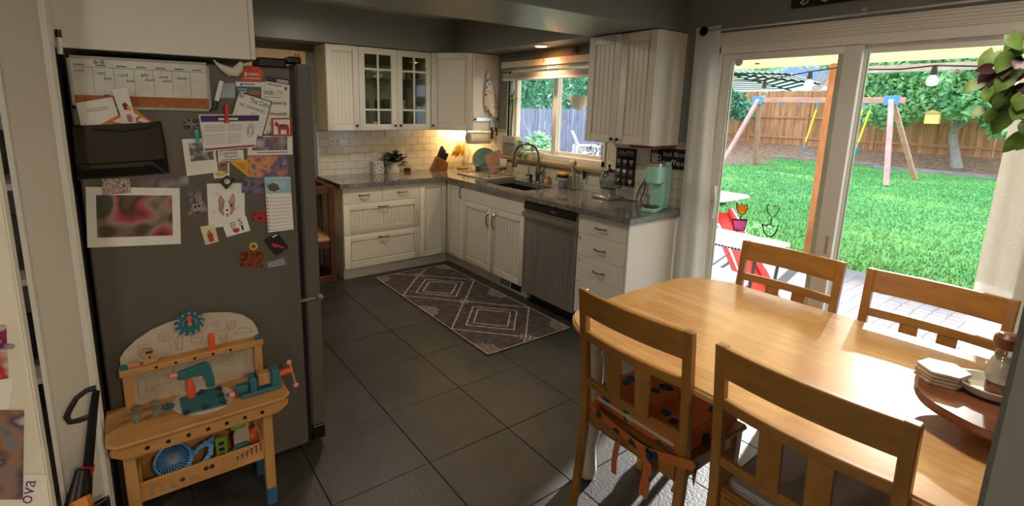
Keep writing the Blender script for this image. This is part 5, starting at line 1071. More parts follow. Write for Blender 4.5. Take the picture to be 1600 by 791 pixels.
for k in range(7): MB().lathe([(.0075,0),(.0075,.0012),(.001,.0013)], (WX1_-.0058,WY0+.115+k*.062,WZ-.038), 14, ax=(1,0,0)).build('peg_hole', MT['blackmat'], ap)
MB().box(WX0_+.01,WX0_+.025,WY0+.03,WY1-.03,WZ-.07,WZ-.014).build('back_apron', MT['pine'], c)
lw = .036
for (x, y) in ((WX1_-.042,-3.352),(WX1_-.042,-2.905),(WX0_+.03,-3.352),(WX0_+.03,-2.905)):
    lg = MB().box(x-lw/2,x+lw/2,y-lw/2,y+lw/2,.075,WZ-.015).build('leg', MT['pinev'], c, bevel=.003)
    MB().box(x-lw/2-.001,x+lw/2+.001,y-lw/2-.001,y+lw/2+.001,0,.078).build('foot_cap', mat('foot_teal',(50,100,130),.5), lg, bevel=.003)
# ruler print
b = MB()
for k in range(46): b.box(WX1_-.018,WX1_-.010-(.0 if k % 5 else -.005),-3.28+k*.0085,-3.278+k*.0085,WZ,WZ+.0004)
b.build('ruler_print', MT['inkgrey'], c)
# tray
MB().box(WX0_+.02,WX1_-.03,-3.33,-2.925,.215,.225).build('tray_floor', MT['pine'], c)
tf = MB().box(WX1_-.045,WX1_-.033,-3.335,-2.922,.215,.285).build('tray_front', MT['pine'], c, bevel=.002)
MB().box(WX0_+.02,WX0_+.032,-3.33,-2.925,.225,.29).build('tray_back', MT['pine'], c)
for y in (-3.333,-2.932): MB().box(WX0_+.03,WX1_-.04,y,y+.01,.225,.29).build('tray_side', MT['pine'], c)
tx = WX1_-.0326
for k in range(6):
    y = -3.02+k*.017; h_ = .012+k*.005; b = MB(); b.box(tx,tx+.0005,y-.002,y+.002,.245+k*.001,.245+h_); b.box(tx,tx+.0005,y-.005,y+.005,.245+h_,.249+h_); b.build('screw_print', mat('teal_ink',(40,56,66),.7), tf)
for k in range(3):
    y = -3.30+k*.032; b = MB(); b.box(tx,tx+.0005,y-.009,y+.009,.227,.233); b.box(tx,tx+.0005,y-.003,y+.003,.233,.262-.005*k); b.build('tool_print', MT['inkgrey'], tf)
MB().lathe([(.009,0),(.009,.0006),(.001,.0007)], (tx,-3.205,.247), 8, ax=(1,0,0)).build('nut_print', mat('nut_ink',(50,60,90),.7), tf); MB().box(tx,tx+.0005,-3.185,-3.158,.240,.247).build('chain_print', MT['inkgrey'], tf)
b = MB()
for q in (-1,1): b.lathe([(.009,0),(.009,.0006),(.005,.0007)], (tx,-3.118+q*.010,.258), 8, ax=(1,0,0))
b.build('logo_print', MT['ink'], tf)
# arched tool panel
XA = WX0_+.012
prof = [(-3.352,.45),(-3.352,.672),(-3.335,.697),(-3.30,.728),(-3.25,.757),(-3.19,.775),(-3.12,.784),(-3.05,.782),(-2.98,.768),(-2.93,.745),(-2.895,.71),(-2.878,.672),(-2.872,.63),(-2.872,.45)]
bp = MB().prism([(XA,y,z) for y, z in prof], (.008,0,0)).build('tool_panel', MT['ply'], c, bevel=.001)
xp = XA+.0086
def outline(pts, nm='outline_print', r=.0008, closed=True): return MB().tube([(xp,y,z) for y, z in pts], r, 4, closed).build(nm, MT['inkgrey'], bp)
def gearpts(cy, cz, r, n=9): return [(cy+(r if (k//2) % 2 else r*.8)*math.cos(2*PI*k/(4*n)*2), cz+(r if (k//2) % 2 else r*.8)*math.sin(2*PI*k/(4*n)*2)) for k in range(2*n)]
for (y,z,r) in ((-3.275,.69,.022),(-3.21,.722,.02),(-3.03,.73,.014),(-2.975,.712,.02),(-3.10,.69,.024),(-3.0,.565,.026),(-2.945,.60,.015)): outline(gearpts(y,z,r)); outline([(y+.006*math.cos(a),z+.006*math.sin(a)) for a in (0,1,2,3,4,5)])
outline([(-3.19,.65),(-3.195,.70),(-3.186,.715),(-3.176,.70),(-3.172,.66)]); outline([(-3.168,.66),(-3.166,.71),(-3.157,.718),(-3.15,.70),(-3.156,.65)])
outline([(-3.015,.645),(-3.02,.672),(-3.035,.69),(-3.035,.71),(-3.02,.695),(-3.005,.695),(-2.99,.715),(-2.985,.695),(-2.998,.672),(-3.0,.645)]); outline([(-2.965,.67),(-2.955,.685),(-2.93,.69),(-2.90,.675),(-2.90,.665)])
outline([(-2.93,.52),(-2.93,.57),(-2.924,.57),(-2.924,.60),(-2.912,.60),(-2.912,.57),(-2.906,.57),(-2.906,.52)]); outline([(-3.018,.585),(-3.02,.62),(-2.985,.62),(-2.985,.585),(-3.0,.575)]); outline([(-3.31,.50),(-3.305,.58),(-3.28,.58),(-3.285,.50)]); outline([(-3.24,.53),(-3.25,.60),(-3.23,.61),(-3.22,.55),(-3.21,.61),(-3.19,.60),(-3.2,.53)])
# tool shelf and posts
sx0, sx1 = XA+.008, XA+.062
sh = MB().box(sx0,sx1,-3.358,-2.868,.618,.642).build('tool_shelf', MT['pine'], c, bevel=.003)
for k in range(5): MB().lathe([(.0055,0),(.0055,.0008),(.001,.001)], (sx1,-3.245+k*.063,.630), 12, ax=(1,0,0)).build('peg_hole', MT['blackmat'], sh)
for y in (-3.35,-2.905): MB().box(sx0+.02,sx1-.004,y,y+.03,.47,.618).build('post', MT['pinev'], c, bevel=.002)
for y in (-3.343,-2.885): MB().lathe([(.012,0),(.013,.003),(.012,.014),(.004,.016)], (sx1-.02,y,.642), 10).build('bolt', MT['teal'], c)
# gear clock
gc = Vector((XA+.012,-3.122,.760)); g = MB(); n = 13; ps = []
for k in range(n*4):
    a = 2*PI*k/(n*4); r = .052 if k % 4 in (0,1) else .043; ps.append(gc+Vector((0,r*math.cos(a),r*math.sin(a))))
gw = thing('toy_gear_clock', 'teal toothed gear clock with orange hand on the arched panel', 'toy', tuple(gc))
g.prism(ps, (.008,0,0)).build('gear', MT['teal'], gw, bevel=.001)
for k in range(12): a = 2*PI*k/12; MB().box(gc.x+.008,gc.x+.0086,gc.y+.041*math.cos(a)-.002,gc.y+.041*math.cos(a)+.002,gc.z+.041*math.sin(a)-.003,gc.z+.041*math.sin(a)+.003).build('numeral_print', MT['chalk'], gw)
for k in range(9): a = PI*(1.05-1.1*k/8); MB().lathe([(.003,0),(.003,.001),(.001,.0012)], gc+Vector((.008,.022*math.cos(a),.022*math.sin(a))), 8, ax=(1,0,0)).build('dot', mat('lilac_dot',(150,140,180),.5), gw)
MB().prism([gc+Vector((.010,a_,b_)) for a_, b_ in ((-.008,-.006),(.008,-.006),(.006,.012),(.009,.022),(.005,.032),(-.005,.032),(-.009,.022),(-.006,.012))], (.006,0,0)).build('clock_hand', MT['orange'], gw, bevel=.002)
MB().lathe([(.006,0),(.006,.004),(.003,.006),(.001,.0065)], gc+Vector((.016,0,-.002)), 12, ax=(1,0,0)).build('hand_pin', MT['pine'], gw)
# things on the tool shelf
o = MB().lathe([(.013,0),(.0135,.004),(.0125,.01),(.012,.055),(.010,.064),(.001,.068)], (sx1-.02,-3.055,.642), 16).build('toy_screwdriver_handle', MT['orange']); tag(o, 'orange peg handle standing on the toy tool shelf', 'toy')
k = thing('toy_pliers', 'wooden toy pliers standing on the left of the tool shelf', 'toy', (sx1-.03,-3.265,.642))
pz = [(-3.285,.642),(-3.275,.665),(-3.29,.68),(-3.285,.698),(-3.262,.702),(-3.245,.69),(-3.252,.672),(-3.235,.655),(-3.24,.642)]
MB().prism([(sx1-.03,y,z) for y, z in pz], (.012,0,0)).build('jaws', wood('toy_wood',(156,116,74),(184,144,98)), k, bevel=.002); MB().lathe([(.004,0),(.004,.002),(.001,.003)], (sx1-.018,-3.262,.668), 10, ax=(1,0,0)).build('pivot', MT['blackmat'], k); MB().box(sx1-.0178,sx1-.0172,-3.272,-3.252,.684,.692).build('slot', MT['blackmat'], k)
k = thing('toy_wrench', 'small pinkish wooden toy wrench lying at the left of the tool shelf', 'toy', (sx1-.03,-3.31,.642))
MB().prism([(sx1-.03,y,z) for y, z in ((-3.335,.642),(-3.33,.664),(-3.315,.655),(-3.30,.668),(-3.292,.655),(-3.292,.642))], (.012,0,0)).build('head', mat('toy_pink',(190,130,104),.6), k, bevel=.002)
# drill leaning
k = thing('toy_drill', 'teal and orange wooden toy drill standing on the workbench', 'toy', (XA+.07,-3.13,WZ))
xd = XA+.055
Zp = lambda x, y, d=0: U(150+.4059*x, 470+.4059*y, 'x', xd+d)
MB().prism([Zp(*p) for p in ((310,275),(420,232),(438,240),(455,295),(455,322),(425,328),(422,300),(408,281),(380,285),(350,295),(315,300))], (.02,0,0)).build('body', MT['teal'], k, bevel=.003)
hb_ = Zp(366,342,.01); MB().tube([Zp(357,292,.01), Zp(360,312,.01), Zp(365,330,.01), Vector((hb_.x,hb_.y,WZ+.001))], [.008,.010,.014,.016], 10).build('handle', MT['orange'], k)
MB().tube([Zp(314,287,.01), Zp(282,292,.01)], [.008,.010], 10).build('chuck', MT['pink'], k); MB().ball(Zp(402,286,.01),.009,10).build('trigger', MT['pink'], k)
# vise
VX, VY = 2.935, -2.88
k = thing('toy_vise', 'teal toy vise with orange screw on the right end of the workbench', 'toy', (VX,VY,WZ))
def vb(y0,y1,z0,z1,x0=-.03,x1=.03,nm='block',m=None,bv=.004): return MB().box(VX+x0,VX+x1,y0,y1,z0,z1).build(nm, m or MT['teal'], k, bevel=bv)
vb(-2.985,-2.835,WZ,WZ+.016,nm='base_plate'); vb(-2.95,-2.925,WZ+.016,WZ+.075,nm='fixed_jaw'); vb(-3.0,-2.952,WZ+.02,WZ+.05,-.018,.018,'slide'); vb(-2.87,-2.838,WZ+.016,WZ+.085,nm='moving_jaw')
vb(-2.922,-2.872,WZ+.03,WZ+.078,-.026,.02,'wood_block',MT['pine']); vb(-2.924,-2.918,WZ+.025,WZ+.085,-.028,.028,'jaw_pad',mat('slate_paint',(60,84,96),.5)); vb(-2.876,-2.870,WZ+.03,WZ+.088,-.028,.028,'jaw_pad',mat('slate_paint2',(60,84,96),.5))
MB().cyl((VX,-2.84,WZ+.05),(VX,-2.785,WZ+.055),.014,n=14).build('screw', MT['orange'], k)
MB().cyl((VX+.004,-2.792,WZ+.085),(VX+.02,-2.778,WZ-.005),.004,n=8).build('bar', MT['pine'], k)
for p in ((VX+.002,-2.795,WZ+.09),(VX+.021,-2.777,WZ-.008)): MB().ball(p,.011,12).build('bar_knob', MT['pink'], k)
MB().ball((VX,-3.012,WZ+.018),.014,10).build('end_knob', MT['pink'], k)
# teal plate on a white oval with bolts
k = thing('toy_bolt_plate', 'teal rectangular plate with bolts on a pale oval of the workbench', 'toy', (2.93,-3.11,WZ))
Tp = lambda x, y, z=0: U(150+.4059*x, 470+.4059*y, 'z', WZ+z)
e0, e1, e2, e3 = Tp(292,408), Tp(530,356), Tp(400,338), Tp(428,440); oc = (e0+e1)/2; ou = (e1-e0)/2; ov = (e3-e2)/2
MB().prism([oc+ou*math.cos(a*PI/16)+ov*math.sin(a*PI/16)+Vector((0,0,.0002)) for a in range(32)], (0,0,.0008)).build('oval_print', mat('oval_pale',(196,186,178),.7), WBN)
MB().prism([Tp(*p,.0012) for p in ((322,382),(478,332),(505,402),(335,442))], (0,0,.008)).build('plate', MT['teal'], k, bevel=.001)
dt = mat('bolt_dark',(30,56,66),.5)
for i, p in enumerate(((407,356),(474,342),(480,367),(490,393),(421,413),(350,434))):
    q = Tp(*p,.0092); MB().lathe([(.011,0),(.012,.003),(.012,.008),(.007,.009),(.006,.014),(.001,.015)], q, 8).build('bolt', dt, k)
gq = Tp(277,412); o = thing('toy_gear', 'small teal gear lying left of the pale oval', 'toy', tuple(gq)); ps = []
for q in range(32): a = 2*PI*q/32; r = .022 if q % 4 in (0,1) else .016; ps.append((gq.x+r*math.cos(a),gq.y+r*math.sin(a),WZ))
MB().prism(ps,(0,0,.009)).build('gear', MT['teal'], o); MB().lathe([(.004,.009),(.004,.0096),(.001,.0096)],gq,10).build('hole', MT['blackmat'], o)
gr = mat('grey_peg',(120,116,104),.6)
for (px_,py_,lab) in ((157,438,'grey toy screw peg, left rear of the four on the workbench'),(158,470,'grey toy screw peg, left front of the four on the workbench'),(233,418,'grey toy screw peg, right rear of the four on the workbench'),(238,450,'grey toy screw peg, right front of the four on the workbench')):
    P_ = Tp(px_,py_); x, y = P_.x, P_.y
    q = thing('toy_screw', lab, 'toy', (x,y,WZ), 'toy screw pegs'); MB().cyl((x,y,WZ),(x,y,WZ+.022),.008,n=10).build('shank', gr, q); MB().lathe([(.015,.022),(.016,.025),(.015,.031),(.001,.032)],(x,y,WZ),14).build('head', gr, q)
# in the tray: clip fan and toys
k = thing('clip_fan', 'light blue baby fan with bendy legs lying in the workbench tray', 'fan', (2.93,-3.22,.23))
fb_ = mat('fan_blue',(104,166,226),.4); fc = Vector((2.925,-3.225,.285)); fax = Vector((.55,-.12,.8)).normalized(); fu = fax.orthogonal().normalized(); fv = fax.cross(fu)
MB().lathe([(.001,-.035),(.05,-.03),(.064,-.015),(.066,.0),(.060,.012),(.056,.010),(.058,-.005)], fc, 32, ax=fax).build('housing', fb_, k)
b = MB()
for i in range(30):
    a = 2*PI*i/30; a2 = a+.45; b.tube([fc+fax*.012+(fu*math.cos(a)+fv*math.sin(a))*.018, fc+fax*.016+(fu*math.cos(a+.25)+fv*math.sin(a+.25))*.038, fc+fax*.010+(fu*math.cos(a2)+fv*math.sin(a2))*.059], .0018, 4)
b.build('grille', fb_, k); MB().lathe([(.019,.010),(.018,.015),(.001,.017)], fc, 20, ax=fax).build('hub', mat('hub_grey',(150,160,170),.4), k); MB().lathe([(.056,.0),(.001,.0)], fc, 24, ax=fax).build('fan_shade_disc', mat('fan_shade_blue',(40,66,96),.6), k)  # dark disc stands for the shade inside the fan housing
for i, path in enumerate(([(2.92,-3.165,.275),(2.925,-3.14,.30),(2.93,-3.115,.315),(2.94,-3.10,.305),(2.95,-3.105,.28),(2.955,-3.125,.258)],[(2.90,-3.17,.265),(2.895,-3.14,.275),(2.89,-3.11,.29),(2.89,-3.085,.30),(2.90,-3.075,.28)])):
    pts = [Vector(p) for p in path]; b = MB()
    for s_ in range(len(pts)-1):
        for q in range(2): b.ball(pts[s_].lerp(pts[s_+1], q/2), .0105, 8)
    b.ball(pts[-1],.0105,8); b.build('bendy_leg', fb_, k)
k = thing('toy_tool_block', 'green toy block with dark openings standing in the workbench tray', 'toy', (2.93,-3.06,.225)); 
MB().box(2.92,2.945,-3.085,-3.045,.2255,.325).build('body', mat('toy_green',(120,150,50),.5), k, bevel=.003)
for z in (.245,.27,.295): MB().box(2.9452,2.9458,-3.075,-3.055,z,z+.014).build('opening', MT['blackmat'], k)
k = thing('toy_saw', 'wooden toy saw with green and teal parts standing in the workbench tray', 'toy', (2.93,-2.99,.225))
MB().prism([(2.925,y,z) for y,z in ((-3.02,.2255),(-3.02,.31),(-2.995,.375),(-2.965,.37),(-2.96,.2255))], (.012,0,0)).build('blade_board', MT['ply'], k, bevel=.002)
MB().tube([(2.945,-3.03,.245),(2.945,-3.01,.268),(2.945,-2.98,.268),(2.945,-2.962,.25),(2.945,-2.965,.232)], .010, 8).build('handle', MT['teal'], k); MB().box(2.938,2.952,-3.03,-2.975,.34,.362).build('grip', mat('grip_green',(110,160,70),.5), k, bevel=.006)
o = MB().ball((2.90,-2.95,.262),.036,14).build('toy_ball', MT['orange']); tag(o, 'orange round toy at the right end of the workbench tray', 'toy')
# ================================================================ DINING
TX0, TX1, TY0, TY1, TZ = 3.493, 5.08, -1.872, -.788, .752
c = thing('dining_table', 'wooden butcher-block dining table with rounded corners and white legs', 'table', ((TX0+TX1)/2,-1.33,0))
MB().prism([(x,y,TZ-.03) for x,y in rr(TX0,TX1,TY0,TY1,.24,10)], (0,0,.03)).build('tabletop', MT['table'], c, bevel=.008, seg=3)
wl_ = mat('leg_cream',(214,210,200),.4,var=.03)
ix, iy = .13, .155
for (a,b_,c_,d_) in ((TX0+ix,TX1-ix,TY0+iy,TY0+iy+.02),(TX0+ix,TX1-ix,TY1-iy-.02,TY1-iy),(TX0+ix,TX0+ix+.02,TY0+iy,TY1-iy),(TX1-ix-.02,TX1-ix,TY0+iy,TY1-iy)): MB().box(a,b_,c_,d_,TZ-.115,TZ-.03).build('apron', wl_, c)
for (x,y) in ((TX0+ix,TY0+iy),(TX1-ix,TY0+iy),(TX0+ix,TY1-iy),(TX1-ix,TY1-iy)):
    MB().lathe([(.028,0),(.036,.01),(.040,.04),(.034,.10),(.030,.16),(.040,.20),(.046,.225),(.040,.25),(.030,.27),(.034,.30),(.040,.40),(.043,.52),(.040,.575),(.030,.60),(.042,.62),(.044,.64),(.044,.722)], (x,y,0), 24).build('leg', wl_, c)
# chair prototype: origin on floor under seat centre, sitter faces +y
CH = thing('dining_chair', 'x', 'chair', (0,0,0), 'wooden dining chairs')
def yb(z): return -.198-.05*max(0,(z-.45)/.5)**1.2 if z >= .45 else -.198-.045*((.45-z)/.45)**1.6
HWX = .234
for s_ in (-1,1):
    ring = []; zs_ = [0,.1,.22,.34,.45,.6,.75,.88,.945]
    b = MB(); vs = []
    for z in zs_:
        x = s_*(HWX-.016+.006*(z-.45)); y = yb(z); hw = .016; hd = .021 if z > .3 else .018
        vs += [(x-hw,y-hd*.7,z),(x+hw,y-hd*.7,z),(x+hw,y+hd*.7,z),(x-hw,y+hd*.7,z)]
    n_ = len(zs_); fs = [(4*i+k,4*i+(k+1)%4,4*(i+1)+(k+1)%4,4*(i+1)+k) for i in range(n_-1) for k in range(4)]+[(3,2,1,0),tuple(range(4*n_-4,4*n_))]
    b.add(vs,fs).build('back_post', MT['oak'], CH, bevel=.003)
    MB().add([(s_*.195+dx*k,.175+dy*k,z) for z,k in ((0,.7),(.43,1)) for dx,dy in ((-.021,-.021),(.021,-.021),(.021,.021),(-.021,.021))],[(3,2,1,0),(4,5,6,7),(0,1,5,4),(1,2,6,5),(2,3,7,6),(3,0,4,7)]).build('leg', MT['oak'], CH, bevel=.003)
def bowrail(z0, z1, th, bow, nm, hx=.214):
    b = MB(); vs = []; n_ = 10
    for i in range(n_+1):
        t_ = -1+2*i/n_; x = hx*t_; k = -bow*(1-t_*t_)
        vs += [(x,yb(z0)+k-th/2,z0),(x,yb(z0)+k+th/2,z0),(x,yb(z1)+k+th/2,z1),(x,yb(z1)+k-th/2,z1)]
    fs = [(4*i+k,4*i+(k+1)%4,4*(i+1)+(k+1)%4,4*(i+1)+k) for i in range(n_) for k in range(4)]+[(3,2,1,0),tuple(range(4*n_,4*n_+4))]
    return b.add(vs,fs).build(nm, MT['oakh'], CH, bevel=.003)
bowrail(.845,.943,.022,.022,'crest_rail',HWX-.004); bowrail(.738,.775,.02,.02,'mid_rail'); bowrail(.542,.574,.02,.012,'lower_rail')
for s_ in (-1,1):
    x = s_*.062; b = MB(); b.add([(x+dx,yb(z)-.017+dy,z) for z in (.56,.745) for dx,dy in ((-.031,-.006),(.031,-.006),(.031,.006),(-.031,.006))],[(3,2,1,0),(4,5,6,7),(0,1,5,4),(1,2,6,5),(2,3,7,6),(3,0,4,7)]).build('slat', MT['oak'], CH, bevel=.002)
MB().prism([(-.215,-.195,.432),(.215,-.195,.432),(.228,.205,.432),(-.228,.205,.432)], (0,0,.022)).build('seat', MT['oakh'], CH, bevel=.007, seg=2)
for (a,b_,c_,d_) in ((-.19,.19,.165,.185),(-.19,.19,-.2,-.18),(-.205,-.185,-.19,.17),(.185,.205,-.19,.17)): MB().box(a,b_,c_,d_,.372,.432).build('seat_rail', MT['oakh'], CH, bevel=.002)
def place(ch, x, y, rz, label):
    ch.location = (x,y,0); ch.rotation_euler = (0,0,rz); ch['label'] = label; return ch
c3 = copy_tree(CH); c2 = copy_tree(CH); c4 = copy_tree(CH)
place(CH, 3.928,-1.655,0,'wooden dining chair with the orange cushion at the near side of the table')
place(c2, 4.476,-1.655,0,'wooden dining chair with the pale cushion, back to the camera')
place(c3, 3.889,-.872,PI,'wooden dining chair at the far left of the table by the glass door')
place(c4, 4.446,-.872,PI,'wooden dining chair at the far right of the table by the glass door')
# cushions
t = NT('dino_print'); v = t.coords(); vo = t.n('ShaderNodeTexVoronoi'); vo.inputs['Scale'].default_value = 13; t.l(v, vo.inputs['Vector']); nz = t.noise(v, 26, 3)
m_ = t.n('ShaderNodeMath', operation='MULTIPLY_ADD'); t.l(nz, m_.inputs[0]); m_.inputs[1].default_value = .55; t.l(vo.outputs['Distance'], m_.inputs[2])
k_ = t.ramp(m_.outputs[0], [(.60,(0,0,0,1)),(.63,(1,1,1,1))]); s3 = t.n('ShaderNodeSeparateColor'); t.l(vo.outputs['Color'], s3.inputs[0])
dc = t.ramp(s3.outputs[0], [(0,lin((28,96,130))),(.4,lin((34,80,50))),(.65,lin((30,60,80))),(.85,lin((180,150,60)))], 'CONSTANT')
t.l(t.mix(k_, dc, lin((216,116,54))), t.b.inputs['Base Color']); t.set(Roughness=.9); MT['dino'] = t.m
def cushion(x, y, m, lab, h=.078, hw=.2):
    c = thing('seat_cushion', lab, 'cushion', (x,y,.4545)); P = rr(x-hw,x+hw,y-.185,y+.205,.04)
    MB().prism([(a,b_,.4545) for a,b_ in P], (0,0,h)).build('pad', m, c, bevel=.014, seg=3); return c
cu = cushion(3.928,-1.655,MT['dino'],'orange patterned seat cushion tied to the near left chair')
MB().box(3.758,4.098,-1.8445,-1.8395,.490,.500).build('zip', MT['trim'], cu)
MB().box(3.9,3.93,-1.8455,-1.8395,.485,.505).build('zip_pull', MT['trim'], cu)
def ribbon(mb, pts, w, th=.003, up=(0,0,1)):
    pts = [Vector(p) for p in pts]; up = Vector(up); vs = []
    for i,p in enumerate(pts):
        a = pts[max(0,i-1)]; b_ = pts[min(len(pts)-1,i+1)]; d = (b_-a).normalized(); s_ = (up-d*up.dot(d)).normalized()*w/2; n_ = d.cross(s_).normalized()*th/2
        vs += [p-s_-n_,p+s_-n_,p+s_+n_,p-s_+n_]
    n = len(pts); mb.add(vs,[(4*i+k,4*i+(k+1)%4,4*(i+1)+(k+1)%4,4*(i+1)+k) for i in range(n-1) for k in range(4)]+[(3,2,1,0),tuple(range(4*n-4,4*n))]); return mb
YS = -1.884
sp_ = lambda pts, y=YS-.006: [U(px,py,'y',y) for px,py in pts]
ribbon(MB(), [Vector((3.684,-1.83,.47))]+sp_([(931,644),(945,655),(966,672),(990,692),(1012,706)]), .03).build('strap', MT['dino'], cu)
ribbon(MB(), [Vector((4.176,-1.83,.405))]+sp_([(1086,730),(1068,724),(1045,717),(1022,710),(1010,707)]), .032).build('strap', MT['dino'], cu)
ribbon(MB(), sp_([(1009,706),(1011,720),(1011,740),(1007,760),(1004,775)],YS-.016), .036, up=(1,0,0)).build('strap_tail', MT['dino'], cu)
ribbon(MB(), sp_([(966,690),(962,705),(959,722),(959,740)],YS-.014), .022, up=(1,0,0)).build('strap_tail', MT['dino'], cu)
ribbon(MB(), sp_([(1066,735),(1060,755),(1054,772)],YS+.04), .03, up=(1,0,0)).build('strap_tail', MT['dino'], cu)
ribbon(MB(), [(4.14,-1.66,.47),(4.165,-1.645,.43),(4.165,-1.64,.38)], .05, up=(0,1,0)).build('strap_tail', MT['dino'], cu)
cushion(4.476,-1.655,cloth('cushion_pale',(186,182,180)),'pale grey seat cushion on the near right chair',.03)
# live-edge cake stand with coasters, grinders and bowl
SC = Vector((4.78,-1.36,TZ)); SR = .205
c = thing('wooden_stand', 'live-edge round wooden pedestal stand on the dining table', 'stand', tuple(SC))
MB().lathe([(.075,0),(.08,.006),(.078,.04),(.07,.058)], SC, 30).build('pedestal', MT['walnut'], c)
ps = []; rnd = random.Random(4)
for k in range(40): a = 2*PI*k/40; r = SR*(1+.03*math.sin(3*a+1)+.02*math.sin(7*a)); ps.append((r,a))
b = MB(); b.add([SC+Vector((r*.97*math.cos(a),r*.97*math.sin(a),.058)) for r,a in ps]+[SC+Vector((r*1.02*math.cos(a),r*1.02*math.sin(a),.072+.004*math.sin(9*a))) for r,a in ps]+[SC+Vector((r*.98*math.cos(a),r*.98*math.sin(a),.086)) for r,a in ps],
 [tuple(range(39,-1,-1)),tuple(range(80,120))]+[(40*j+i,40*j+(i+1)%40,40*(j+1)+(i+1)%40,40*(j+1)+i) for j in range(2) for i in range(40)])
b.build('slab', MT['walnut'], c, smooth=25)
ZSB = SC.z+.086
cst = wood('coaster_marble',(196,178,160),(226,214,200),(1,1,1),.4,g=16)
HX = U(1472,577,'z',ZSB+.035)
for k in range(4):
    a0 = .35+.05*((k*7)%3-1); P = [(HX.x+.062*math.cos(a0+PI/3*i)+.003*(k%2), HX.y+.062*math.sin(a0+PI/3*i), ZSB+k*.0105) for i in range(6)]
    o = MB().prism(P,(0,0,.0098)).build('coaster', cst, bevel=.0015); tag(o, ['lowest hexagonal coaster of the stack on the wooden stand','second lowest hexagonal coaster of the stack','third hexagonal coaster from the bottom of the stack','topmost pale hexagonal coaster of the stack'][k], 'coaster', 'hexagonal coasters')
BW = U(1548,610,'z',ZSB+.01)
o = MB().lathe([(.045,0),(.06,.004),(.078,.03),(.075,.031),(.056,.01),(.001,.008)], (BW.x,BW.y,ZSB), 30).build('bowl', mat('bowl_white',(216,210,196),.35)); tag(o, 'low white dish beside the coaster stack on the wooden stand', 'bowl')
def shaker(x,y,z,lab):
    c = thing('salt_grinder', lab, 'grinder', (x,y,z), 'glass grinders with wooden caps')
    MB().lathe([(.026,0),(.028,.004),(.028,.03)], (x,y,z), 22).build('base_ring', MT['walnut'], c)
    MB().lathe([(.027,.03),(.033,.045),(.034,.075),(.027,.105),(.019,.12),(.018,.135)], (x,y,z), 22).build('glass', MT['clear'], c)
    MB().lathe([(.025,.031),(.031,.045),(.031,.07),(.025,.1),(.001,.1)], (x,y,z), 20).build('salt', mat('salt',(224,214,196),.8), c)
    MB().lathe([(.018,.13),(.026,.134),(.031,.15),(.030,.165),(.02,.175),(.001,.177)], (x,y,z), 22).build('cap', MT['walnut'], c)
G1 = U(1552,600,'z',ZSB+.03)
shaker(BW.x+.012,BW.y+.005,ZSB+.0095,'glass salt grinder with brown wooden cap in the white dish'); shaker(BW.x+.085,BW.y+.10,ZSB,'second glass grinder half hidden behind the salt grinder')
# ---------------- curtains and rod
c = thing('curtain_rod', 'slim white curtain rod with brackets above the sliding door', 'curtain rod', (3.8,-.09,2.13))
MB().cyl((2.95,-.09,2.128),(4.95,-.09,2.128),.008,n=12).build('rod', MT['chrome'], c); MB().ball((2.945,-.09,2.128),.012,10).build('finial', MT['chrome'], c)
for x in (3.83,): MB().box(x-.01,x+.01,-.10,0,2.118,2.128).build('bracket', MT['chrome'], c); MB().box(x-.012,x+.012,-.006,0,2.09,2.17).build('bracket_plate', MT['chrome'], c)
t = NT('sheer_curtain'); v = t.coords((1,1,.6)); nz = t.noise(v, 7, 3, .5, 2.5); a_ = t.n('ShaderNodeMath', operation='SUBTRACT'); t.l(nz, a_.inputs[0]); a_.inputs[1].default_value = .5
ab = t.n('ShaderNodeMath', operation='ABSOLUTE'); t.l(a_.outputs[0], ab.inputs[0])
col_ = t.ramp(ab.outputs[0], [(.0,lin((250,249,246))),(.008,lin((232,230,226)))])
t.l(col_, t.b.inputs['Base Color']); t.set(Roughness=.8); tl_ = t.n('ShaderNodeBsdfTranslucent'); t.l(col_, tl_.inputs[0]); mx = t.n('ShaderNodeMixShader'); mx.inputs[0].default_value = .5
t.l(t.b.outputs[0], mx.inputs[1]); t.l(tl_.outputs[0], mx.inputs[2]); t.l(mx.outputs[0], t.out.inputs['Surface']); MT['sheer'] = t.m
def curtain(x0t,x1t,x0b,x1b,lab,nf,y0=-.09,zt=2.155,zb=.02,amp=.009,grom=True):
    c = thing('curtain', lab, 'curtain', (x0t,y0,zb), 'sheer white curtains'); NU, NV = nf*10, 24; vs = []
    for j in range(NV+1):
        tt = j/NV; z = zt+(zb-zt)*tt; xa = x0t+(x0b-x0t)*min(1,tt*1.3); xb = x1t+(x1b-x1t)*min(1,tt*1.3)
        for i in range(NU+1):
            u = i/NU; vs.append((xa+(xb-xa)*u, y0+amp*(.5+.5*tt)*math.sin(2*PI*nf*u+.5*math.sin(3*tt))-.012*tt, z))
    m = MB().add(vs,[(j*(NU+1)+i,j*(NU+1)+i+1,(j+1)*(NU+1)+i+1,(j+1)*(NU+1)+i) for j in range(NV) for i in range(NU)])
    m.build('cloth', MT['sheer'], c, smooth=80)
    if grom:
        g = MB(); P = Vector(((x0t+x1t)/2-.02,y0-amp*.8-.012,2.128)); g.tube([P+Vector((.026*math.cos(a*PI/8),0,.026*math.sin(a*PI/8))) for a in range(16)], .006, 6, True); g.build('grommet', MT['darkmetal'], c)
        MB().lathe([(.022,0),(.001,.0)], P+Vector((0,.002,0)), 16, ax=(0,-1,0)).build('grommet_hole', MT['blackmat'], c)
    return c
curtain(2.915,3.085,2.925,3.155,'sheer white curtain at the left of the sliding door',2)
curtain(4.475,4.86,4.47,4.90,'sheer white curtain at the right of the sliding door',4,grom=False)
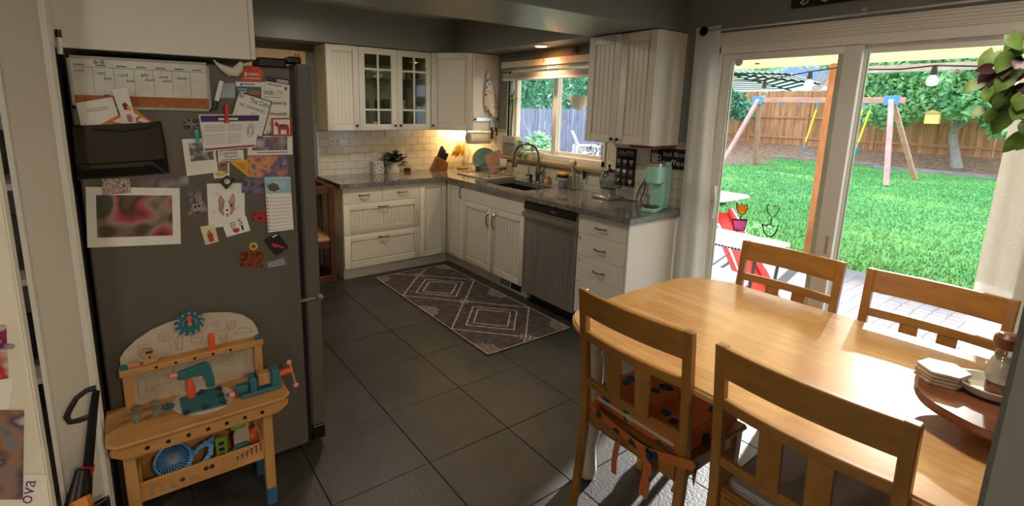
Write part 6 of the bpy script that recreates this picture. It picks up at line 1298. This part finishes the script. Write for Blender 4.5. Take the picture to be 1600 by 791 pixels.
# dark sign above the door
c = thing('wall_sign', 'black wall sign with white script above the sliding door', 'sign', (3.7,-.01,2.21))
MB().box(3.462,4.30,-.022,-.002,2.213,2.42).build('board', MT['blackmat'], c, bevel=.002)
b = MB()
for (x) in (3.55,3.66):
    b.tube([(x,-.024,2.30),(x+.01,-.024,2.26),(x+.0,-.024,2.235),(x-.02,-.024,2.226),(x-.035,-.024,2.236),(x-.02,-.024,2.25),(x+.03,-.024,2.27)], .004, 6)
b.build('script_lettering', MT['chalk'], c)
# stickers on the glass
def gl_pt(px,py): return U(px,py,'y',.0235)
yel = leafmat('decal_yellow',(214,160,50),(234,190,80),30,.5,.7); pnk = leafmat('decal_pink',(196,120,170),(216,140,190),30,.5,.7)
def flat(mb, pts, y): return mb.prism([(U(px,py,'y',y)) for px,py in pts], (0,.0006,0))
YG = .0225
c = thing('flower_decal', 'yellow tulip in a pink pot stuck on the sliding door', 'decal', tuple(gl_pt(1155,360)))
flat(MB(),[(1151,316),(1155,323),(1159,318),(1163,323),(1168,318),(1168,327),(1164,334),(1159,336),(1153,332),(1151,325)],YG).build('flower', yel, c)
flat(MB(),[(1144,344),(1167,344),(1163,360),(1147,360)],YG).build('flower_pot', pnk, c)
def ink_(pts, c, r=.004): MB().tube([U(px,py,'y',YG-.002) for px,py in pts], r, 6).build('outline', MT['black'], c)
ink_([(1151,316),(1155,323),(1159,318),(1163,323),(1168,318),(1168,327),(1164,334),(1159,336),(1153,332),(1151,325),(1151,316)], c, .003); ink_([(1158,337),(1157,343)], c, .004); ink_([(1144,343),(1168,344)], c, .005); ink_([(1145,345),(1147,360),(1163,361),(1167,345)], c, .003)
c = thing('flower_decal', 'clear tulip outline decal right of the yellow tulip', 'decal', tuple(gl_pt(1205,370)))
ink_([(1198,321),(1200,333),(1207,340),(1214,335),(1218,324),(1214,321),(1208,323),(1202,320),(1198,321)], c, .003); ink_([(1206,341),(1204,351)], c, .004); ink_([(1191,350),(1196,353),(1202,350),(1208,354),(1216,353),(1213,362),(1206,370),(1198,369),(1193,360),(1191,350)], c, .004)
o = MB().lathe([(.026,0),(.026,.008),(.022,.012),(.001,.013)], U(1155,97,'y',.022), 22, ax=(0,-1,0)).build('door_sensor', mat('sensor',(206,206,190),.5)); tag(o, 'round white sensor stuck at the top of the sliding door glass', 'sensor')
q = U(1496,113,'y',.071); o = MB().tube([q+Vector((.011*math.cos(a*PI/8),-.004,.011*math.sin(a*PI/8))) for a in range(16)], .004, 6, True).build('suction_hook', MT['white']); tag(o, 'small white suction ring on the fixed door pane', 'hook')
# hanging vine at the upper right
c = thing('hanging_plant', 'trailing green and maroon vine hanging at the upper right', 'plant', tuple(U(1620,60,'y',-1.2)))
YV = -1.2
lg_ = leafmat('vine_green',(56,88,30),(114,146,58),30,.45,.4); lm_ = leafmat('vine_maroon',(52,20,28),(84,36,44),30,.45,.25)
leaves = [(1553,82,1533,108,.030,0),(1592,66,1578,92,.034,0),(1550,107,1527,110,.022,1),(1550,112,1533,137,.028,1),(1532,128,1506,142,.028,0),(1545,138,1540,157,.020,0),(1556,135,1550,160,.028,0),(1575,120,1560,140,.030,0),(1577,85,1560,110,.030,0),(1585,140,1562,172,.036,0),(1533,170,1520,183,.020,0),(1550,170,1543,190,.022,0),(1577,172,1554,205,.036,0),(1600,165,1585,185,.032,0),(1596,212,1571,235,.026,0),(1605,215,1590,232,.028,0),(1600,92,1588,105,.026,1),(1605,135,1586,148,.030,1),(1600,70,1590,85,.03,0),(1572,98,1566,120,.022,1),(1590,110,1575,130,.028,0),(1600,150,1590,170,.03,0),(1570,150,1556,168,.026,0),(1612,190,1600,210,.03,0),(1580,55,1592,75,.024,0),(1565,128,1548,150,.022,0)]
for i,(x0,y0,x1,y1,w_,m) in enumerate(leaves):
    yy = YV+.03*math.sin(i*2.3); a = U(x0,y0,'y',yy); b_ = U(x1,y1,'y',yy-.02); L = (b_-a).length
    mb = MB(); leaf_mb(mb, a, b_-a, (.25*math.sin(i),-1,.2), w_*.75, L*1.15, fold=.2, droop=.12, heart=.22); mb.build('leaf', lm_ if m else lg_, c, smooth=60)
b = MB()
for path in ([(1640,40),(1600,75),(1580,105),(1556,112),(1540,125)],[(1640,60),(1605,110),(1585,130),(1570,150),(1555,170)],[(1640,120),(1600,160),(1570,172),(1545,170)],[(1640,180),(1615,200),(1600,215)],[(1640,30),(1600,60),(1575,80),(1555,84)],[(1640,90),(1600,120),(1575,135)],[(1640,185),(1600,187),(1588,184)]):
    b.tube([U(x,y,'y',YV+.01) for x,y in path], .0025, 5)
b.build('stems', lm_, c)
PV = U(1690,-20,'y',YV); MB().lathe([(.06,-.12),(.09,-.06),(.1,0),(.09,0),(.001,-.01)], PV, 24).build('pot', MT['white'], c)
for k in range(3): a = k*2.1; MB().cyl(PV+Vector((.09*math.cos(a),.09*math.sin(a),0)), Vector((PV.x,PV.y,ZC)), .002, n=5).build('hanger_cord', MT['trim'], c)
# ================================================================ OUTDOORS
G = -.15
t = NT('concrete_patio'); v = t.coords(); f = t.noise(v, 3, 5); t.l(t.ramp(f,[(.3,lin((84,88,100))),(.7,lin((108,112,124)))]), t.b.inputs['Base Color']); t.set(Roughness=.8); t.bump(t.noise(v,60,3),.2,.004)
o = MB().box(-3,9,.15,3.45,G-.1,G).build('floor_patio', t.m); struct(o)
t = NT('lawn_green'); v = t.coords(); f = t.noise(v, .55, 3, .5); f2 = t.noise(v, 14, 5, .7); 
ca_ = t.ramp(f,[(.35,lin((80,144,82))),(.6,lin((108,168,90))),(.75,lin((172,200,108)))]); cb_ = t.ramp(f2,[(.3,lin((62,114,64))),(.7,lin((134,184,112)))])
t.l(t.mix(.45,ca_,cb_), t.b.inputs['Base Color']); t.set(Roughness=.9); t.b.inputs['Specular IOR Level'].default_value = .1; t.bump(f2,.6,.03); LAWN = t.m
o = MB().box(-5.2,12,3.45,18.0,G-.2,G-.012).build('lawn', LAWN); tag(o, 'mown green lawn behind the patio', 'lawn', kind='stuff')
rng = np.random.default_rng(3)
N = 70000
gx = rng.uniform(-5.1,8,N); gy = 3.5+14.5*rng.random(N)**1.5; gh = rng.uniform(.025,.06,N); ga = rng.uniform(0,2*PI,N); gw = rng.uniform(.004,.010,N)*(1+gy*.06); lx = rng.normal(0,.02,N); ly = rng.normal(0,.02,N)
A_ = np.stack([gx-gw*np.cos(ga),gy-gw*np.sin(ga),np.full(N,G-.012)],1); B_ = np.stack([gx+gw*np.cos(ga),gy+gw*np.sin(ga),np.full(N,G-.012)],1); C_ = np.stack([gx+lx,gy+ly,G-.012+gh],1)
vv = np.stack([A_,B_,C_],1).reshape(-1,3)
o = put('grass_blades', np_mesh('grass_blades', vv, np.arange(3*N).reshape(-1,3), LAWN)); tag(o, 'short green grass blades standing on the lawn', 'grass', kind='stuff')
# mulch bed rising to the fence
mb_ = MB().add([(-10,18.0,G-.02),(12,18.0,G-.02),(12,20.4,.28),(-10,20.4,.28),(-10,18,G-.3),(12,18,G-.3),(12,20.4,G-.3),(-10,20.4,G-.3)],[(0,1,2,3),(4,7,6,5),(0,4,5,1),(1,5,6,2),(2,6,7,3),(3,7,4,0)])
MULCH = blotch('mulch',[(92,64,46),(132,100,78),(160,130,108)],9,.95,6)
o = mb_.build('mulch_bed', MULCH); tag(o, 'brown mulch bed sloping up along the back fence', 'mulch', kind='stuff')
o = MB().prism([(-10,12.2,G-.01),(-3.9,13.6,G-.01),(-3.6,15.2,G-.01),(-4.7,18.1,G-.01),(-10,18.1,G-.01)],(0,0,.02)).build('mulch_patch', MULCH); tag(o, 'brown mulch patch under the left end of the swing set', 'mulch', kind='stuff')
tim = wood('grey_timber',(120,104,104),(160,142,140),(.2,1,1),.8)
for (a,b_,y,lab) in ((-4.9,-1.2,18.2,'weathered border timber at the lawn edge under the first swing'),(-1.2,2.6,17.5,'weathered border timber at the lawn edge in front of the tree'),(2.6,6.5,17.7,'weathered border timber at the right lawn edge')):
    o = MB().box(a,b_-.05,y-.08,y+.06,G-.02,G+.1).build('border_timber', tim, bevel=.01); tag(o, lab, 'timber', 'border timbers')
# fences
def fence(name, lab, F, u0, u1, z0, z1, m, mr, seedn, rn=.03, gap=.003):
    c = thing(name, lab, 'fence', tuple(F[0]+F[1]*u0)); rnd = random.Random(seedn); b = MB(); u = u0
    while u < u1:
        w_ = .135; n_ = rnd.uniform(-.012,.012); top = z1+rnd.uniform(-.03,.03)
        b.fb(F,u,u+w_,n_,n_+.018,z0,top); u += w_+rnd.uniform(.0,gap)
    o = b.build('pickets', m, c); o['kind'] = 'stuff'
    for z in (z0+.35,(z0+z1)/2+.05,z1-.35): MB().fb(F,u0,u1,rn,rn+.045,z-.045,z+.045).build('rail', mr, c)
    u = u0
    while u < u1: MB().fb(F,u,u+.1,min(rn,.02)-.005,min(rn,.02)+.09,z0-.1,z1-.05).build('post', mr, c); u += 2.4
    return c
fw_ = wood('cedar_boards',(140,90,58),(206,150,104),(1,1,.07),.85,g=6.5); fr_ = wood('cedar_rail',(164,110,74),(196,140,98),(.2,1,1),.8)
fence('back_fence','tall brown cedar fence at the back of the yard',(Vector((0,20.48,0)),Vector((1,0,0)),Vector((0,-1,0))),-9.5,11,.24,2.56,fw_,fr_,1)
fg_ = wood('shaded_boards',(96,96,112),(158,158,176),(1,1,.07),.9,g=7)  # blue-grey tone is the fence's shade painted into the boards
fence('side_fence','grey picket fence, shade painted into its boards, seen through the kitchen window',(Vector((-9.6,0,0)),Vector((0,1,0)),Vector((1,0,0))),2.5,20.3,-.2,1.62,fg_,wood('grey_rail',(110,104,104),(140,132,130)),2,-.12,.014)
# foliage
def foliage(blobs, n, size, seedn):
    r = np.random.default_rng(seedn); w_ = np.array([b[1][0]*b[1][1]*b[1][2] for b in blobs])**(2/3); idx = r.choice(len(blobs), n, p=w_/w_.sum())
    C = np.array([b[0] for b in blobs])[idx]; Rr_ = np.array([b[1] for b in blobs])[idx]
    d = r.normal(size=(n,3)); d /= np.linalg.norm(d,axis=1)[:,None]; rad = 1-.45*r.random(n)**1.7
    P = C+d*Rr_*rad[:,None]+r.normal(0,.06,(n,3))
    nrm = d+r.normal(0,.7,(n,3))+np.array([0,0,.4]); nrm /= np.linalg.norm(nrm,axis=1)[:,None]
    a = np.cross(nrm, r.normal(size=(n,3))); a /= np.linalg.norm(a,axis=1)[:,None]; b = np.cross(nrm,a); s = size*r.uniform(.6,1.4,n)[:,None]
    V_ = np.stack([P-a*s,P-b*s*.42+nrm*s*.1,P+a*s,P+b*s*.42+nrm*s*.1],1).reshape(-1,3)
    return V_, np.arange(4*n).reshape(-1,4)
lfA = leafmat('tree_leaf',(96,160,104),(176,216,150),1.4,.5,.35); lfB = leafmat('hedge_leaf',(60,124,96),(130,190,140),1.2,.5,.3); bark = mat('bark',(158,148,138),.9,var=.2,scale=8,bump=.5,bscale=20)
def tree(name, lab, base, h, tr, blobs, n, size, m, seedn, trunk=True, grp='trees in the yard', cat='tree'):
    c = thing(name, lab, cat, base, grp); V_, F_ = foliage(blobs, n, size, seedn); o = put('foliage', np_mesh('foliage', V_, F_, m), c); o['kind'] = 'stuff'
    if trunk:
        B0 = Vector(base); b = MB(); b.tube([B0, B0+Vector((-.12,0,h*.35)), B0+Vector((-.25,0,h*.7)), B0+Vector((-.2,0,h))], [tr*1.35,tr,tr*.9,tr*.7], 10)
        for (dx,dz) in ((-1.2,1.0),(1.1,1.1),(-.3,1.5),(.6,1.4)): b.tube([B0+Vector((-.22,0,h*.85)), B0+Vector((dx*.5,.1,h+dz*.5)), B0+Vector((dx,.2,h+dz))], [tr*.6,tr*.4,tr*.15], 7)
        b.build('trunk', bark, c)
    return c
tree('garden_tree','light green leafy tree with a pale trunk in front of the back fence',(.62,18.9,-.05),1.5,.125,[((-.2,18.2,3.3),(2.0,1.6,1.5)),((-1.8,18.6,2.9),(1.3,1.2,1.1)),((1.6,18.4,2.6),(1.4,1.2,1.2)),((.3,18.8,4.4),(1.8,1.4,1.2)),((-1.2,17.9,1.9),(1.1,.8,.7)),((2.0,18.0,1.6),(.9,.8,.7)),((.6,17.6,2.2),(1.2,.7,.7)),((-2.6,18.8,4.0),(1.2,1.2,1.1))],26000,.095,lfA,11)
tree('garden_tree','tree showing above the fence behind the right end of the swing set',(-5.5,23.5,0),3,.15,[((-5.8,23.5,4.8),(3.4,1.4,1.0)),((-9.5,24,4.6),(2.5,1.4,1.2))],8000,.12,lfA,12,grp=None)
tree('garden_tree','leafy tree at the far right behind the vine',(4.2,21.5,0),2.5,.15,[((4.0,21.5,3.4),(1.8,1.4,1.4)),((6.5,21.5,3.6),(2.2,1.4,1.6))],8000,.12,lfA,13,grp=None)
tree('garden_shrub','green shrub branch hanging over the left end of the back fence',(-7.6,19.4,.1),1.0,.05,[((-7.4,19.3,2.0),(.65,.5,.6)),((-6.8,19.2,1.7),(.45,.4,.4))],900,.13,lfB,14,grp=None,cat='shrub')
for i,(y,r,lab) in enumerate(((6.0,2.2,'dense green tree leftmost over the grey picket fence'),(9.0,2.4,'dense green tree in the middle over the grey picket fence'),(12.4,2.5,'dense green tree right over the grey picket fence'),(16.0,2.5,'dense green tree farthest along the grey picket fence'))):
    tree('hedge_tree',lab,(-11.6,y,-.2),1.6,.14,[((-11.4,y,2.6),(1.5,r*.85,1.6)),((-11.8,y+.5,4.6),(1.6,r*.85,1.6))],9000,.125,lfB,20+i,grp='trees behind the grey fence')
tree('garden_shrub','pale green bush in front of the grey picket fence',(-7.6,8.0,-.15),.4,.04,[((-7.6,7.95,.35),(.32,.38,.42))],1100,.09,leafmat('pale_leaf',(120,180,130),(190,226,180),3),31,grp=None,cat='shrub')
# white garden chair seen through the kitchen window
AC = Vector((-6.9,9.6,G)); c = thing('garden_chair','white slatted garden chair in front of the grey fence','chair',tuple(AC)); R45 = Matrix.Translation(AC) @ Matrix.Rotation(math.radians(-35),4,'Z')
for k in range(6): MB().add([(x,y,z) for z,y in ((.3,-.25),(1.05,-.6)) for x,y in ((-.27+k*.09,y),(-.195+k*.09,y),(-.195+k*.09,y+.02),(-.27+k*.09,y+.02))],[(3,2,1,0),(4,5,6,7),(0,1,5,4),(1,2,6,5),(2,3,7,6),(3,0,4,7)]).xf(R45).build('back_slat', MT['white'], c)
for k in range(5): MB().box(-.27,.27,-.22+k*.11,-.13+k*.11,.30+k*.02,.32+k*.02).xf(R45).build('seat_slat', MT['white'], c)
for s_ in (-1,1): MB().box(s_*.30-.03,s_*.30+.03,.2,.28,0,.55).xf(R45).build('leg', MT['white'], c); MB().box(s_*.32-.05,s_*.32+.05,-.45,.32,.55,.58).xf(R45).build('armrest', MT['white'], c); MB().box(s_*.29-.02,s_*.29+.02,-.5,-.42,0,.56).xf(R45).build('leg', MT['white'], c)
rnd = random.Random(9); stn = [mat('rock_%d'%i,q,.9,var=.2,bump=.4,bscale=12) for i,q in enumerate(((120,112,116),(150,140,140),(96,90,100)))]
for k in range(16):
    x,y = -7.6+rnd.uniform(-1.2,1.6), 10.6+rnd.uniform(-1.0,2.6); r = rnd.uniform(.14,.34); b = MB().ball((x,y,G+r*.35),(r*rnd.uniform(.8,1.3),r,r*.6),9); o = b.build('garden_rock', stn[k%3], smooth=20); tag(o,'grey rock in the rock pile by the grey picket fence','rock','rocks by the grey fence')
o = MB().box(-9.6,-5.2,2.0,18,G-.2,G-.012).build('gravel_bed', blotch('gravel',[(110,100,100),(150,140,138),(170,160,156)],5,.95,6)); tag(o,'grey gravel strip along the grey picket fence','gravel',kind='stuff')
# swing set
c = thing('swing_set','wooden swing set with blue brackets on the lawn','swing set',(-1.6,13.5,G))
sw = wood('play_timber',(168,112,96),(200,146,124),(.3,1,1),.7); swp = wood('play_leg',(178,126,120),(206,158,150),(1,1,.3),.7)
MB().box(-3.5,.42,13.44,13.56,1.93,2.09).build('beam', sw, c, bevel=.01)
blu = mat('bracket_blue',(70,132,190),.4)
for (xt,xb) in ((-3.35,-3.8),(.15,.625)):
    for (yb_) in (12.42,14.7): MB().tube([(xt,13.5+(-.06 if yb_ < 13.5 else .06),1.98),(xb,yb_,G)], .075, 4).build('leg', swp if yb_ < 13.5 else sw, c, smooth=10)
    bb = MB().box(xt-.16,xt+.16,13.41,13.59,1.88,2.13).build('bracket', blu, c, bevel=.01); MB().box(xt-.06,xt+.06,13.406,13.41,1.97,2.04).build('logo_print', MT['chalk'], bb)
for x in (-2.6,-2.1,-1.62,-1.14,-.46,.0): MB().box(x-.03,x+.03,13.46,13.54,1.86,1.93).build('hanger', blu, c, bevel=.01)
ylw = mat('chain_yellow',(224,206,40),.5)
def swing(lab, x0, x1, zs, m, bucket, x0b=None, x1b=None):
    c = thing('swing', lab, 'swing', (x0,13.5,zs)); x0b = x0 if x0b is None else x0b; x1b = x1 if x1b is None else x1b
    for (xa,xb) in ((x0,x0b),(x1,x1b)):
        q0 = Vector((xa,13.5,1.86)); q1 = Vector((xb,13.5,zs)); MB().cyl(q0,q0.lerp(q1,.1),.012,n=6).build('chain_top', MT['chrome'], c); MB().cyl(q0.lerp(q1,.1),q0.lerp(q1,.85),.024,n=8).build('chain_sleeve', ylw, c); MB().cyl(q0.lerp(q1,.85),q1,.013,n=6).build('chain_end', MT['chrome'], c)
    if bucket: MB().lathe([(.10,-.22),(.17,-.17),(.19,0),(.17,0),(.15,-.15),(.001,-.18)], ((x0b+x1b)/2,13.5,zs), 16).build('bucket_seat', m, c)
    else: ribbon(MB(), [(x0b,13.5,zs),(x0b+.04,13.5,zs-.13),((x0b+x1b)/2,13.5,zs-.2),(x1b-.04,13.5,zs-.13),(x1b,13.5,zs)], .15, .015, up=(0,1,0)).build('belt_seat', m, c)
swing('belt swing with yellow chains under the swing set beam',-1.62,-1.14,.60,mat('swing_blue',(50,120,150),.4),False,-1.85,-1.35)
swing('toddler bucket swing with yellow chain seen past the door post',-.46,-.30,.68,mat('swing_teal',(30,120,140),.4),True,-.72,-.5)
# striped parasol
UC = Vector((-.35,6.1,0)); c = thing('patio_umbrella','green and white striped patio umbrella at the upper left','umbrella',tuple(UC)); um = [cloth('stripe_green',(30,60,58),.8,.3),cloth('stripe_white',(222,228,220),.8,.45)]
UT = Matrix.Translation((UC.x,UC.y,2.36)) @ Matrix.Rotation(math.radians(-5),4,'X')
b = MB(); RU, DR, NR = 1.52, .17, 20
f_ = lambda a,t: UT @ Vector((RU*t*math.cos(a),RU*t*math.sin(a),-DR*t**1.1))
for k in range(8):
    a0, a1 = PI/8+k*PI/4, PI/8+(k+1)*PI/4
    for r in range(NR):
        t0, t1 = (r+(.3 if r%2 else 0))/NR, (r+1+(0 if r%2 else .3))/NR
        b.add([f_(a0,t0),f_(a1,t0),f_(a1,t1),f_(a0,t1)],[(0,1,2,3)],r%2)
b.build('canopy', um, c); MB().cyl((UC.x,UC.y,G),(UC.x,UC.y,2.33),.022,n=10).build('pole', MT['darkmetal'], c)
for k in range(8): a = PI/8+k*PI/4; MB().tube([f_(a,0)-Vector((0,0,.03)),f_(a,1)-Vector((0,0,.015))], .014, 5).build('rib', MT['black'], c)
MB().lathe([(.25,0),(.25,.05),(.05,.09)], (UC.x,UC.y,G), 20).build('base', MT['darkmetal'], c)
# neighbour house
c = thing('neighbour_house','blue-grey roofed house behind the back fence','house',(-8,29,0)); rf = mat('roof_blue',(92,112,160),.9,var=.2,scale=4)
MB().box(-11,-3.2,26.6,34,0,2.9).build('wall', mat('house_wall',(170,176,190),.9), c); MB().prism([(-11.4,26.2,2.95),(-11.4,30.2,5.0),(-11.4,34.3,2.95)],(8.6,0,0)).build('roof', rf, c); MB().box(-11.4,-2.8,26.12,26.2,2.82,3.0).build('gutter', MT['white'], c)
# patio cover: post, beam, shade sail
o = MB().box(2.34,2.43,3.57,3.66,G,2.20).build('patio_post', wood('post_pine',(168,102,60),(206,140,90),(1,1,.25),.7,g=7), bevel=.008); tag(o,'knotty brown wooden post at the patio edge','post')
o = MB().box(2.40,7.5,3.60,3.72,2.075,2.15).build('patio_beam', mat('beam_grey',(186,190,198),.6)); tag(o,'light grey beam carried by the wooden patio post','beam')
t = NT('shade_cloth'); v = t.coords(); f = t.noise(v,3,4,.6,1.0); col_ = t.ramp(f,[(.3,lin((202,156,92))),(.7,lin((226,188,124)))]); t.l(col_,t.b.inputs['Base Color']); t.set(Roughness=.9)
tl_ = t.n('ShaderNodeBsdfTranslucent'); t.l(col_,tl_.inputs[0]); m1 = t.n('ShaderNodeMixShader'); m1.inputs[0].default_value = .65; t.l(t.b.outputs[0],m1.inputs[1]); t.l(tl_.outputs[0],m1.inputs[2]); tp = t.n('ShaderNodeBsdfTransparent'); m2 = t.n('ShaderNodeMixShader'); m2.inputs[0].default_value = .07; t.l(m1.outputs[0],m2.inputs[1]); t.l(tp.outputs[0],m2.inputs[2]); t.l(m2.outputs[0],t.out.inputs['Surface'])
vs = []; NX, NY = 24, 10
for j in range(NY+1):
    for i in range(NX+1):
        u, w_ = i/NX, j/NY; vs.append((-.6+8.0*u, .35+3.3*w_, 2.72-.53*w_-.10*math.sin(PI*w_)+.02*math.sin(9*u)*math.sin(PI*w_)))
o = MB().add(vs,[(j*(NX+1)+i,j*(NX+1)+i+1,(j+1)*(NX+1)+i+1,(j+1)*(NX+1)+i) for j in range(NY) for i in range(NX)]).build('shade_sail', t.m, smooth=80); tag(o,'tan shade cloth stretched over the patio','shade sail')
# string lights
c = thing('string_lights','black string of light bulbs hanging along the patio cover','string lights',(2.5,3.4,2.1)); cord = MB(); be = mat('bulb_glow',(235,240,255),.3,emit=2.2)
bulbs = [(1.63,3.3,2.24,0),(1.70,3.4,1.95,0),(2.21,3.4,2.04,1),(2.732,3.4,2.03,1),(3.34,3.4,2.045,1),(3.94,3.4,2.04,1)]
cord.tube([(-.5,3.4,2.12),(.6,3.4,2.04),(1.70,3.4,2.02),(2.21,3.4,2.10),(2.45,3.5,2.14)],.008,5); cord.tube([(2.45,3.55,2.12),(2.732,3.4,2.10),(3.05,3.45,2.09),(3.34,3.4,2.11),(3.65,3.45,2.09),(3.94,3.4,2.10),(5,3.5,2.12)],.008,5); cord.build('cord', MT['black'], c)
for (x,y,z,lit) in bulbs:
    bo_ = MB().cyl((x,y,z-.03),(x,y,z+.06),.032,.02,n=10).build('socket', MT['black'], c); MB().lathe([(.022,-.03),(.042,-.06),(.05,-.09),(.036,-.125),(.001,-.135)],(x,y,z),14).build('bulb', be if lit else MT['clear'], bo_)
# yellow roofed box on a wire
fd = U(1457,185,'y',17.0); c = thing('hanging_box','yellow square box hanging in front of the tree','bird feeder',tuple(fd)); MB().box(fd.x-.17,fd.x+.17,16.9,17.1,fd.z-.17,fd.z+.15).build('box', mat('hanging_box_yellow',(226,186,104),.6), c, bevel=.01); MB().cyl((fd.x,17.0,fd.z+.15),(fd.x,17.0,3.4),.008,n=5).build('wire', MT['black'], c); MB().prism([(fd.x-.22,16.86,fd.z+.15),(fd.x+.22,16.86,fd.z+.15),(fd.x,16.86,fd.z+.26)],(0,.28,0)).build('roof', mat('hanging_box_roof',(190,150,80),.6), c)
# hex patterned outdoor rug
t = NT('hex_rug'); v = t.coords((1,1,1)); vo = t.n('ShaderNodeTexVoronoi', feature='DISTANCE_TO_EDGE'); vo.inputs['Scale'].default_value = 9; vo.inputs['Randomness'].default_value = .12; t.l(v,vo.inputs['Vector'])
t.l(t.ramp(vo.outputs['Distance'],[(.03,lin((58,62,76))),(.08,lin((104,108,122)))]), t.b.inputs['Base Color']); t.set(Roughness=.9)
o = MB().box(3.02,5.4,.3,3.2,G+.001,G+.012).build('outdoor_rug', t.m); tag(o,'pale outdoor mat with a hexagon net pattern on the patio','rug')
# patio furniture
wm = mat('patio_white',(226,230,236),.4); bk = mat('cast_black',(54,56,62),.5)
c = thing('patio_table','white patio table standing at the lawn edge','table',(1.35,2.75,G)); MB().prism([(x,y,.57) for x,y in rr(.75,1.88,2.35,3.05,.08)],(0,0,.03)).build('tabletop', wm, c, bevel=.006)
for (x,y) in ((.85,2.45),(1.75,2.45),(.85,2.95),(1.75,2.95)): MB().tube([(x,y,.57),(x+.03,y,.2),(x,y,G)],.014,6).build('leg', MT['chrome'], c)
c = thing('patio_side_table','white mesh-topped metal table in front of the glass door','table',(2.9,.95,G)); MB().prism([(x,y,.535) for x,y in rr(2.45,3.17,.62,1.16,.04)],(0,0,.018)).build('tabletop', wm, c, bevel=.004)
b = MB(); 
for k in range(26): b.ball((2.47+k*.027,.62,.545),.012,6); b.ball((2.47+k*.027,1.16,.545),.012,6)
b.build('beaded_edge', bk, c)
for (x,y) in ((2.5,.68),(3.12,.68),(2.5,1.1),(3.12,1.1)): MB().tube([(x,y,.535),(x-.02,y,.25),(x+.01,y,G)],.014,6).build('leg', bk, c)
c = thing('patio_bench','white cushioned bench with dark wicker sides beside the door','bench',(2.55,.62,G)); MB().box(2.15,2.98,.22,.92,.17,.27).build('cushion', cloth('cushion_white',(232,234,240)), c, bevel=.02, seg=2)
t = NT('wicker'); v = t.coords(); vo = t.n('ShaderNodeTexVoronoi'); vo.inputs['Scale'].default_value = 45; t.l(v,vo.inputs['Vector']); t.l(t.ramp(vo.outputs['Distance'],[(.2,lin((60,62,70))),(.45,lin((170,172,180)))]),t.b.inputs['Base Color']); MB().box(2.17,2.96,.24,.90,G,.17).build('wicker_base', t.m, c)
c = thing('toy_slide','red plastic play slide leaning on the patio','slide',(2.5,1.9,G)); 
MB().add([(1.72,2.38,.44),(1.92,2.5,.44),(3.04,1.42,-.10),(2.84,1.25,-.10),(1.72,2.38,.40),(1.92,2.5,.40),(3.04,1.42,-.14),(2.84,1.25,-.14)],[(0,1,2,3),(7,6,5,4),(0,4,5,1),(1,5,6,2),(2,6,7,3),(3,7,4,0)]).build('chute', MT['red'], c)
for (a,b_) in (((1.72,2.38),(2.84,1.25)),((1.92,2.5),(3.04,1.42))): MB().tube([(a[0],a[1],.47),((a[0]+b_[0])/2,(a[1]+b_[1])/2,.21),(b_[0],b_[1],-.09)],.035,8).build('side_rail', MT['red'], c)
for (x,y) in ((1.75,2.42),(1.98,2.5)): MB().cyl((x,y,G),(x,y,.42),.02,n=8).build('support', bk, c)
